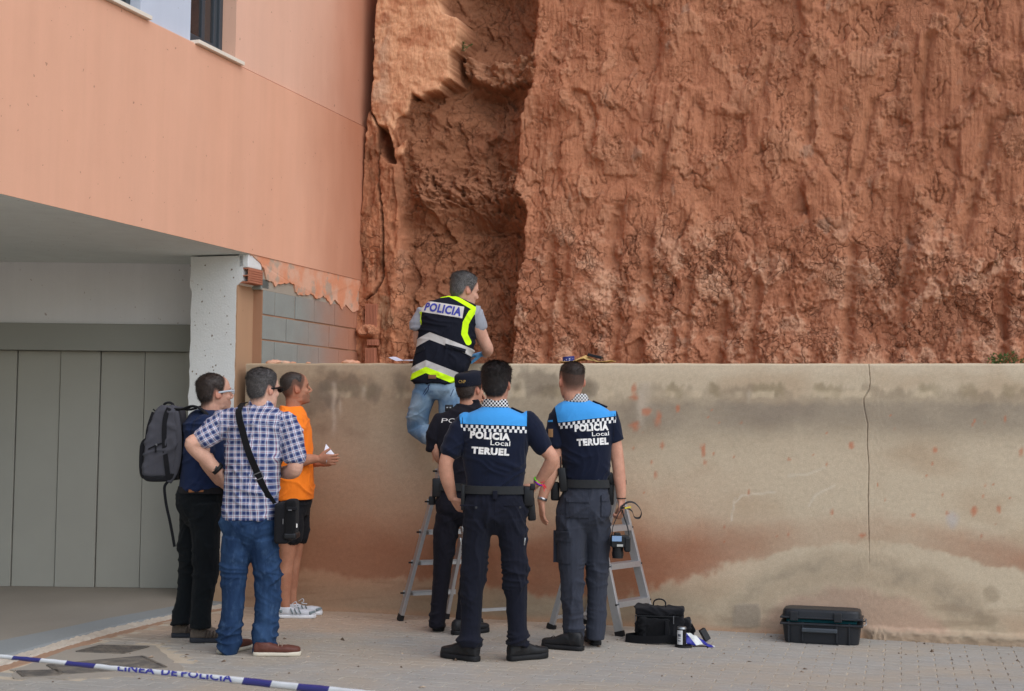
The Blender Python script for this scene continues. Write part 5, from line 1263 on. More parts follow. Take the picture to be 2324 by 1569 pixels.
# ---------------- officer in a cap, half hidden
def officer_cap():
    P = Person(1012, 1434, 'officer in dark cap and near-black uniform half hidden behind the middle officer', SKIN1, lin(36, 30, 28))
    P.head(1067, 884, 38, 6, k=1.0, neck_to=(1063, 940, 0), neck=.06)
    P.body += [P.rows([(925, 1045, 1085, .06), (945, 1010, 1110, .085), (980, 1000, 1118, .095), (1060, 1004, 1110, .09), (1120, 1006, 1106, .09)])]
    P.body += [P.limb([(1000, 960, 0), (992, 1000, 0), (996, 1032, .02), (1010, 1045, .12), (1030, 1035, .22)], [.052, .05, .045, .042, .03])] + hand(P.p(1030, 1035, .22), (.9, .4, .2), (0, 0, -1), (0, 1, .2), .8)
    P.body += [P.limb([(1118, 960, 0), (1126, 1000, 0), (1124, 1010, .06), (1116, 960, .18), (1104, 928, .2)], [.052, .05, .045, .04, .028])] + hand(P.p(1104, 928, .2), (-.3, -.1, 1), (-.9, -.3, 0), (0, -.5, 0), .9)
    torso = P.rows([(916, 1042, 1090, .066), (926, 1026, 1104, .09), (938, 1002, 1126, .11), (955, 990, 1136, .122), (985, 988, 1136, .128), (1030, 994, 1130, .128), (1070, 998, 1122, .122), (1100, 996, 1122, .122), (1115, 996, 1122, .12)])
    sl = P.limb([(1003, 952, 0), (990, 980, -.005), (987, 1006, .01), (990, 1016, .02)], [.066, .064, .056, .052]); sr = P.limb([(1122, 952, 0), (1132, 980, 0), (1132, 1010, .03)], [.066, .064, .055])
    shirt = P.cloth('shirt', [torso, sl, sr, P.rows([(908, 1045, 1088, .060), (918, 1042, 1090, .066), (928, 1036, 1096, .078)])], M_UNI_K, .0075, 3, folds(23, .007, 6, 5, .5))
    for body, x0, x1 in (('P', 1003, 1018), ('C', 1019, 1033), ('N', 1035, 1049)): print_on(shirt, body, P.p((x0+x1)/2, 955), (x1-x0-1)/P.m, 10/P.m, bold=-.005, rot=-.04, shear=.15, name='lettering')
    tr = P.cloth('trousers', [P.rows([(1098, 996, 1122, .118), (1130, 990, 1122, .130), (1160, 990, 1120, .130), (1178, 1006, 1106, .105), (1192, 1034, 1080, .07)]),
        P.leg([(1018, 1170, 0), (1010, 1230, 0), (1004, 1290, 0), (999, 1340, 0), (995, 1390, 0), (994, 1420, 0)], [(.088, .105), (.084, .10), (.072, .088), (.066, .08), (.063, .076), (.060, .076)]),
        P.leg([(1086, 1170, 0), (1078, 1230, -.02), (1068, 1300, -.04), (1060, 1350, -.05), (1052, 1400, -.06), (1048, 1430, -.06)], [(.088, .105), (.086, .10), (.076, .088), (.070, .08), (.066, .076), (.064, .076)])], M_UNI_K, .0068, 2, trouser_folds(25, .5, .05, .008, .8))
    band(P, ((1096, 994, 1124, .122), (1113, 993, 1124, .124)), M_BELT)
    gear(P, 981, 1086, 1006, 1128, -.05, .05, M_GEAR, 'belt_pouch', .008); gear(P, 973, 1127, 988, 1146, .0, .04, M_GEAR, 'holster_tip', .006); gear(P, 1010, 919, 1028, 934, -.02, .04, M_GEAR, 'shoulder_radio', .006)
    for k in range(2): gear(P, 1013+k*7, 924, 1017+k*7, 927, -.042, .004, M_STEEL, 'radio_contact', .001)
    # cap
    H = P.H; cap = mat_cap = fabric('navy_cap_cloth', lin(24, 27, 38), .1, .2); th = np.linspace(0, 2*np.pi, 40, endpoint=False); rings = []
    for z, g in ((.028, .010), (.034, .0125), (.060, .013), (.082, .014), (.100, .012), (.112, .004), (.119, -.012), (.123, -.032), (.125, -.055)):
        hw, yf, yb = .0775+g, .097+g, -.107-g; rings.append(H.w(np.c_[np.cos(th)*hw, (yf+yb)/2+np.sin(th)*(yf-yb)/2, np.full(40, z)+.006*np.sin(th)]))
    c = P.raw('cap', [skin_rings(rings)], cap)
    vis = []; V = []
    for r_, dz in ((.088, .0), (.125, -.006), (.158, -.016)): V += [H.w((math.sin(a)*.082*(1 if r_ < .1 else .95), .02+math.cos(a)*(r_-.005), .034+dz-.02*abs(math.sin(a))*(r_ > .1))) for a in np.linspace(-1.15, 1.15, 15)]
    me = mesh(np.array(V), [(i*15+j, i*15+j+1, (i+1)*15+j+1, (i+1)*15+j) for i in range(2) for j in range(14)]); v = link('visor', me, cap, c, smooth=True); s_ = v.modifiers.new('t', 'SOLIDIFY'); s_.thickness = .004
    print_on(c, 'CNP', P.p(1050, 867.5), 16/P.m, 7.0/P.m, bold=.0, mat=plain('gold_thread', lin(196, 160, 88), .6), name='cap_lettering', off=.0015)
    for (hx, hy), t in (((995, 1431), (-.02, .28, 0)), ((1044, 1440), (.22, .16, 0))):
        up, so = shoe_at(atz(hx, hy)-P.base, t, .29, W=.105, Hh=.10, sole_h=.03, ankle=.0, tip=.04); b = P.cloth('boot', up, M_BOOT, .007, 2); P.raw('sole', so, M_SOLE, b)
    o = P.finish(); make_hair(P.H, HL_FULL, .005, .006, H_DARK, o, 900, .25, part_seed=7); return P
officer_cap()

# ---------------- man in the reflective police vest, up on the ladder
def vest_man():
    P = Person(1018, 1137, 'grey-haired man in reflective police vest and faded jeans standing on the ladder', SKIN2, lin(70, 66, 64), dY=10.16)
    P.head(1055, 660, 62, -8, tilt=0, k=1.0, neck_to=(1026, 700, 0), neck=.055, dy=.02)
    P.body += [P.rows([(690, 1000, 1060, .06), (720, 968, 1070, .09), (800, 965, 1055, .09), (860, 955, 1030, .09)])]
    P.body += [P.limb([(1076, 712, 0), (1086, 745, .01), (1096, 770, .03), (1106, 790, .05), (1106, 797, .10), (1104, 801, .15), (1101, 803, .19)], [.056, .052, .047, .043, .041, .035, .027])] + hand(P.p(1101, 803, .19), (-.85, .4, -.12), (0, .25, -1), (-.3, -.6, .3), .45)
    P.body += [P.limb([(966, 722, .02), (952, 750, .03), (955, 785, .1), (985, 800, .22), (1010, 806, .27)], [.042, .044, .043, .036, .027])] + hand(P.p(1010, 806, .27), (1, .3, 0), (0, .1, -1), (.2, 1, 0), .5)
    M_TEE = fabric('grey_tee', lin(150, 152, 160))
    P.cloth('shirt', [P.rows([(684, 995, 1055, .07), (705, 965, 1080, .105), (760, 958, 1070, .11), (850, 950, 1045, .11)]), P.limb([(1070, 705, 0), (1084, 732, .01), (1090, 748, .02)], [.068, .066, .060], round_=.3), P.limb([(966, 708, 0), (950, 735, .02), (947, 746, .025)], [.066, .064, .060], round_=.3)], M_TEE, .008, 3, folds(33, .005))
    # vest
    rows = [(674, 1002, 1050, .070), (682, 986, 1064, .092), (692, 968, 1080, .112), (706, 957, 1086, .125), (735, 952, 1082, .134), (770, 946, 1076, .138), (805, 941, 1072, .142), (835, 936, 1066, .146), (866, 933, 1044, .146)]
    Z = lambda y: float(P.p(1000, y)[2]); Xp = lambda x: float(P.p(x, 760)[0])
    def attrs(me, co):
        # px of every vertex seen square-on at the man's own depth
        x, z = co[:, 0], co[:, 2]; vx = np.interp(x, [Xp(q) for q in (900, 1150)], [900, 1150]); vy = np.interp(-z, [-Z(600), -Z(900)], [600, 900])
        l1 = np.interp(vx, [930, 977, 1060, 1090], [781, 757, 788, 800]); l2 = np.interp(vx, [930, 970, 1040, 1080], [838, 820, 846, 862])
        setattr_f(me, 'b1', vy-l1); setattr_f(me, 'b2', vy-l2)
        arm = np.minimum(seg_d(vx, vy, ((1086, 700), (1070, 712), (1058, 735), (1055, 760), (1064, 778))), seg_d(vx, vy, ((958, 700), (951, 712), (949, 725), (951, 735))))
        setattr_f(me, 'arm', arm); setattr_f(me, 'neck', np.minimum(seg_d(vx, vy, ((1000, 673), (1020, 671), (1045, 684), (1076, 702))), 99))
    m = Mat('vest_cloth', .9, .15); p = m.pos(); b1, b2, arm, nk = [m.attr(q) for q in ('b1', 'b2', 'arm', 'neck')]
    blk = m.vary(lin(24, 26, 36), m.noise(p, 10, 4), .2); neon = m.vary(lin(206, 250, 30), m.noise(p, 20, 3), .06); sil = m.vary(lin(188, 184, 180), m.noise(p, 30, 3), .08)
    c = m.mix((arm < 8.5)*((arm < 7.0)), blk, neon); c = m.mix(nk < 5.0, c, neon)
    c = m.mix((b1 > 0.0)*(b1 < 17.0), c, sil); c = m.mix((b2 > 0.0)*(b2 < 15.0), c, sil); c = m.mix((b2 > 15.0)*(b2 < 29.0), c, neon); m.color(c)
    pr = m.bump(m.noise(m.map(p, (1, 1, .5)), 14, 3, .5, .5), .35, .018); m.bump(m.noise(p, 800, 1), .2, .001, pr)
    vest = P.cloth('vest', [P.rows(rows, n=48), P.rows([(855, 936, 1040, .148), (872, 938, 1040, .148)])], m.m, .007, 2, folds(35, .007, 5, 4, .6), attrs)
    g = np.array([(x, y, 0) for x in np.linspace(-.5, .5, 44) for y in np.linspace(-.5, .5, 14)]); f = [(i*14+j, i*14+14+j, i*14+15+j, i*14+j+1) for i in range(43) for j in range(13)]
    c_ = P.p(1005, 704.5); bp = print_on(vest, '', c_, 97/P.m, 27/P.m, mat=plain('reflective_panel', lin(196, 190, 184), .5, .08, 50), name='back_panel', rot=-.155, vf=(g, f), off=.002)
    print_on(vest, 'POLICIA', c_+np.array([.008, 0, 0]), 84/P.m, 20.5/P.m, mat=plain('blue_print', lin(62, 66, 150), .8), name='lettering', rot=-.155, off=.0045, bold=.045, shear=.08)
    for (x0, y0, x1, y1, r_) in ((1018, 789, 1052, 797, -.25), (945, 792, 962, 800, .4)):
        q = print_on(vest, '', P.p((x0+x1)/2, (y0+y1)/2), (x1-x0)/P.m*1.4, 9/P.m, mat=fabric('vest_black', lin(22, 24, 32)), name='pocket_flap', rot=r_, off=.006, vf=(g, f)); q.modifiers.new('t', 'SOLIDIFY').thickness = .006
    # jeans
    def mat_jeans():
        m = Mat('faded_denim', .9, .15); p = m.obj(); c = m.mix(m.noise(p, 6, 4).step(.38, .66), lin(98, 128, 158), lin(148, 172, 192)); c = m.mix(m.noise(m.map(p, (1, 1, .4)), 12, 3).step(.6, .75)*.6, c, lin(84, 104, 136))
        m.color(m.vary(c, m.noise(p, 260, 2), .15)); pr = m.bump(m.noise(m.map(p, (1, 1, .5)), 15, 3, .5, .5), .4, .016); m.bump(m.noise(p, 900, 1), .3, .001, pr); return m.m
    MJ = mat_jeans()
    je = P.cloth('jeans', [P.rows([(838, 948, 1040, .115), (862, 943, 1040, .125), (882, 942, 1040, .128), (898, 954, 1030, .10), (908, 975, 1012, .07)]),
        P.limb([(968, 885, 0), (956, 920, .03), (947, 950, .08), (946, 972, .12), (966, 988, .04), (990, 1000, -.06), (1012, 1012, -.16)], [(.088, .10), (.084, .09), (.076, .08), (.068, .07), (.062, .064), (.056, .06), (.052, .058)]),
        P.limb([(1018, 885, 0), (1020, 930, .01), (1022, 980, .02), (1022, 1030, .01), (1021, 1080, 0), (1020, 1118, 0)], [(.085, .10), (.080, .09), (.072, .08), (.066, .07), (.062, .066), (.062, .068)])], MJ, .0075, 3, trouser_folds(37, P.p(0, 960)[2], -.4, .008, P.p(0, 900)[2]))
    M_STI = plain('pocket_stitching', lin(44, 58, 92), .8)
    for pts in (((972, 868), (975, 883), (965, 898)), ((978, 874), (968, 886), (962, 896)), ((1030, 885), (1024, 900))):
        mb = MB(); V = []
        bv = BVHTree.FromPolygons([v.co for v in je.data.vertices], [p.vertices[:] for p in je.data.polygons])
        for q in catmull([P.p(*q) for q in pts], 5):
            h = bv.ray_cast(Vector(q-np.array([0, .5, 0])), Vector((0, 1, 0))); V.append(np.array(h[0]) if h[0] else q)
        mb.add(*tube(V, [.003]*len(V), n=6, sub=1)); s_ = mb.build('stitching', M_STI, je)
    gear(P, 972, 851, 990, 860, -.150, .008, plain('leather_patch', lin(120, 80, 56), .7), 'leather_patch', .002, je)
    for (c, d, al) in ((P.p(1012, 1012, -.16), (.5, -.6, -.2), 0), (P.p(1020, 1132, .0), (.1, .9, 0), 0)):
        h = np.asarray(c)-np.array([0, 0, .03 if al == 0 else 0]); up, so = shoe_at(h, d, .28, W=.10, Hh=.085, sole_h=.028, ankle=.0, tip=.034); b = P.cloth('shoe', up, plain('brown_leather', lin(92, 70, 56), .6), .007, 2); P.raw('sole', so, M_SOLE, b)
    # thin blue gloves over the hands
    MG = plain('blue_nitrile', lin(96, 168, 222), .45, .08, 30)
    P.cloth('glove', hand(P.p(1101, 803, .19), (-.85, .4, -.12), (0, .25, -1), (-.3, -.6, .3), .45, 1.10)+[P.limb([(1105, 799, .13), (1102, 803, .185)], [.039, .031])], MG, .0045, 2)
    P.cloth('glove', hand(P.p(1010, 806, .27), (1, .3, 0), (0, .1, -1), (.2, 1, 0), .5, 1.10), MG, .0045, 2)
    o = P.finish(stubble=.6); make_hair(P.H, HL_FULL, .018, .009, H_GREY, o, 2400, .35, .006, part_seed=9); return P
vest_man()

# ---------------- man in navy T-shirt with backpack
def navy_man():
    P = Person(440, 1455, 'heavy man in glasses, navy T-shirt and black trousers wearing the grey backpack', SKIN2, lin(50, 40, 36))
    P.head(488, 893, 60, 8, k=1.06, wide=1.06, neck=.068, neck_to=(470, 950, 0), line=HL_REC)
    P.body += [P.rows([(938, 440, 500, .08), (965, 425, 515, .12), (1040, 425, 520, .13), (1110, 420, 510, .13)])]
    P.body += [P.limb([(468, 965, -.20), (462, 1005, -.22), (468, 1042, -.22), (484, 1070, -.19), (498, 1094, -.15)], [.058, .056, .052, .044, .031])] + hand(P.p(498, 1094, -.15), (.75, .3, -.35), (0, .9, .2), (.2, .2, .9), .7)
    P.body += [P.limb([(470, 965, .20), (480, 1010, .2), (500, 1045, .16), (520, 1075, .05)], [.058, .054, .045, .03])] + hand(P.p(520, 1075, .05), (.6, -.5, -.4), (-.3, -.5, 0), (.2, .2, .9), .7)
    MN = fabric('navy_cotton', lin(30, 42, 72))
    P.cloth('shirt', [P.rows([(930, 446, 500, .085), (938, 434, 512, .13), (950, 426, 518, .18), (970, 420, 522, .205), (1000, 417, 526, .21), (1040, 415, 530, .205), (1075, 411, 530, .20), (1108, 408, 524, .195)], expo=2.2),
        P.limb([(470, 960, -.18), (464, 995, -.20), (466, 1030, -.205)], [.078, .076, .068]), P.limb([(474, 960, .18), (480, 1000, .19), (494, 1034, .16)], [.078, .076, .066])], MN, .0068, 2, folds(43, .008, 5, 4, .5))
    MB_ = fabric('black_cotton_trousers', lin(17, 21, 24))
    tr = P.cloth('trousers', [P.rows([(1098, 408, 518, .175), (1125, 403, 516, .185), (1152, 403, 508, .178), (1174, 412, 498, .155), (1192, 428, 482, .115), (1206, 444, 466, .07)], expo=2.2),
        P.leg([(444, 1148, .06), (439, 1230, .085), (430, 1300, .10), (424, 1350, .10), (414, 1392, .09), (412, 1416, .08)], [(.108, .15), (.096, .12), (.084, .094), (.077, .086), (.072, .082), (.070, .084)]),
        P.leg([(464, 1148, -.06), (468, 1230, -.08), (466, 1300, -.08), (460, 1350, -.08), (456, 1396, -.09), (455, 1424, -.09)], [(.112, .15), (.100, .12), (.088, .095), (.083, .088), (.077, .084), (.074, .086)])], MB_, .0068, 2, trouser_folds(45, .48, .06, .010, .82))
    band(P, ((1104, 410, 522, .184), (1118, 408, 520, .187)), fabric('dark_belt', lin(34, 32, 34)), grow=.008)
    a = P.p(445, 1113, -.19); P.raw('leather_patch', [rbox(a, np.array([.048, 0, .002]), np.array([0, .004, 0]), np.array([0, 0, .013]), .003)], plain('tan_leather', lin(150, 98, 62), .7), tr)
    MSH = plain('brown_trail_shoe', lin(104, 92, 82), .8, .3, 60, .4)
    for q in ((411, 1447), (453, 1458)):
        h = atz(*q)-P.base-np.array([.06, 0, 0]); up, so = shoe(h, h+np.array([.27, .03, 0]), .285, .108, .085, .034, .0, .036); b = P.cloth('shoe', up, MSH, .006, 2); P.raw('sole', so, plain('dark_rubber_sole', lin(52, 54, 60), .8), b)
        for k in range(5):
            c = h+np.array([.10+.022*k, -.048+.004*k, .06]); P.raw('overlay_stripe', [tube([c+[0, 0, -.022], c+[.012, .006, .018]], [.006, .005], n=6, sub=1)], plain('shoe_overlay', lin(70, 60, 54), .8), b)
    # glasses
    H = P.H; MGl = plain('pale_grey_frame', lin(178, 184, 190), .4)
    gl = P.raw('glasses', [(lambda r: (H.w(r[0]), r[1]))(tube([(q*.082, -.005, .004), (q*.079, .05, .006), (q*.070, .096, .004)], [(.0025, .006)]*3, n=8, sub=3, ref=(0, 0, 1) if False else None)) for q in (-1, 1)]
        + [(lambda r: (H.w(r[0]), r[1]))(tube([(q*.036+.024*math.cos(a), .108-.006*abs(math.cos(a)), -.002+.016*math.sin(a)) for a in np.linspace(0, 2*math.pi, 14)], [.0022]*14, n=6, sub=1, round_=0)) for q in (-1, 1)]
        + [(lambda r: (H.w(r[0]), r[1]))(tube([(-.012, .11, .004), (.012, .11, .004)], [.002, .002], n=6, sub=1))], MGl)
    mg = Mat('lens', .05, .6); mg.color((.5, .52, .55)); mg.b.inputs['Alpha'].default_value = .25
    P.raw('lens', [(H.w(np.array([(q*.036+.023*math.cos(a), .107-.006*abs(math.cos(a)), -.002+.015*math.sin(a)) for a in np.linspace(0, 2*math.pi, 14, endpoint=False)])), [tuple(range(14))]) for q in (-1, 1)], mg.m, gl)
    o = P.finish(beard=.25); make_hair(P.H, HL_REC, .008, .007, H_DARK, o, 2200, .3, .02, part_seed=11); return P
NAVY = navy_man()

# ---------------- man in the checked shirt
def plaid_man():
    P = Person(572, 1485, 'man in blue checked short-sleeved shirt and jeans with black shoulder bag, seen from behind', lin(214, 170, 148), lin(76, 72, 70))
    P.head(598, 884, 40, 3, k=1.0, neck_to=(588, 940, 0), neck=.062)
    P.body += [P.rows([(925, 568, 612, .07), (950, 535, 650, .09), (1000, 525, 630, .105), (1100, 525, 615, .11), (1170, 520, 610, .10)])]
    P.body += [P.limb([(525, 960, -.02), (482, 982, -.06), (450, 1000, -.10), (436, 1008, -.11), (455, 1030, -.08), (478, 1052, -.05), (498, 1070, -.03)], [.056, .054, .050, .047, .047, .040, .029])]
    P.body += hand(P.p(498, 1070, -.03), P.p(512, 1096, .04)-P.p(498, 1070, -.03), (.7, .5, 0), (.5, .2, .6), .55)
    P.body += [P.limb([(650, 965, 0), (664, 1000, -.01), (670, 1040, -.03), (668, 1066, -.03), (655, 1072, .06), (640, 1072, .16), (632, 1070, .22)], [.056, .054, .050, .048, .045, .036, .028])] + hand(P.p(632, 1070, .22), (-.6, .7, .1), (0, .1, -1), (.4, .3, .5), .6)
    def attrs(me, co):
        x, y, z = co.T; u, v = x.copy(), z.copy()
        th = np.arctan2(y-.0, .0+1e-6); 
        xl, xr = float(P.p(508, 970)[0]), float(P.p(640, 980)[0]); zt = float(P.p(0, 1050)[2])
        L = (x < xl-.004)&(z > zt-.2); d = nrm(P.p(444, 1000)-P.p(515, 958)); n_ = np.array([-d[2], 0, d[0]]); u = np.where(L, co@n_, u); v = np.where(L, co@d, v)
        R = (x > xr)&(z > zt-.02); d = nrm(P.p(672, 1040)-P.p(648, 960)); n_ = np.array([-d[2], 0, d[0]]); u = np.where(R, co@n_, u); v = np.where(R, co@d, v)
        u = np.where(L | R, u, u*1.0+.35*np.maximum(np.abs(y)-.07, 0)*np.sign(x-(xl+xr)/2)); side = np.clip((np.abs(y)-.05)/.06, 0, 1)
        u = u+.004*pn(x*9, z*9, 2); v = v+.005*pn(x*7, z*5, 5); setattr_v(me, 'tc', np.c_[u, v, 0*u])
    m = Mat('check_cotton', .9, .15); p = m.pos(); tu, tv, _ = m.sep(m.attr('tc', 'Vector'))
    def seq(t):
        f = (t/.039).frac(); inb = lambda a, b: (f > a)*(f < b)
        c = m.mix(inb(.0, .36), lin(150, 156, 178), lin(46, 56, 98)); c = m.mix(inb(.36, .46), c, lin(88, 100, 138)); c = m.mix(inb(.50, .60), c, lin(216, 217, 222)); c = m.mix(inb(.63, .70), c, lin(166, 84, 100)); c = m.mix(inb(.73, .84), c, lin(216, 217, 222)); return m.mix(inb(.90, .96), c, lin(60, 72, 120))
    c = m.mix(.5, seq(tu), seq(tv)); m.color(m.vary(m.vary(c, m.noise(p, 10, 3), .08), m.noise(p, 300, 2), .12)); pr = m.bump(m.noise(m.map(p, (1, 1, .45), (.2, .3, .1)), 13, 3, .5, .6), .38, .018); m.bump(m.noise(p, 800, 1), .2, .001, pr)
    shirt = P.cloth('shirt', [P.rows([(918, 564, 616, .072), (927, 546, 632, .095), (938, 524, 650, .115), (952, 512, 660, .13), (980, 510, 652, .14), (1015, 512, 644, .148), (1060, 513, 638, .152), (1110, 508, 634, .155), (1150, 503, 631, .156), (1180, 503, 629, .152)], n=48),
        P.limb([(530, 952, -.01), (495, 970, -.04), (465, 994, -.085), (460, 999, -.09)], [.080, .080, .074, .072]), P.limb([(642, 955, 0), (660, 985, -.005), (668, 1030, -.025), (669, 1040, -.03)], [.076, .078, .070, .069])], m.m, .0068, 2, folds(53, .008, 5, 4.5, .55), attrs)
    P.cloth('collar', [P.rows([(905, 570, 618, .064), (914, 564, 620, .070), (926, 560, 622, .078)], n=32, expo=2.1)], m.m, .006, 1, None, attrs)
    for pts in (((515, 950), (508, 975), (507, 1000)), ((652, 955), (644, 985), (643, 1030)), ((520, 958), (550, 962), (585, 963), (620, 962), (648, 962))): seam(P, shirt, pts, m.m, .0016)
    def mat_denim():
        m = Mat('blue_denim', .9, .15); p = m.obj(); c = m.mix(m.noise(m.map(p, (1, 1, .3)), 5, 5, .65).step(.35, .7), lin(30, 50, 80), lin(52, 78, 112)); c = m.mix(m.noise(m.map(p, (1, 1, .5)), 26, 4, .7).step(.5, .72)*.45, c, lin(74, 98, 128)); m.color(m.vary(c, m.noise(p, 300, 2), .22))
        pr = m.bump(m.noise(m.map(p, (1, 1, .35)), 13, 3, .5, .6), .4, .018); m.bump(m.noise(p, 900, 1), .3, .001, pr); return m.m
    P.cloth('jeans', [P.rows([(1150, 505, 627, .130), (1180, 501, 631, .136), (1208, 503, 631, .134), (1226, 516, 618, .11), (1242, 538, 596, .08), (1256, 556, 578, .05)]),
        P.leg([(538, 1220, 0), (532, 1280, 0), (530, 1330, 0), (526, 1390, 0), (522, 1440, .01), (516, 1470, .01), (512, 1478, .01)], [(.098, .122), (.094, .108), (.084, .096), (.075, .09), (.073, .09), (.078, .096), (.082, .10)]),
        P.leg([(598, 1220, 0), (604, 1280, .02), (608, 1330, .03), (606, 1390, .03), (602, 1440, .03), (600, 1474, .03), (600, 1482, .03)], [(.098, .122), (.092, .108), (.086, .096), (.084, .092), (.082, .092), (.081, .096), (.083, .10)])], mat_denim(), .0068, 2, trouser_folds(55, .52, .04, .0105, .78))
    # sunglasses
    H = P.H; MS = plain('black_plastic', lin(18, 18, 20), .25)
    gl = P.raw('sunglasses', [(lambda r: (H.w(r[0]), r[1]))(tube([(q*.082, -.012, .004), (q*.080, .05, .006), (q*.070, .098, .004)], [(.003, .006)]*3, n=8, sub=3)) for q in (-1, 1)]
        + [(lambda r: (H.w(r[0]), r[1]))(ellipsoid((q*.038, .100, -.004), (.028, .008, .020))) for q in (-1, 1)], MS)
    a = P.p(494, 1064, -.035); hoop(a, P.p(498, 1070, -.03)-P.p(478, 1052, -.05), .037, .037, .024, M_BLKBAND, 'wristwatch', P)
    P.raw('watch_face', [rbox(a+np.array([-.008, -.034, .006]), np.array([.012, 0, 0]), np.array([0, .004, 0]), np.array([0, 0, .011]), .003)], M_METAL_DK)
    MSO = plain('cream_sole', lin(206, 198, 180), .8); MSU = plain('brown_leather_shoe', lin(96, 56, 46), .55, .15, 60, .3)
    for q, d in (((513, 1481), (.5, .86, 0)), ((597, 1488), (.995, .08, 0))):
        h = atz(*q)-P.base-nrm(d)*.057; up, so = shoe(h, h+np.array(d), .285, .10, .08, .024, .0, .040); b = P.cloth('shoe', up, MSU, .006, 2); P.raw('sole', so, MSO, b)
        dd = nrm(d); sd = np.array([dd[1], -dd[0], 0])
        for k in range(4):
            c = h+dd*(.15+.022*k); P.raw('lace', [tube([c-sd*.03+[0, 0, .062-.004*k], c+[0, 0, .078-.006*k], c+sd*.03+[0, 0, .062-.004*k]], [.0025]*3, n=6, sub=3)], plain('pale_lace', lin(150, 130, 116), .8), b)
    o = P.finish(stubble=.7); make_hair(P.H, HL_FULL, .015, .007, H_SALT, o, 2400, .3, .01, part_seed=13); return P
PLAID = plaid_man()

# ---------------- man in the orange T-shirt
def orange_man():
    P = Person(662, 1399, 'man in bright orange T-shirt, black shorts and grey trainers holding folded paper', SKIN3, lin(44, 36, 33))
    P.head(671, 882, 68, 10, k=1.02, neck_to=(664, 940, 0), neck=.058, line=HL_BUZZ, nose=1.03)
    P.body += [P.rows([(925, 645, 685, .075), (950, 630, 695, .12), (1020, 630, 700, .13), (1120, 632, 698, .12)])]
    P.body += [P.limb([(664, 960, -.18), (668, 1000, -.20), (674, 1032, -.20), (682, 1046, -.19), (698, 1043, -.17), (712, 1042, -.15), (721, 1042, -.14)], [.052, .050, .045, .042, .040, .033, .026])] + hand(P.p(721, 1042, -.14), (.95, .1, -.05), (-.1, 1, .3), (.1, .3, .9), .25, 1.0, .3)
    P.body += [P.limb([(668, 960, .18), (680, 1010, .18), (690, 1040, .16), (706, 1050, .08), (724, 1052, .0)], [.052, .05, .044, .034, .026])] + hand(P.p(724, 1052, .0), (.9, -.35, .05), (-.2, -.6, .9), (.2, .5, .7), .3, 1.0, .3)
    # bare legs
    P.body += [P.limb([(660, 1170, -.09), (656, 1215, -.09), (654, 1250, -.09), (652, 1275, -.09), (648, 1310, -.09), (647, 1345, -.09), (648, 1380, -.09)], [.085, .068, .057, .050, .052, .040, .032]), P.limb([(672, 1170, .09), (672, 1215, .09), (670, 1250, .09), (666, 1280, .09), (662, 1315, .09), (662, 1345, .09), (664, 1378, .09)], [.085, .068, .055, .049, .050, .038, .031])]
    MO = fabric('fluorescent_orange_cotton', lin(255, 134, 40), .06, .4)
    P.cloth('shirt', [P.rows([(922, 642, 686, .080), (932, 632, 692, .12), (946, 626, 698, .165), (970, 622, 705, .19), (1005, 621, 709, .19), (1050, 623, 711, .185), (1100, 626, 713, .18), (1134, 628, 713, .175)], expo=2.2),
        P.limb([(664, 955, -.17), (668, 990, -.195), (672, 1022, -.20), (673, 1030, -.20)], [.075, .074, .066, .064]), P.limb([(668, 955, .17), (678, 995, .18), (684, 1022, .175)], [.075, .072, .064])], MO, .0068, 2, folds(63, .007, 5, 4, .5))
    P.cloth('shorts', [P.rows([(1120, 628, 708, .15), (1150, 626, 704, .16), (1170, 626, 700, .155)]), P.limb([(660, 1160, -.085), (660, 1195, -.09), (660, 1222, -.09)], [(.10, .10), (.092, .09), (.088, .085)]), P.limb([(674, 1160, .085), (676, 1195, .09), (674, 1220, .09)], [(.10, .10), (.090, .09), (.086, .085)])], fabric('black_shorts', lin(26, 26, 30)), .008, 3, folds(65, .006))
    MW = plain('white_mesh', lin(206, 208, 214), .8, .06, 200, .4); MGm = plain('grey_panel', lin(120, 132, 136), .7, .08, 80)
    for dy, ax in ((-.09, 648), (.09, 664)):
        h = np.array([P.p(ax, 1390, dy)[0]-.055, dy, 0]); up, so = shoe(h, h+np.array([.27, .01, 0]), .275, .10, .08, .026, .0, .038); b = P.cloth('trainer', up, MW, .006, 2); P.raw('sole', so, plain('white_sole', lin(226, 226, 228), .7), b)
        for k in range(3):
            c = h+np.array([.115+.028*k, -.047+.002*k, .038]); P.raw('stripe', [tube([c, c+[-.018, .012, .034]], [.0052, .0042], n=6, sub=1)], MGm, b)
        P.raw('toe_cap', [tube([h+[.235, -.03, .04], h+[.262, 0, .045], h+[.235, .03, .04]], [.012, .012, .012], n=8, sub=4)], MGm, b); P.raw('heel_counter', [tube([h+[.03, -.034, .05], h+[.004, 0, .055], h+[.03, .034, .05]], [.012, .012, .012], n=8, sub=4)], MGm, b)
        P.raw('lace', [tube([h+[.10, -.01, .10], h+[.13, -.02, .12], h+[.14, -.03, .10], h+[.12, -.015, .088], h+[.16, .0, .08]], [.003]*5, n=6, sub=4)], MW, b)
    hoop(P.p(713, 1042, -.148), (1, 0, 0), .028, .028, .010, plain('grey_bracelet', lin(90, 100, 116), .5), 'bracelet', P)
    q = P.p(741, 1048, -.165); hoop(q, (.9, .1, -.2), .0105, .0105, .005, M_STEEL, 'ring', P)
    o = P.finish(stubble=.8, beard=.35, fade=.04); make_hair(P.H, HL_BUZZ, .0035, .0012, H_DARK, o, 1500, .3, .06, part_seed=15); return P
ORANGE = orange_man()

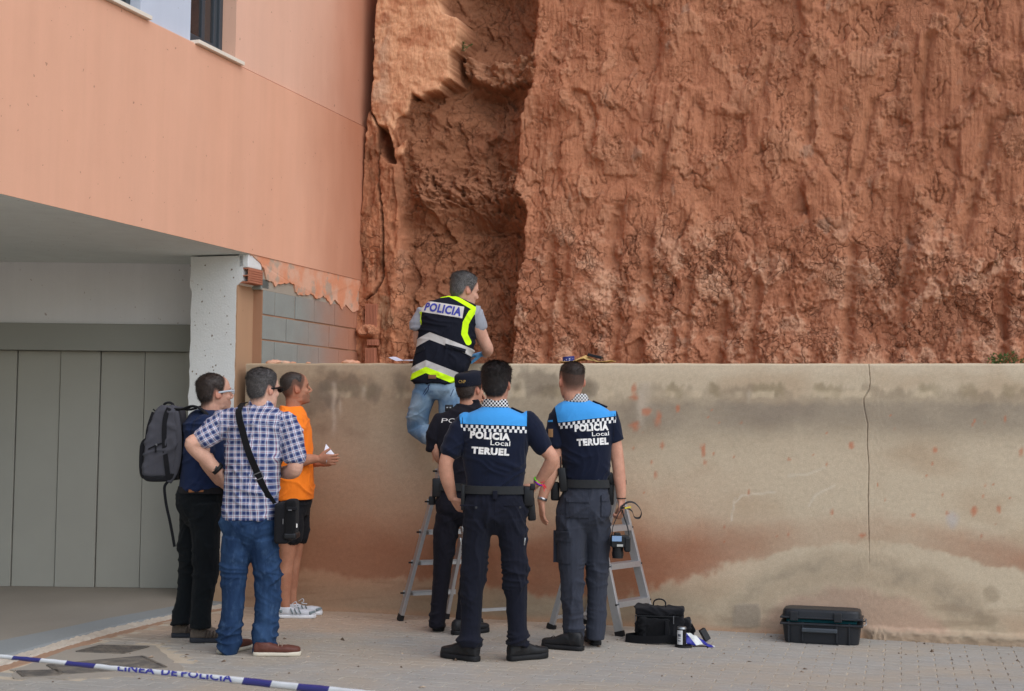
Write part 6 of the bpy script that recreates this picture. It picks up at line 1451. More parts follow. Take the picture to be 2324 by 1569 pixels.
# ================================================================== THINGS
M_ALU = Mat('brushed_aluminium', .42, .5); M_ALU.color(M_ALU.vary(lin(186, 186, 188), M_ALU.noise(M_ALU.pos(), 40, 3), .12)); M_ALU.b.inputs['Metallic'].default_value = .75; M_ALU = M_ALU.m
M_CAPB = plain('black_plastic_foot', lin(30, 30, 32), .6, .1, 30)
M_BAG = fabric('black_cordura', lin(28, 28, 31), .15, .3); M_BAG2 = fabric('black_mesh_panel', lin(20, 20, 22), .15, .2)
M_ZIP = plain('zip_metal', lin(120, 120, 124), .35, .1, 60, metal=.8)
def beam(mb, a, b, wd, dp, side):
    """straight bar from a to b, wd along side"""
    a, b = np.asarray(a, float), np.asarray(b, float); d = b-a; L = np.linalg.norm(d); d /= L; s = nrm(np.asarray(side, float)-d*(np.asarray(side, float)@d)); t = np.cross(d, s)
    return box(mb, (a+b)/2, d*L/2, s*wd/2, t*dp/2)
def ladder(A, B, C, D, h, label, steps):
    """step ladder: A, B = feet of the climbing side, C, D = feet of the prop side"""
    A, B, C, D = [np.array([*q, 0.]) for q in (A, B, C, D)]; T1, T2 = (A+C)/2+[0, 0, h], (B+D)/2+[0, 0, h]
    base = (A+B+C+D)/4; L = empty('step_ladder', base); tag(L, label, 'ladder', 'aluminium step ladders at the wall'); st = nrm(B-A)
    T1 = T1+st*.04; T2 = T2-st*.04
    for F_, T in ((A, T1), (B, T2)):
        mb = MB(); beam(mb, F_, T, .026, .062, st); mb.build('rail', M_ALU, L, base, bevel=.003)
    for F_, T in ((C, T1), (D, T2)):
        mb = MB(); beam(mb, F_, T-[0, 0, .05], .022, .042, st); mb.build('prop_leg', M_ALU, L, base, bevel=.003)
    for F_, T in ((A, T1), (B, T2), (C, T1), (D, T2)):
        mb = MB(); beam(mb, F_-(T-F_)*.002, F_+(T-F_)*.035, .032, .066, st); mb.build('foot', M_CAPB, L, base, bevel=.004)
    out = nrm((A-C)*[1, 1, 0])
    for k, z in enumerate(steps):
        t = z/h; a, b = A+(T1-A)*t, B+(T2-B)*t; c = (a+b)/2
        mb = MB(); box(mb, c, (b-a)/2*.97, out*.040, np.array([0, 0, .006])); box(mb, c+out*.038-[0, 0, .016], (b-a)/2*.965, out*.003, np.array([0, 0, .016])); box(mb, c-out*.037-[0, 0, .014], (b-a)/2*.96, out*.003, np.array([0, 0, .014]))
        s_ = mb.build('step', M_ALU, L, base)
        for q in (a, b):
            m2 = MB(); box(m2, q+out*.03-[0, 0, .012], st*.019, out*.006, np.array([0, 0, .006])); m2.build('rivet_clip', M_CAPB, s_, base)
    mb = MB(); box(mb, (T1+T2)/2, (T2-T1)/2+st*.03, out*.06, np.array([0, 0, .018])); mb.build('top_cap', M_CAPB, L, base, bevel=.006)
    mb = MB(); t = .08; beam(mb, C+(T1-C)*t, D+(T2-D)*t, .022, .022, (0, 0, 1)); mb.build('cross_bar', M_ALU, L, base)
    return L
ladder((-.784, 10.20), (-.46, 10.33), (-.20, 10.02), (.10, 10.17), 1.3, 'aluminium step ladder the man in the vest stands on, behind the capped officer', (.21, .43, .65, .87, 1.09))
ladder((.755, 9.567), (1.01, 9.90), (.294, 9.875), (.55, 10.13), 1.02, 'aluminium step ladder beside the black camera bag, behind the officer with the camera', (.22, .47, .72))

def profile_solid(outline, y0, y1, round_=.03, steps=5, expo=2.4):
    """side outline (x, z) given thickness along Y, with softened flanks"""
    P = np.asarray(outline, float); c = P.mean(0); rings = []; m = (y0+y1)/2; h = (y1-y0)/2
    for t in np.r_[np.linspace(-1, -.55, steps), 0, np.linspace(.55, 1, steps)]:
        k = 1-round_*max(0, (abs(t)-.5)/.5)**2.2; rings.append(np.c_[c[0]+(P[:, 0]-c[0])*k, np.full(len(P), m+h*t), c[1]+(P[:, 1]-c[1])*k])
    return skin_rings(rings)
def closed_spline(pts, sub=4):
    P = np.asarray(pts, float); n = len(P); out = []
    for i in range(n):
        a, b, c, d = P[i-1], P[i], P[(i+1) % n], P[(i+2) % n]
        for t in np.arange(sub)/sub: out.append(.5*((2*b)+(c-a)*t+(2*a-5*b+4*c-d)*t*t+(3*b-a-3*c+d)*t**3))
    return np.array(out)
def ribbon(pts, width, thick, side, name, mat, parent, rel):
    """flat strap along a path; side = direction of its width (one vector or one per point)"""
    P = catmull(np.asarray(pts, float), 6); S = np.asarray(side, float); S = np.tile(S, (len(pts), 1)) if S.ndim == 1 else S; S = catmull(S, 6)
    T = np.gradient(P, axis=0); rings = []
    for p, t, s in zip(P, T, S):
        t = nrm(t); s = nrm(s-t*(s@t)); n_ = np.cross(t, s); rings.append([p-s*width/2-n_*thick/2, p+s*width/2-n_*thick/2, p+s*width/2+n_*thick/2, p-s*width/2+n_*thick/2])
    V, F = skin_rings(rings); return link(name, mesh(V-np.asarray(rel), F), mat, parent)

# ---------------- backpack
def backpack():
    P = NAVY; z = lambda q: P.p(295.1+.2586*q[0], 811.6+.2586*q[1])
    oc = lambda pts: closed_spline([z(q)[[0, 2]] for q in pts]); base = P.base+P.p(372, 1088); rel = P.p(372, 1088)
    root = empty('backpack', base); tag(root, 'grey and black backpack hanging on the back of the navy-shirted man', 'backpack')
    MGr = fabric('grey_heather_nylon', lin(72, 72, 78), .12, .3)
    out = oc([(270, 440), (400, 425), (462, 470), (470, 720), (452, 1000), (400, 1068), (190, 1072), (150, 1030), (160, 760), (215, 560)])
    V, F = join([profile_solid(out, -.15, .15, .14)]); me = fuse([(V, F)], .008, 3); co = coords(me); setco(me, co+normals(me)*folds(71, .006)(co, None)[:, None]-rel); link('main_compartment', me, MGr, root, smooth=True)
    out = oc([(180, 700), (205, 730), (195, 1040), (150, 1066), (122, 1030), (116, 900), (128, 740)]); me = fuse([profile_solid(out, -.125, .125, .14)], .008, 3); setco(me, coords(me)-rel); link('front_pocket', me, M_BAG, root, smooth=True)
    out = oc([(160, 1030), (300, 1045), (440, 1000), (430, 1060), (370, 1082), (190, 1082)]); me = fuse([profile_solid(out, -.152, .152, .1)], .008, 2); setco(me, coords(me)-rel); link('base_panel', me, M_BAG, root, smooth=True)
    Y = -.150
    def strap(pts, w_, nm, mat, y=Y, th=.006): ribbon([z(q)+[0, y+(q[2] if len(q) > 2 else 0), 0] for q in pts], w_, th, (1, 0, 0), nm, mat, root, rel)
    strap([(392, 445), (362, 520), (350, 640), (355, 800), (372, 950), (385, 1050)], .030, 'compression_strip', M_BAG); strap([(250, 480), (205, 620), (190, 760), (180, 900), (170, 1050)], .016, 'zip_strip', M_BAG, Y+.008)
    strap([(215, 800), (280, 768), (345, 745)], .008, 'pocket_zip', M_BAG, Y-.003); strap([(277, 770), (280, 830)], .010, 'zip_pull', M_BAG, Y-.006); strap([(280, 755), (290, 770)], .008, 'zip_slider', M_ZIP, Y-.008)
    strap([(205, 800), (200, 930)], .004, 'pocket_seam', M_BAG, Y+.004); strap([(212, 455), (240, 475), (262, 490)], .008, 'zip_cord', M_BAG, -.03)
    pts = [z(q) for q in ((298, 470), (300, 415), (330, 396), (368, 404), (388, 440))]; me = mesh(np.array(tube(pts, [(.018, .008)]*5, ref=(0, 1, 0), n=12, sub=5)[0])-rel, tube(pts, [(.018, .008)]*5, ref=(0, 1, 0), n=12, sub=5)[1]); link('grab_handle', me, M_BAG, root, smooth=True)
    for s_ in (-1, 1):
        pts = [z(q)+[0, s_*.10+dy*s_, 0] for q, dy in (((420, 450), 0), ((500, 455), .02), ((600, 430), .03), ((700, 480), .05), ((740, 560), .08))]
        r = tube(pts, [(.032, .008)]*5, ref=(0, 1, 0), n=12, sub=5); link('shoulder_strap', mesh(r[0]-rel, r[1]), M_BAG, root, smooth=True)
    pts = [z(q)+[0, -.14, 0] for q in ((445, 480), (472, 700), (462, 900), (430, 1010), (385, 1080))]; r = tube(pts, [(.022, .010)]*5, ref=(1, 0, 0), n=12, sub=5); link('padded_strap', mesh(r[0]-rel, r[1]), MGr, root, smooth=True)
    ribbon([z(q)+[0, -.14, 0] for q in ((385, 1075), (352, 1120), (352, 1190), (368, 1300), (395, 1420), (420, 1550), (436, 1645))], .018, .003, (1, .2, 0), 'loose_webbing', M_BAG, root, rel)
backpack()

# ---------------- shoulder bag of the man in the checked shirt
def shoulder_bag():
    P = PLAID; rel = P.p(650, 1232, -.1); base = P.base+rel; root = empty('shoulder_bag', base); tag(root, 'black shoulder bag at the hip of the man in the checked shirt', 'bag')
    zb = lambda x, y, dy=0: P.p(295.1+.2586*x, 1143.6+.2586*y, dy)
    def block(x0, y0, x1, y1, dy, dep, name, mat, parent=root, bev=.02, sm=True):
        a, b = P.p(x0, y1, dy), P.p(x1, y0, dy); me = fuse([rbox((a+b)/2, np.array([(b[0]-a[0])/2, 0, 0]), np.array([0, dep/2, 0]), np.array([0, 0, (b[2]-a[2])/2]), bev)], .006, 2) if sm else mesh(*rbox((a+b)/2, np.array([(b[0]-a[0])/2, 0, 0]), np.array([0, dep/2, 0]), np.array([0, 0, (b[2]-a[2])/2]), bev))
        setco(me, coords(me)-rel); return link(name, me, mat, parent, smooth=sm)
    block(627, 1140, 662, 1232, -.02, .22, 'main_body', M_BAG); b2 = block(648, 1133, 676, 1222, -.06, .17, 'front_pocket', M_BAG2)
    block(650, 1151, 674, 1158, -.148, .01, 'pocket_zip', M_BAG, b2, .003, False); block(654, 1157, 662, 1159.5, -.154, .005, 'zip_pull', M_ZIP, b2, .001, False); block(641, 1178, 643.5, 1190, -.134, .005, 'zip_pull', M_ZIP, None or root, .001, False)
    block(672, 1189, 675, 1198, -.148, .006, 'small_badge', M_TXT_W, b2, .002, False); block(648, 1208, 677, 1222, -.062, .172, 'base_trim', M_GEAR, b2, .012, False)
    sh = [o for o in P.o.children if o.name.startswith('shirt')][0]; bv = BVHTree.FromPolygons([v.co for v in sh.data.vertices], [p.vertices[:] for p in sh.data.polygons])
    pts = []
    for q in ((549, 929), (553, 950), (560, 975), (569, 1005), (580, 1035), (592, 1065), (603, 1092), (614, 1118), (626, 1142)):
        c = P.p(*q); h = bv.ray_cast(Vector(c-np.array([0, .6, 0])), Vector((0, 1, 0))); pts.append((np.array(h[0]) if h[0] is not None else c-np.array([0, .13, 0]))-np.array([0, .013, 0]))
    front = [P.p(556, 922, .05)+[0, 0, .02], P.p(552, 922, .0)+[0, 0, .018]]
    k = len(pts); side = np.array([(.95, .1, .2)]*2+[(.9, 0, .3)]*k)
    ribbon(front+pts, .040, .004, side, 'strap', M_BAG2, root, rel)
    c = (pts[5]+pts[6])/2-np.array([0, .004, 0]); d = nrm(pts[6]-pts[5]); s = nrm(np.cross(d, [0, 1, 0])); mb = MB()
    for o in (-.018, .018): box(mb, c+d*o-rel, s*.026, np.array([0, .003, 0]), d*.003)
    for o in (-.026, .026): box(mb, c+s*o-rel, s*.003, np.array([0, .003, 0]), d*.018)
    mb.build('buckle', M_ZIP, root)
shoulder_bag()

# ---------------- camera hanging from the right officer's hand
def slr():
    P = OFF_R; rel = P.p(1408, 1262, -.06); root = empty('camera', P.base+rel); tag(root, 'black digital camera hanging lens-down by its strap from the officer\'s hand', 'camera')
    def blk(x0, y0, x1, y1, dy, dep, name, mat, bev=.006, parent=root):
        a, b = P.p(x0, y1, dy), P.p(x1, y0, dy); me = mesh(*rbox((a+b)/2-rel, np.array([(b[0]-a[0])/2, 0, 0]), np.array([0, dep/2, 0]), np.array([0, 0, (b[2]-a[2])/2]), bev)); return link(name, me, mat, parent, smooth=False)
    bd = blk(1386, 1215, 1428, 1242, -.06, .085, 'body', M_GEAR, .008); blk(1416, 1218, 1430, 1252, -.06, .095, 'grip', M_GEAR, .01)
    m = Mat('lcd_glass', .08, .6); m.color(lin(130, 160, 196)); blk(1389, 1217, 1411, 1229, -.105, .004, 'screen', m.m, .001); blk(1400, 1236, 1414, 1241, -.104, .003, 'serial_sticker', plain('sticker', lin(176, 176, 170), .7), .001)
    blk(1394, 1209, 1408, 1217, -.055, .05, 'viewfinder_hump', M_GEAR, .006)
    for r_, y0, y1 in ((.034, 1242, 1252), (.037, 1252, 1262), (.034, 1262, 1267)):
        a, b = P.p(1402, y0, -.055)-rel, P.p(1402, y1, -.055)-rel; r = tube([a, b], [r_, r_], n=24, sub=2, round_=0); link('lens_ring', mesh(*r), M_GEAR, root, smooth=False)
    hd = P.p(1412, 1160, -.06)
    MS = fabric('camera_strap', lin(48, 50, 52), .1, .1)
    ribbon([P.p(*q)-0 for q in ((1389, 1217, -.06), (1391, 1196, -.07), (1402, 1170, -.08), (1410, 1157, -.085))], .014, .003, (.3, 1, 0), 'strap_end', MS, root, rel)
    ribbon([P.p(*q) for q in ((1428, 1216, -.06), (1424, 1196, -.06), (1416, 1172, -.07), (1412, 1158, -.08))], .012, .003, (.6, 1, 0), 'strap_end', MS, root, rel)
    lp = ribbon([P.p(*q) for q in ((1408, 1152, -.085), (1425, 1140, -.09), (1442, 1143, -.09), (1455, 1160, -.085), (1452, 1175, -.08), (1440, 1174, -.08), (1434, 1160, -.085), (1420, 1153, -.095), (1408, 1154, -.09))], .032, .003, (0, 1, .25), 'strap_loop', MS, root, rel)
    r_ = ribbon([P.p(1418, 1153.5, -.116), P.p(1432, 1151, -.116)], .010, .002, (0, .2, 1), 'strap_print', plain('yellow_print', lin(206, 186, 60), .7), root, rel)
slr()

# ---------------- camera bag on the ground
def camera_bag():
    A, Bq = atz(1446, 1462), atz(1556, 1456); c = (A+Bq)/2; c = c+np.array([0, .10, 0]); root = empty('camera_bag', (c[0], c[1], 0)); tag(root, 'black padded camera bag with top handle standing beside the ladder', 'bag')
    s = FPX/c[1]; ang = -.12; ax, ay = np.array([math.cos(ang), math.sin(ang), 0]), np.array([-math.sin(ang), math.cos(ang), 0]); w_, d_, h_ = .158, .10, .215
    def blk(cc, hx, hy, hz, name, mat, bev=.015, parent=root, sm=True, seed=0):
        r = rbox(np.asarray(cc[0])*ax+np.asarray(cc[1])*ay+np.array([0, 0, cc[2]*.92]), ax*hx, ay*hy, np.array([0, 0, hz*.92]), bev)
        if sm: me = fuse([r], .006, 6); co = coords(me); setco(me, co+normals(me)*folds(80+seed, .008)(co, None)[:, None])
        else: me = mesh(*r)
        return link(name, me, mat, parent, smooth=sm)
    blk((0, 0, .11), w_, d_, .105, 'body', M_BAG, .035); lid = blk((-.002, -.004, .215), w_+.006, d_+.006, .028, 'lid', M_BAG, .014, seed=1)
    blk((-.03, -d_-.012, .10), .095, .018, .072, 'front_pocket', M_BAG2, .012, seed=2); blk((w_+.018, .0, .09), .022, .07, .07, 'side_pocket', M_BAG, .014, seed=3)
    for x in (-.10, .045): blk((x, -d_-.034, .10), .010, .003, .06, 'webbing', M_BAG, .002, sm=False)
    blk((-.02, -d_-.012, .188), w_*.9, .004, .004, 'zip', M_GEAR, .001, sm=False); blk((-w_-.004, -.06, .16), .003, .003, .028, 'zip_pull', M_ZIP, .001, sm=False); blk((.09, -d_-.016, .165), .003, .003, .028, 'zip_pull', M_ZIP, .001, sm=False); blk((-.03, -d_-.011, .214), .016, .002, .004, 'small_logo', plain('grey_logo', lin(110, 110, 114), .6), .001, sm=False)
    pts = [ax*x+np.array([0, 0, z*.93]) for x, z in ((-.045, .235), (-.042, .272), (-.02, .290), (.012, .290), (.034, .272), (.037, .235))]; r = tube(pts, [(.014, .005)]*6, ref=ay, n=10, sub=5); link('handle', mesh(*r), M_BAG, root, smooth=True)
    link('strap_ring', mesh(*tube([ax*(w_+.046)+ay*(.018*math.cos(a)-.03)+np.array([0, 0, .125+.018*math.sin(a)]) for a in np.linspace(0, 2*math.pi, 14)], [.003]*14, n=6, sub=1, round_=0)), M_ZIP, root)
    P_ = [ax*x+ay*y+np.array([0, 0, z]) for x, y, z in ((-.13, -.02, .03), (-.19, -.06, .028), (-.22, -.11, .026), (-.14, -.165, .026), (-.02, -.185, .030), (.06, -.16, .034), (.12, -.175, .026), (.20, -.15, .024), (.22, -.06, .05), (.19, -.03, .11))]
    r = ribbon(P_, .05, .006, (.1, .25, 1), 'shoulder_strap', M_BAG2, root, (0, 0, 0))
    blk((.075, -.13, .026), .03, .02, .02, 'blue_cloth', plain('blue_cloth', lin(36, 92, 130), .9), .008, seed=4)
camera_bag()

# ---------------- canister and scrap of striped tape
def canister():
    b = atz(1547, 1469); root = empty('canister', b); tag(root, 'small black canister with white label on the ground before the camera bag', 'canister')
    link('body', mesh(*tube([(0, 0, .012), (0, 0, .118)], [.030, .030], n=28, sub=2, round_=0)), plain('black_gloss_can', lin(24, 24, 26), .25), root); link('base_disc', mesh(*tube([(.012, .01, .0), (.012, .01, .010)], [.055, .055], n=28, sub=1, round_=0)), M_CAPB, root); link('lid', mesh(*tube([(0, 0, .118), (0, 0, .130)], [.031, .029], n=28, sub=1, round_=0)), M_STEEL, root)
    V = [(.0306*math.cos(a), .0306*math.sin(a), z) for a in np.linspace(-2.9, -1.5, 10) for z in (.02, .11)]; link('label', mesh(np.array(V), [(2*i, 2*i+2, 2*i+3, 2*i+1) for i in range(9)]), plain('white_label', lin(206, 206, 204), .6), root)
    for k, (z0, z1) in enumerate(((.04, .046), (.058, .062), (.07, .086))):
        V = [(.0311*math.cos(a), .0311*math.sin(a), z) for a in np.linspace(-2.6, -1.9, 6) for z in (z0, z1)]; link('label_print', mesh(np.array(V), [(2*i, 2*i+2, 2*i+3, 2*i+1) for i in range(5)]), plain('grey_print', lin(90, 92, 100), .7), root)
    a = atz(1586, 1468); r2 = empty('tape_scrap', a); tag(r2, 'crumpled scrap of blue and white striped tape beside the canister', 'tape')
    m = Mat('scrap_stripes', .5, .4); x, y, z = m.sep(m.obj()); f = ((x+z*.8)/.105+.1).frac(); m.color(m.mix(f > .5, lin(214, 216, 212), lin(40, 44, 140))); m.b.inputs['Alpha'].default_value = 1
    g = np.linspace(-1, 1, 22); V = []; 
    for i, s_ in enumerate(g):
        for j, t in enumerate(np.linspace(-1, 1, 12)): V.append((s_*.105, .03*t+.02*pn(s_*2, t*1.5, 4), .052*(1-s_*.55)*(1-t*t*.3)*max(0, .55+.45*t)+.012+.012*float(pn(s_*3, t*2, 9))))
    V = np.array(V); V[:, 2] = np.maximum(V[:, 2]*np.interp(V[:, 0], [-.105, -.02, .105], [1.2, 1.3, .05]), .003)
    o = link('film', mesh(V, [(i*12+j, i*12+12+j, i*12+13+j, i*12+j+1) for i in range(21) for j in range(11)]), m.m, r2, smooth=True); o.modifiers.new('t', 'SOLIDIFY').thickness = .0015
    c = atz(1600, 1457); mb = MB(); mb.add(*rbox((0, 0, .045), np.array([.018, .008, .01]), np.array([-.006, .012, 0]), np.array([-.02, 0, .035]), .004)); q = mb.build('black_card_case', M_GEAR); q.location = (c[0], c[1]+.02, 0); tag(q, 'small black case leaning behind the striped tape scrap', 'case')
canister()

# ---------------- hard case, lid ajar
def hard_case():
    A, B, C_ = atz(1786, 1459), atz(1942, 1467), atz(1968, 1449); ax = nrm((B-A)*[1, 1, 0]); ay = np.array([-ax[1], ax[0], 0]); w_ = np.linalg.norm(B-A)/2+.036; d_ = .17
    c = (A+B)/2+ay*d_; root = empty('hard_case', (c[0], c[1], 0)); tag(root, 'black ribbed plastic hard case with lid ajar at the foot of the wall', 'case')
    MC = plain('black_ribbed_plastic', lin(38, 40, 44), .48, .12, 25, .2, bscale=300)
    U = lambda x, y, z: ax*x+ay*y+np.array([0, 0, z*.77])
    def blk(x, y, z, hx, hy, hz, name, mat, bev=.01, parent=root, tilt=0.0):
        az = np.array([0, 0, math.cos(tilt)])+ay*math.sin(tilt)*-1; ay2 = ay*math.cos(tilt)+np.array([0, 0, math.sin(tilt)])
        return link(name, mesh(*rbox(U(x, y, z), ax*hx, ay2*hy, az*hz, bev)), mat, parent, smooth=False)
    def shell(z0, z1, taper, name, tilt=0.0, piv=(0, 0)):
        r = []
        for z, k in ((z0, taper), (z0+.012, taper+.012), (z1-.002, 1.0), (z1, 1.0)):
            th = np.linspace(0, 2*np.pi, 48, endpoint=False); ct, st = np.cos(th), np.sin(th); e = 2/7.
            r.append([U(0, 0, z)+ax*(np.sign(a)*abs(a)**e*w_*k)+ay*(np.sign(b)*abs(b)**e*d_*k) for a, b in zip(ct, st)])
        return r
    link('base_shell', mesh(*skin_rings(shell(0, .165, .93, ''))), MC, root, smooth=False)
    blk(0, 0, .166, w_+.010, d_+.008, .008, 'base_rim', MC, .005); blk(0, .01, .184, w_-.03, d_-.03, .012, 'foam_liner', plain('teal_foam', lin(24, 84, 92), .9, .1), .006)
    tl = -.05; lz = .212
    lid = blk(0, 0, lz-.004, w_+.010, d_+.008, .007, 'lid_rim', MC, .005, tilt=tl)
    R = shell(.0, .052, 1.0, ''); rr = []
    for z, k in ((0, 1.0), (.036, .985), (.050, .96), (.054, .90)):
        th = np.linspace(0, 2*np.pi, 48, endpoint=False); e = 2/7.; az = np.array([0, 0, math.cos(tl)])-ay*math.sin(tl); ay2 = ay*math.cos(tl)+np.array([0, 0, math.sin(tl)])
        rr.append([U(0, 0, lz)+az*z+ax*(np.sign(math.cos(a))*abs(math.cos(a))**e*w_*k)+ay2*(np.sign(math.sin(a))*abs(math.sin(a))**e*d_*k) for a in th])
    link('lid_shell', mesh(*skin_rings(rr)), MC, root, smooth=False)
    for x in (-w_*.68, w_*.42): blk(x, -d_-.006, .232, .026, .012, .030, 'latch', MC, .005)
    for x in (-.12, .10): blk(x, -d_+.004, .10, .006, .010, .062, 'rib', MC, .003)
    for x in (-.21, .18): blk(x, -d_+.003, .095, .006, .008, .070, 'rib', MC, .003)
    for x in (-.15, .0, .12): blk(x, 0, lz+.053, .004, d_*.8, .003, 'lid_rib', MC, .001, tilt=tl)
    blk(-.01, -d_-.022, .120, .115, .010, .014, 'handle', plain('worn_handle', lin(66, 72, 78), .5, .2, 30), .007)
    for x in (-.115, .095): blk(x, -d_-.010, .122, .008, .016, .016, 'handle_bracket', MC, .004)
    link('hinge_wire', mesh(*tube([U(w_+.012, .06, .17), U(w_+.03, .03, .19), U(w_+.022, .0, .205), U(w_+.03, -.02, .165), U(w_+.012, -.03, .15)], [.004]*5, n=6, sub=4)), M_STEEL, root)
hard_case()

# ---------------- things left on the wall's coping
def on_wall(vx, vy=826, off=.10):
    q = atp(vx, vy, (0, WALL_Y0, 0), np.array([WALL_S, -1, 0])); return np.array([q[0], q[1], 0])+WB*off+np.array([0, 0, WALL_H+.010])
def coping():
    c = on_wall(1283); o = empty('tape_roll', c); tag(o, 'roll of blue and white tape lying on the wall coping', 'tape roll'); th = np.linspace(0, 2*np.pi, 36, endpoint=False)
    ring = lambda r, z: np.c_[np.cos(th)*r, np.sin(th)*r, np.full(36, z)]
    m = Mat('roll_print', .5, .4); x, y, z = m.sep(m.obj()); n_ = m.noise(m.map(m.obj(), (1, 1, 1.4)), 70, 1); m.color(m.mix((n_ > .58)*((z-.020).abs() < .012), lin(44, 52, 120), lin(190, 196, 206)))
    V, F = skin_rings([ring(.044, .034), ring(.044, .0), ring(.026, .0), ring(.026, .034)]); F = [f for f in F if len(f) == 4]; n = 36
    F += [(3*n+j, 3*n+(j+1) % n, (j+1) % n, j) for j in range(n)]
    V[:, 2] += .012; V[:, 2] += V[:, 0]*.09; link('film', mesh(V, F), m.m, o); link('core', mesh(*(lambda r: (r[0], [f for f in r[1] if len(f) == 4]))(skin_rings([ring(.025, .011), ring(.025, .048)]))), plain('cream_card', lin(206, 196, 168), .8), o)
    # manila envelope, rumpled
    c = on_wall(1325, off=.11); g = []; nx, ny = 26, 10
    for i in range(nx):
        for j in range(ny):
            s_, t = i/(nx-1)*2-1, j/(ny-1)*2-1; g.append(WD*s_*.20+WB*t*.075+np.array([0, 0, .006+.052*max(0, 1-abs(s_+.05)*2.2)*(1-.5*t*t)+.010*float(pn(s_*3, t*2, 3))+.012*max(0, s_-.6)*2]))
    g = np.array(g); g[:, 2] = np.maximum(g[:, 2], .002); e = link('manila_envelope', mesh(g, [(i*ny+j, i*ny+ny+j, i*ny+ny+j+1, i*ny+j+1) for i in range(nx-1) for j in range(ny-1)]), plain('manila_paper', lin(222, 186, 118), .8, .08, 20, .2), loc=c); e.modifiers.new('t', 'SOLIDIFY').thickness = .0015; tag(e, 'crumpled yellow manila envelope on the wall coping behind the right officer\'s head', 'envelope')
    c = on_wall(1347, off=.06); mb = MB(); mb.add(*rbox((0, 0, .046), WD*.052+np.array([0, 0, -.012]), WB*.035, np.array([.003, 0, .010]), .005)); o = mb.build('black_wallet', M_GEAR); o.location = c; tag(o, 'black leather wallet lying on the yellow envelope', 'wallet')
    # papers
    c = on_wall(906, off=.08); m = plain('white_paper', lin(214, 216, 232), .7, .03)
    g = []; nx, ny = 18, 8
    for i in range(nx):
        for j in range(ny):
            s_, t = i/(nx-1)*2-1, j/(ny-1)*2-1; g.append(WD*s_*.085+WB*t*.08+np.array([0, 0, .008+.022*max(0, -s_)**1.5+.010*abs(math.sin((s_+.3)*2))*(1-abs(t)*.3)+.012*(.5+.5*t)]))
    o = link('paper_sheets', mesh(np.array(g), [(i*ny+j, i*ny+ny+j, i*ny+ny+j+1, i*ny+j+1) for i in range(nx-1) for j in range(ny-1)]), m, loc=c); o.modifiers.new('t', 'SOLIDIFY').thickness = .002; tag(o, 'curled white paper sheets on the wall coping left of the man in the vest', 'papers')
    # mortar lumps left on the coping beside the block wall
    ml = MB(); rr = random.Random(12)
    for vx, sz in ((612, .05), (622, .04), (636, .035), (655, .02), (690, .015), (784, .05), (796, .035)):
        q = on_wall(vx, off=.08)-on_wall(640, off=.08); V, F = ellipsoid(q, (sz*1.3, sz*.8, sz*.42)); ml.add(V+.12*sz*np.array([rr.uniform(-1, 1) for _ in range(V.size)]).reshape(V.shape), F)
    o = ml.build('mortar_lumps', M_TORN, smooth=True); o.location = on_wall(640, off=.08); tag(o, 'lumps of pinkish mortar on the coping below the concrete blocks', 'rubble')
coping()

# ---------------- folded paper in the orange man's hands
q = ORANGE.p(748, 1030, -.06)
pv = np.array([ORANGE.p(*k)-q for k in ((740, 1008, -.03), (734, 1030, -.10), (760, 1032, -.09), (750, 1040, -.02), (738, 1038, .0))])
pp = link('folded_paper', mesh(pv, [(0, 1, 2), (0, 2, 3), (0, 3, 4)]), plain('folded_white_paper', lin(226, 228, 236), .7, .03), loc=ORANGE.base+q); pp.modifiers.new('t', 'SOLIDIFY').thickness = .002
tag(pp, 'folded white paper held in the hands of the orange-shirted man', 'paper')

# ---------------- weeds
def weed(c, n, h, spread, label, seed, name='weed'):
    root = empty(name, c); tag(root, label, 'plant'); rr = random.Random(seed); st = MB(); lf = MB()
    for k in range(n):
        a = rr.uniform(0, 2*math.pi); L = h*rr.uniform(.5, 1); tip = np.array([math.cos(a)*spread*rr.uniform(.3, 1), math.sin(a)*spread*.4, L]); b = np.array([rr.uniform(-.4, .4)*spread, rr.uniform(-.1, .1)*spread, 0]); tip = tip+b
        mid = (b+tip)/2+[0, 0, L*.15]; P_ = catmull([b, mid, tip], 5); st.add(*tube(P_, [.0022]*len(P_), n=5, sub=1))
        for i, q in enumerate(P_[2:]):
            for s_ in range(2):
                d = nrm(np.array([rr.uniform(-1, 1), rr.uniform(-1, .4), rr.uniform(-.1, .9)])); w_ = nrm(np.cross(d, [rr.uniform(-1, 1), .3, 1])); L2 = rr.uniform(.014, .03)
                lf.add([q, q+d*L2*.5+w_*L2*.24, q+d*L2-np.array([0, 0, .004]), q+d*L2*.5-w_*L2*.24], [(0, 1, 2), (0, 2, 3)])
    st.build('stems', plain('weed_stem', lin(96, 104, 66), .8), root); lf.build('leaves', plain('weed_leaf', lin(98, 124, 70), .7, .3, 40), root)
weed(on_wall(2262, off=.22)-np.array([0, 0, .05]), 16, .13, .17, 'straggly green weed on the wall coping at the right edge', 3)
weed(on_wall(2316, off=.25)-np.array([0, 0, .05]), 8, .10, .08, 'small green weed tuft at the far right end of the coping', 4)
weed(atp(1046, 116, C0-WB*(-.12), np.array([WALL_S, -1, 0])), 9, .09, .09, 'dry little weed growing on the ledge of the cliff pocket', 5)

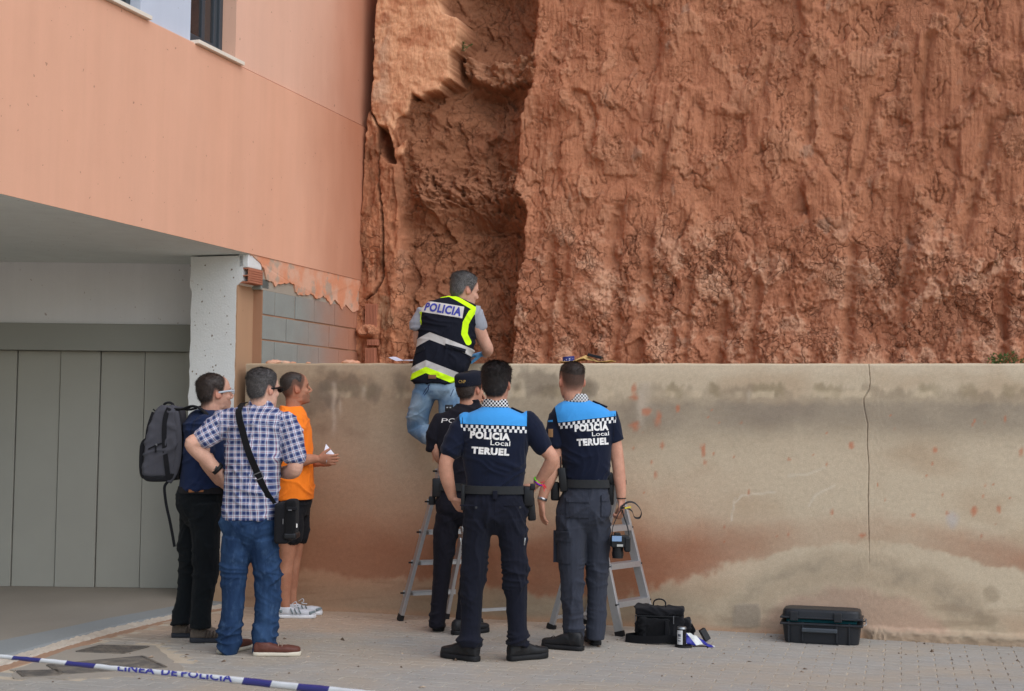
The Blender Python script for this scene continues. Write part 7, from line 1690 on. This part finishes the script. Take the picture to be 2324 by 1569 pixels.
# ---------------- police tape across the foreground
def police_tape():
    K = [(-700, 1428, 7.0), (-300, 1462, 6.5), (0, 1490.5, 6.1), (90, 1499, 6.0), (210, 1511.5, 5.9), (280, 1519.5, 5.82), (420, 1532, 5.68), (560, 1547, 5.55), (690, 1561, 5.42), (800, 1573, 5.30), (1200, 1612, 4.9), (1700, 1668, 4.4)]
    vx = np.linspace(-700, 1700, 260); C = np.array([aty(x, np.interp(x, [k[0] for k in K], [k[1] for k in K]), np.interp(x, [k[0] for k in K], [k[2] for k in K])) for x in vx])
    hw = np.interp(vx, [-700, 0, 280, 560, 800, 1700], [.009, .009, .0108, .014, .0155, .017])
    base = C[len(C)//2]*[1, 1, 0]; rings = []
    for c, h in zip(C, hw):
        rings.append([c+np.array([0, .000, -h])-base, c+np.array([0, -.004, -h*.3])-base, c+np.array([0, -.005, h*.4])-base, c+np.array([0, .0, h])-base, c+np.array([0, .006, h*.5])-base, c+np.array([0, .005, -h*.6])-base])
    rings = np.array(rings); wv_ = np.linspace(0, 1, len(rings)); rings[:, :, 1] += (.004*pn(wv_*90, 0*wv_, 5))[:, None]; rings[:, :, 2] += .0016*pn(wv_[:, None]*140, np.arange(6)[None]*.7, 6)
    V, F = skin_rings(rings); me = mesh(V, F); sv = np.r_[np.repeat(vx, 6), vx[0], vx[-1]]; hh = np.r_[np.tile([0, .35, .7, 1, .75, .2], len(vx)), .5, .5]; setattr_f(me, 'along', sv); setattr_f(me, 'rise', hh)
    m = Mat('tape_film', .35, .5); s = m.attr('along')-m.attr('rise')*6.0; blue = None
    for a, b in ((-640, -575), (-515, -450), (-200, -135), (-75, -10), (25, 88), (146, 212), (548, 612), (672, 742), (960, 1025), (1090, 1160), (1420, 1490)):
        k = (s > float(a))*(s < float(b)); blue = k if blue is None else blue.mx(k)
    m.color(m.mix(blue, m.vary(lin(214, 218, 220), m.noise(m.pos(), 20, 2), .08), lin(50, 52, 124))); m.b.inputs['Sheen Weight'].default_value = 0
    o = link('barrier_tape', me, m.m, loc=base, smooth=True); tag(o, 'blue and white striped police barrier tape sagging across the foreground', 'barrier tape')
    # lettering runs over the folded upper edge
    for word, cx_, wd in (('LINEA', 310, 84), ('DE', 385, 36), ('POLICIA', 470, 116)):
        T, TF = text_mesh(word, .05, .03, maxlen=.012); e = T.max(0)-T.min(0); out = []
        for x, y, _ in T:
            px = cx_+x/e[0]*wd; t = (y/e[1]+.5)*1.30+.20               # 0..1 = front face, beyond = folded behind
            c = np.array([np.interp(px, vx, C[:, i]) for i in range(3)]); h = np.interp(px, vx, hw); k = min(t, 1.0)
            dy = np.interp(k, [0, .35, .7, 1], [0, -.004, -.005, 0]); q = c+np.array([0, dy-.0062, -h+2*h*k])
            if t > 1: q = c+np.array([0, .0015+.006*(t-1), h*(1-(t-1)*.8)+.0008])
            out.append(q-base)
        link('lettering', mesh(np.array(out), TF), plain('tape_print', lin(60, 62, 150), .6), o)
police_tape()

# ---------------- grit and leaf litter
def litter():
    rr = random.Random(31); mb = MB(); cols = []
    for k in range(340):
        vx, vy = rr.uniform(0, 2324), rr.triangular(1395, 1569, 1440); c = atz(vx, vy)
        if c[1] > wall_y(c[0])-.03 or c[0] < kerb_x(c[1])+.05: continue
        s = rr.choice((.003, .004, .005, .007, .010)) if k > 14 else rr.uniform(.012, .022); a = rr.uniform(0, 6.28); d = np.array([math.cos(a), math.sin(a), 0])*s*rr.uniform(.8, 2); n_ = np.array([-math.sin(a), math.cos(a), 0])*s*.7; h = np.array([0, 0, s*rr.uniform(.4, 1.0)])
        mb.add([c-d, c+n_, c+d, c-n_, c+h*1.0+d*.2], [(0, 1, 4), (1, 2, 4), (2, 3, 4), (3, 0, 4)])
    m = Mat('grit', .9, .2); m.color(m.mix(m.noise(m.pos(), 14, 1).step(.45, .6), lin(96, 80, 66), lin(168, 150, 130)))
    tag(mb.build('grit_and_leaf_litter', m.m), kind='stuff', label='scattered grit and dry leaf crumbs on the paving', cat='litter')
litter()
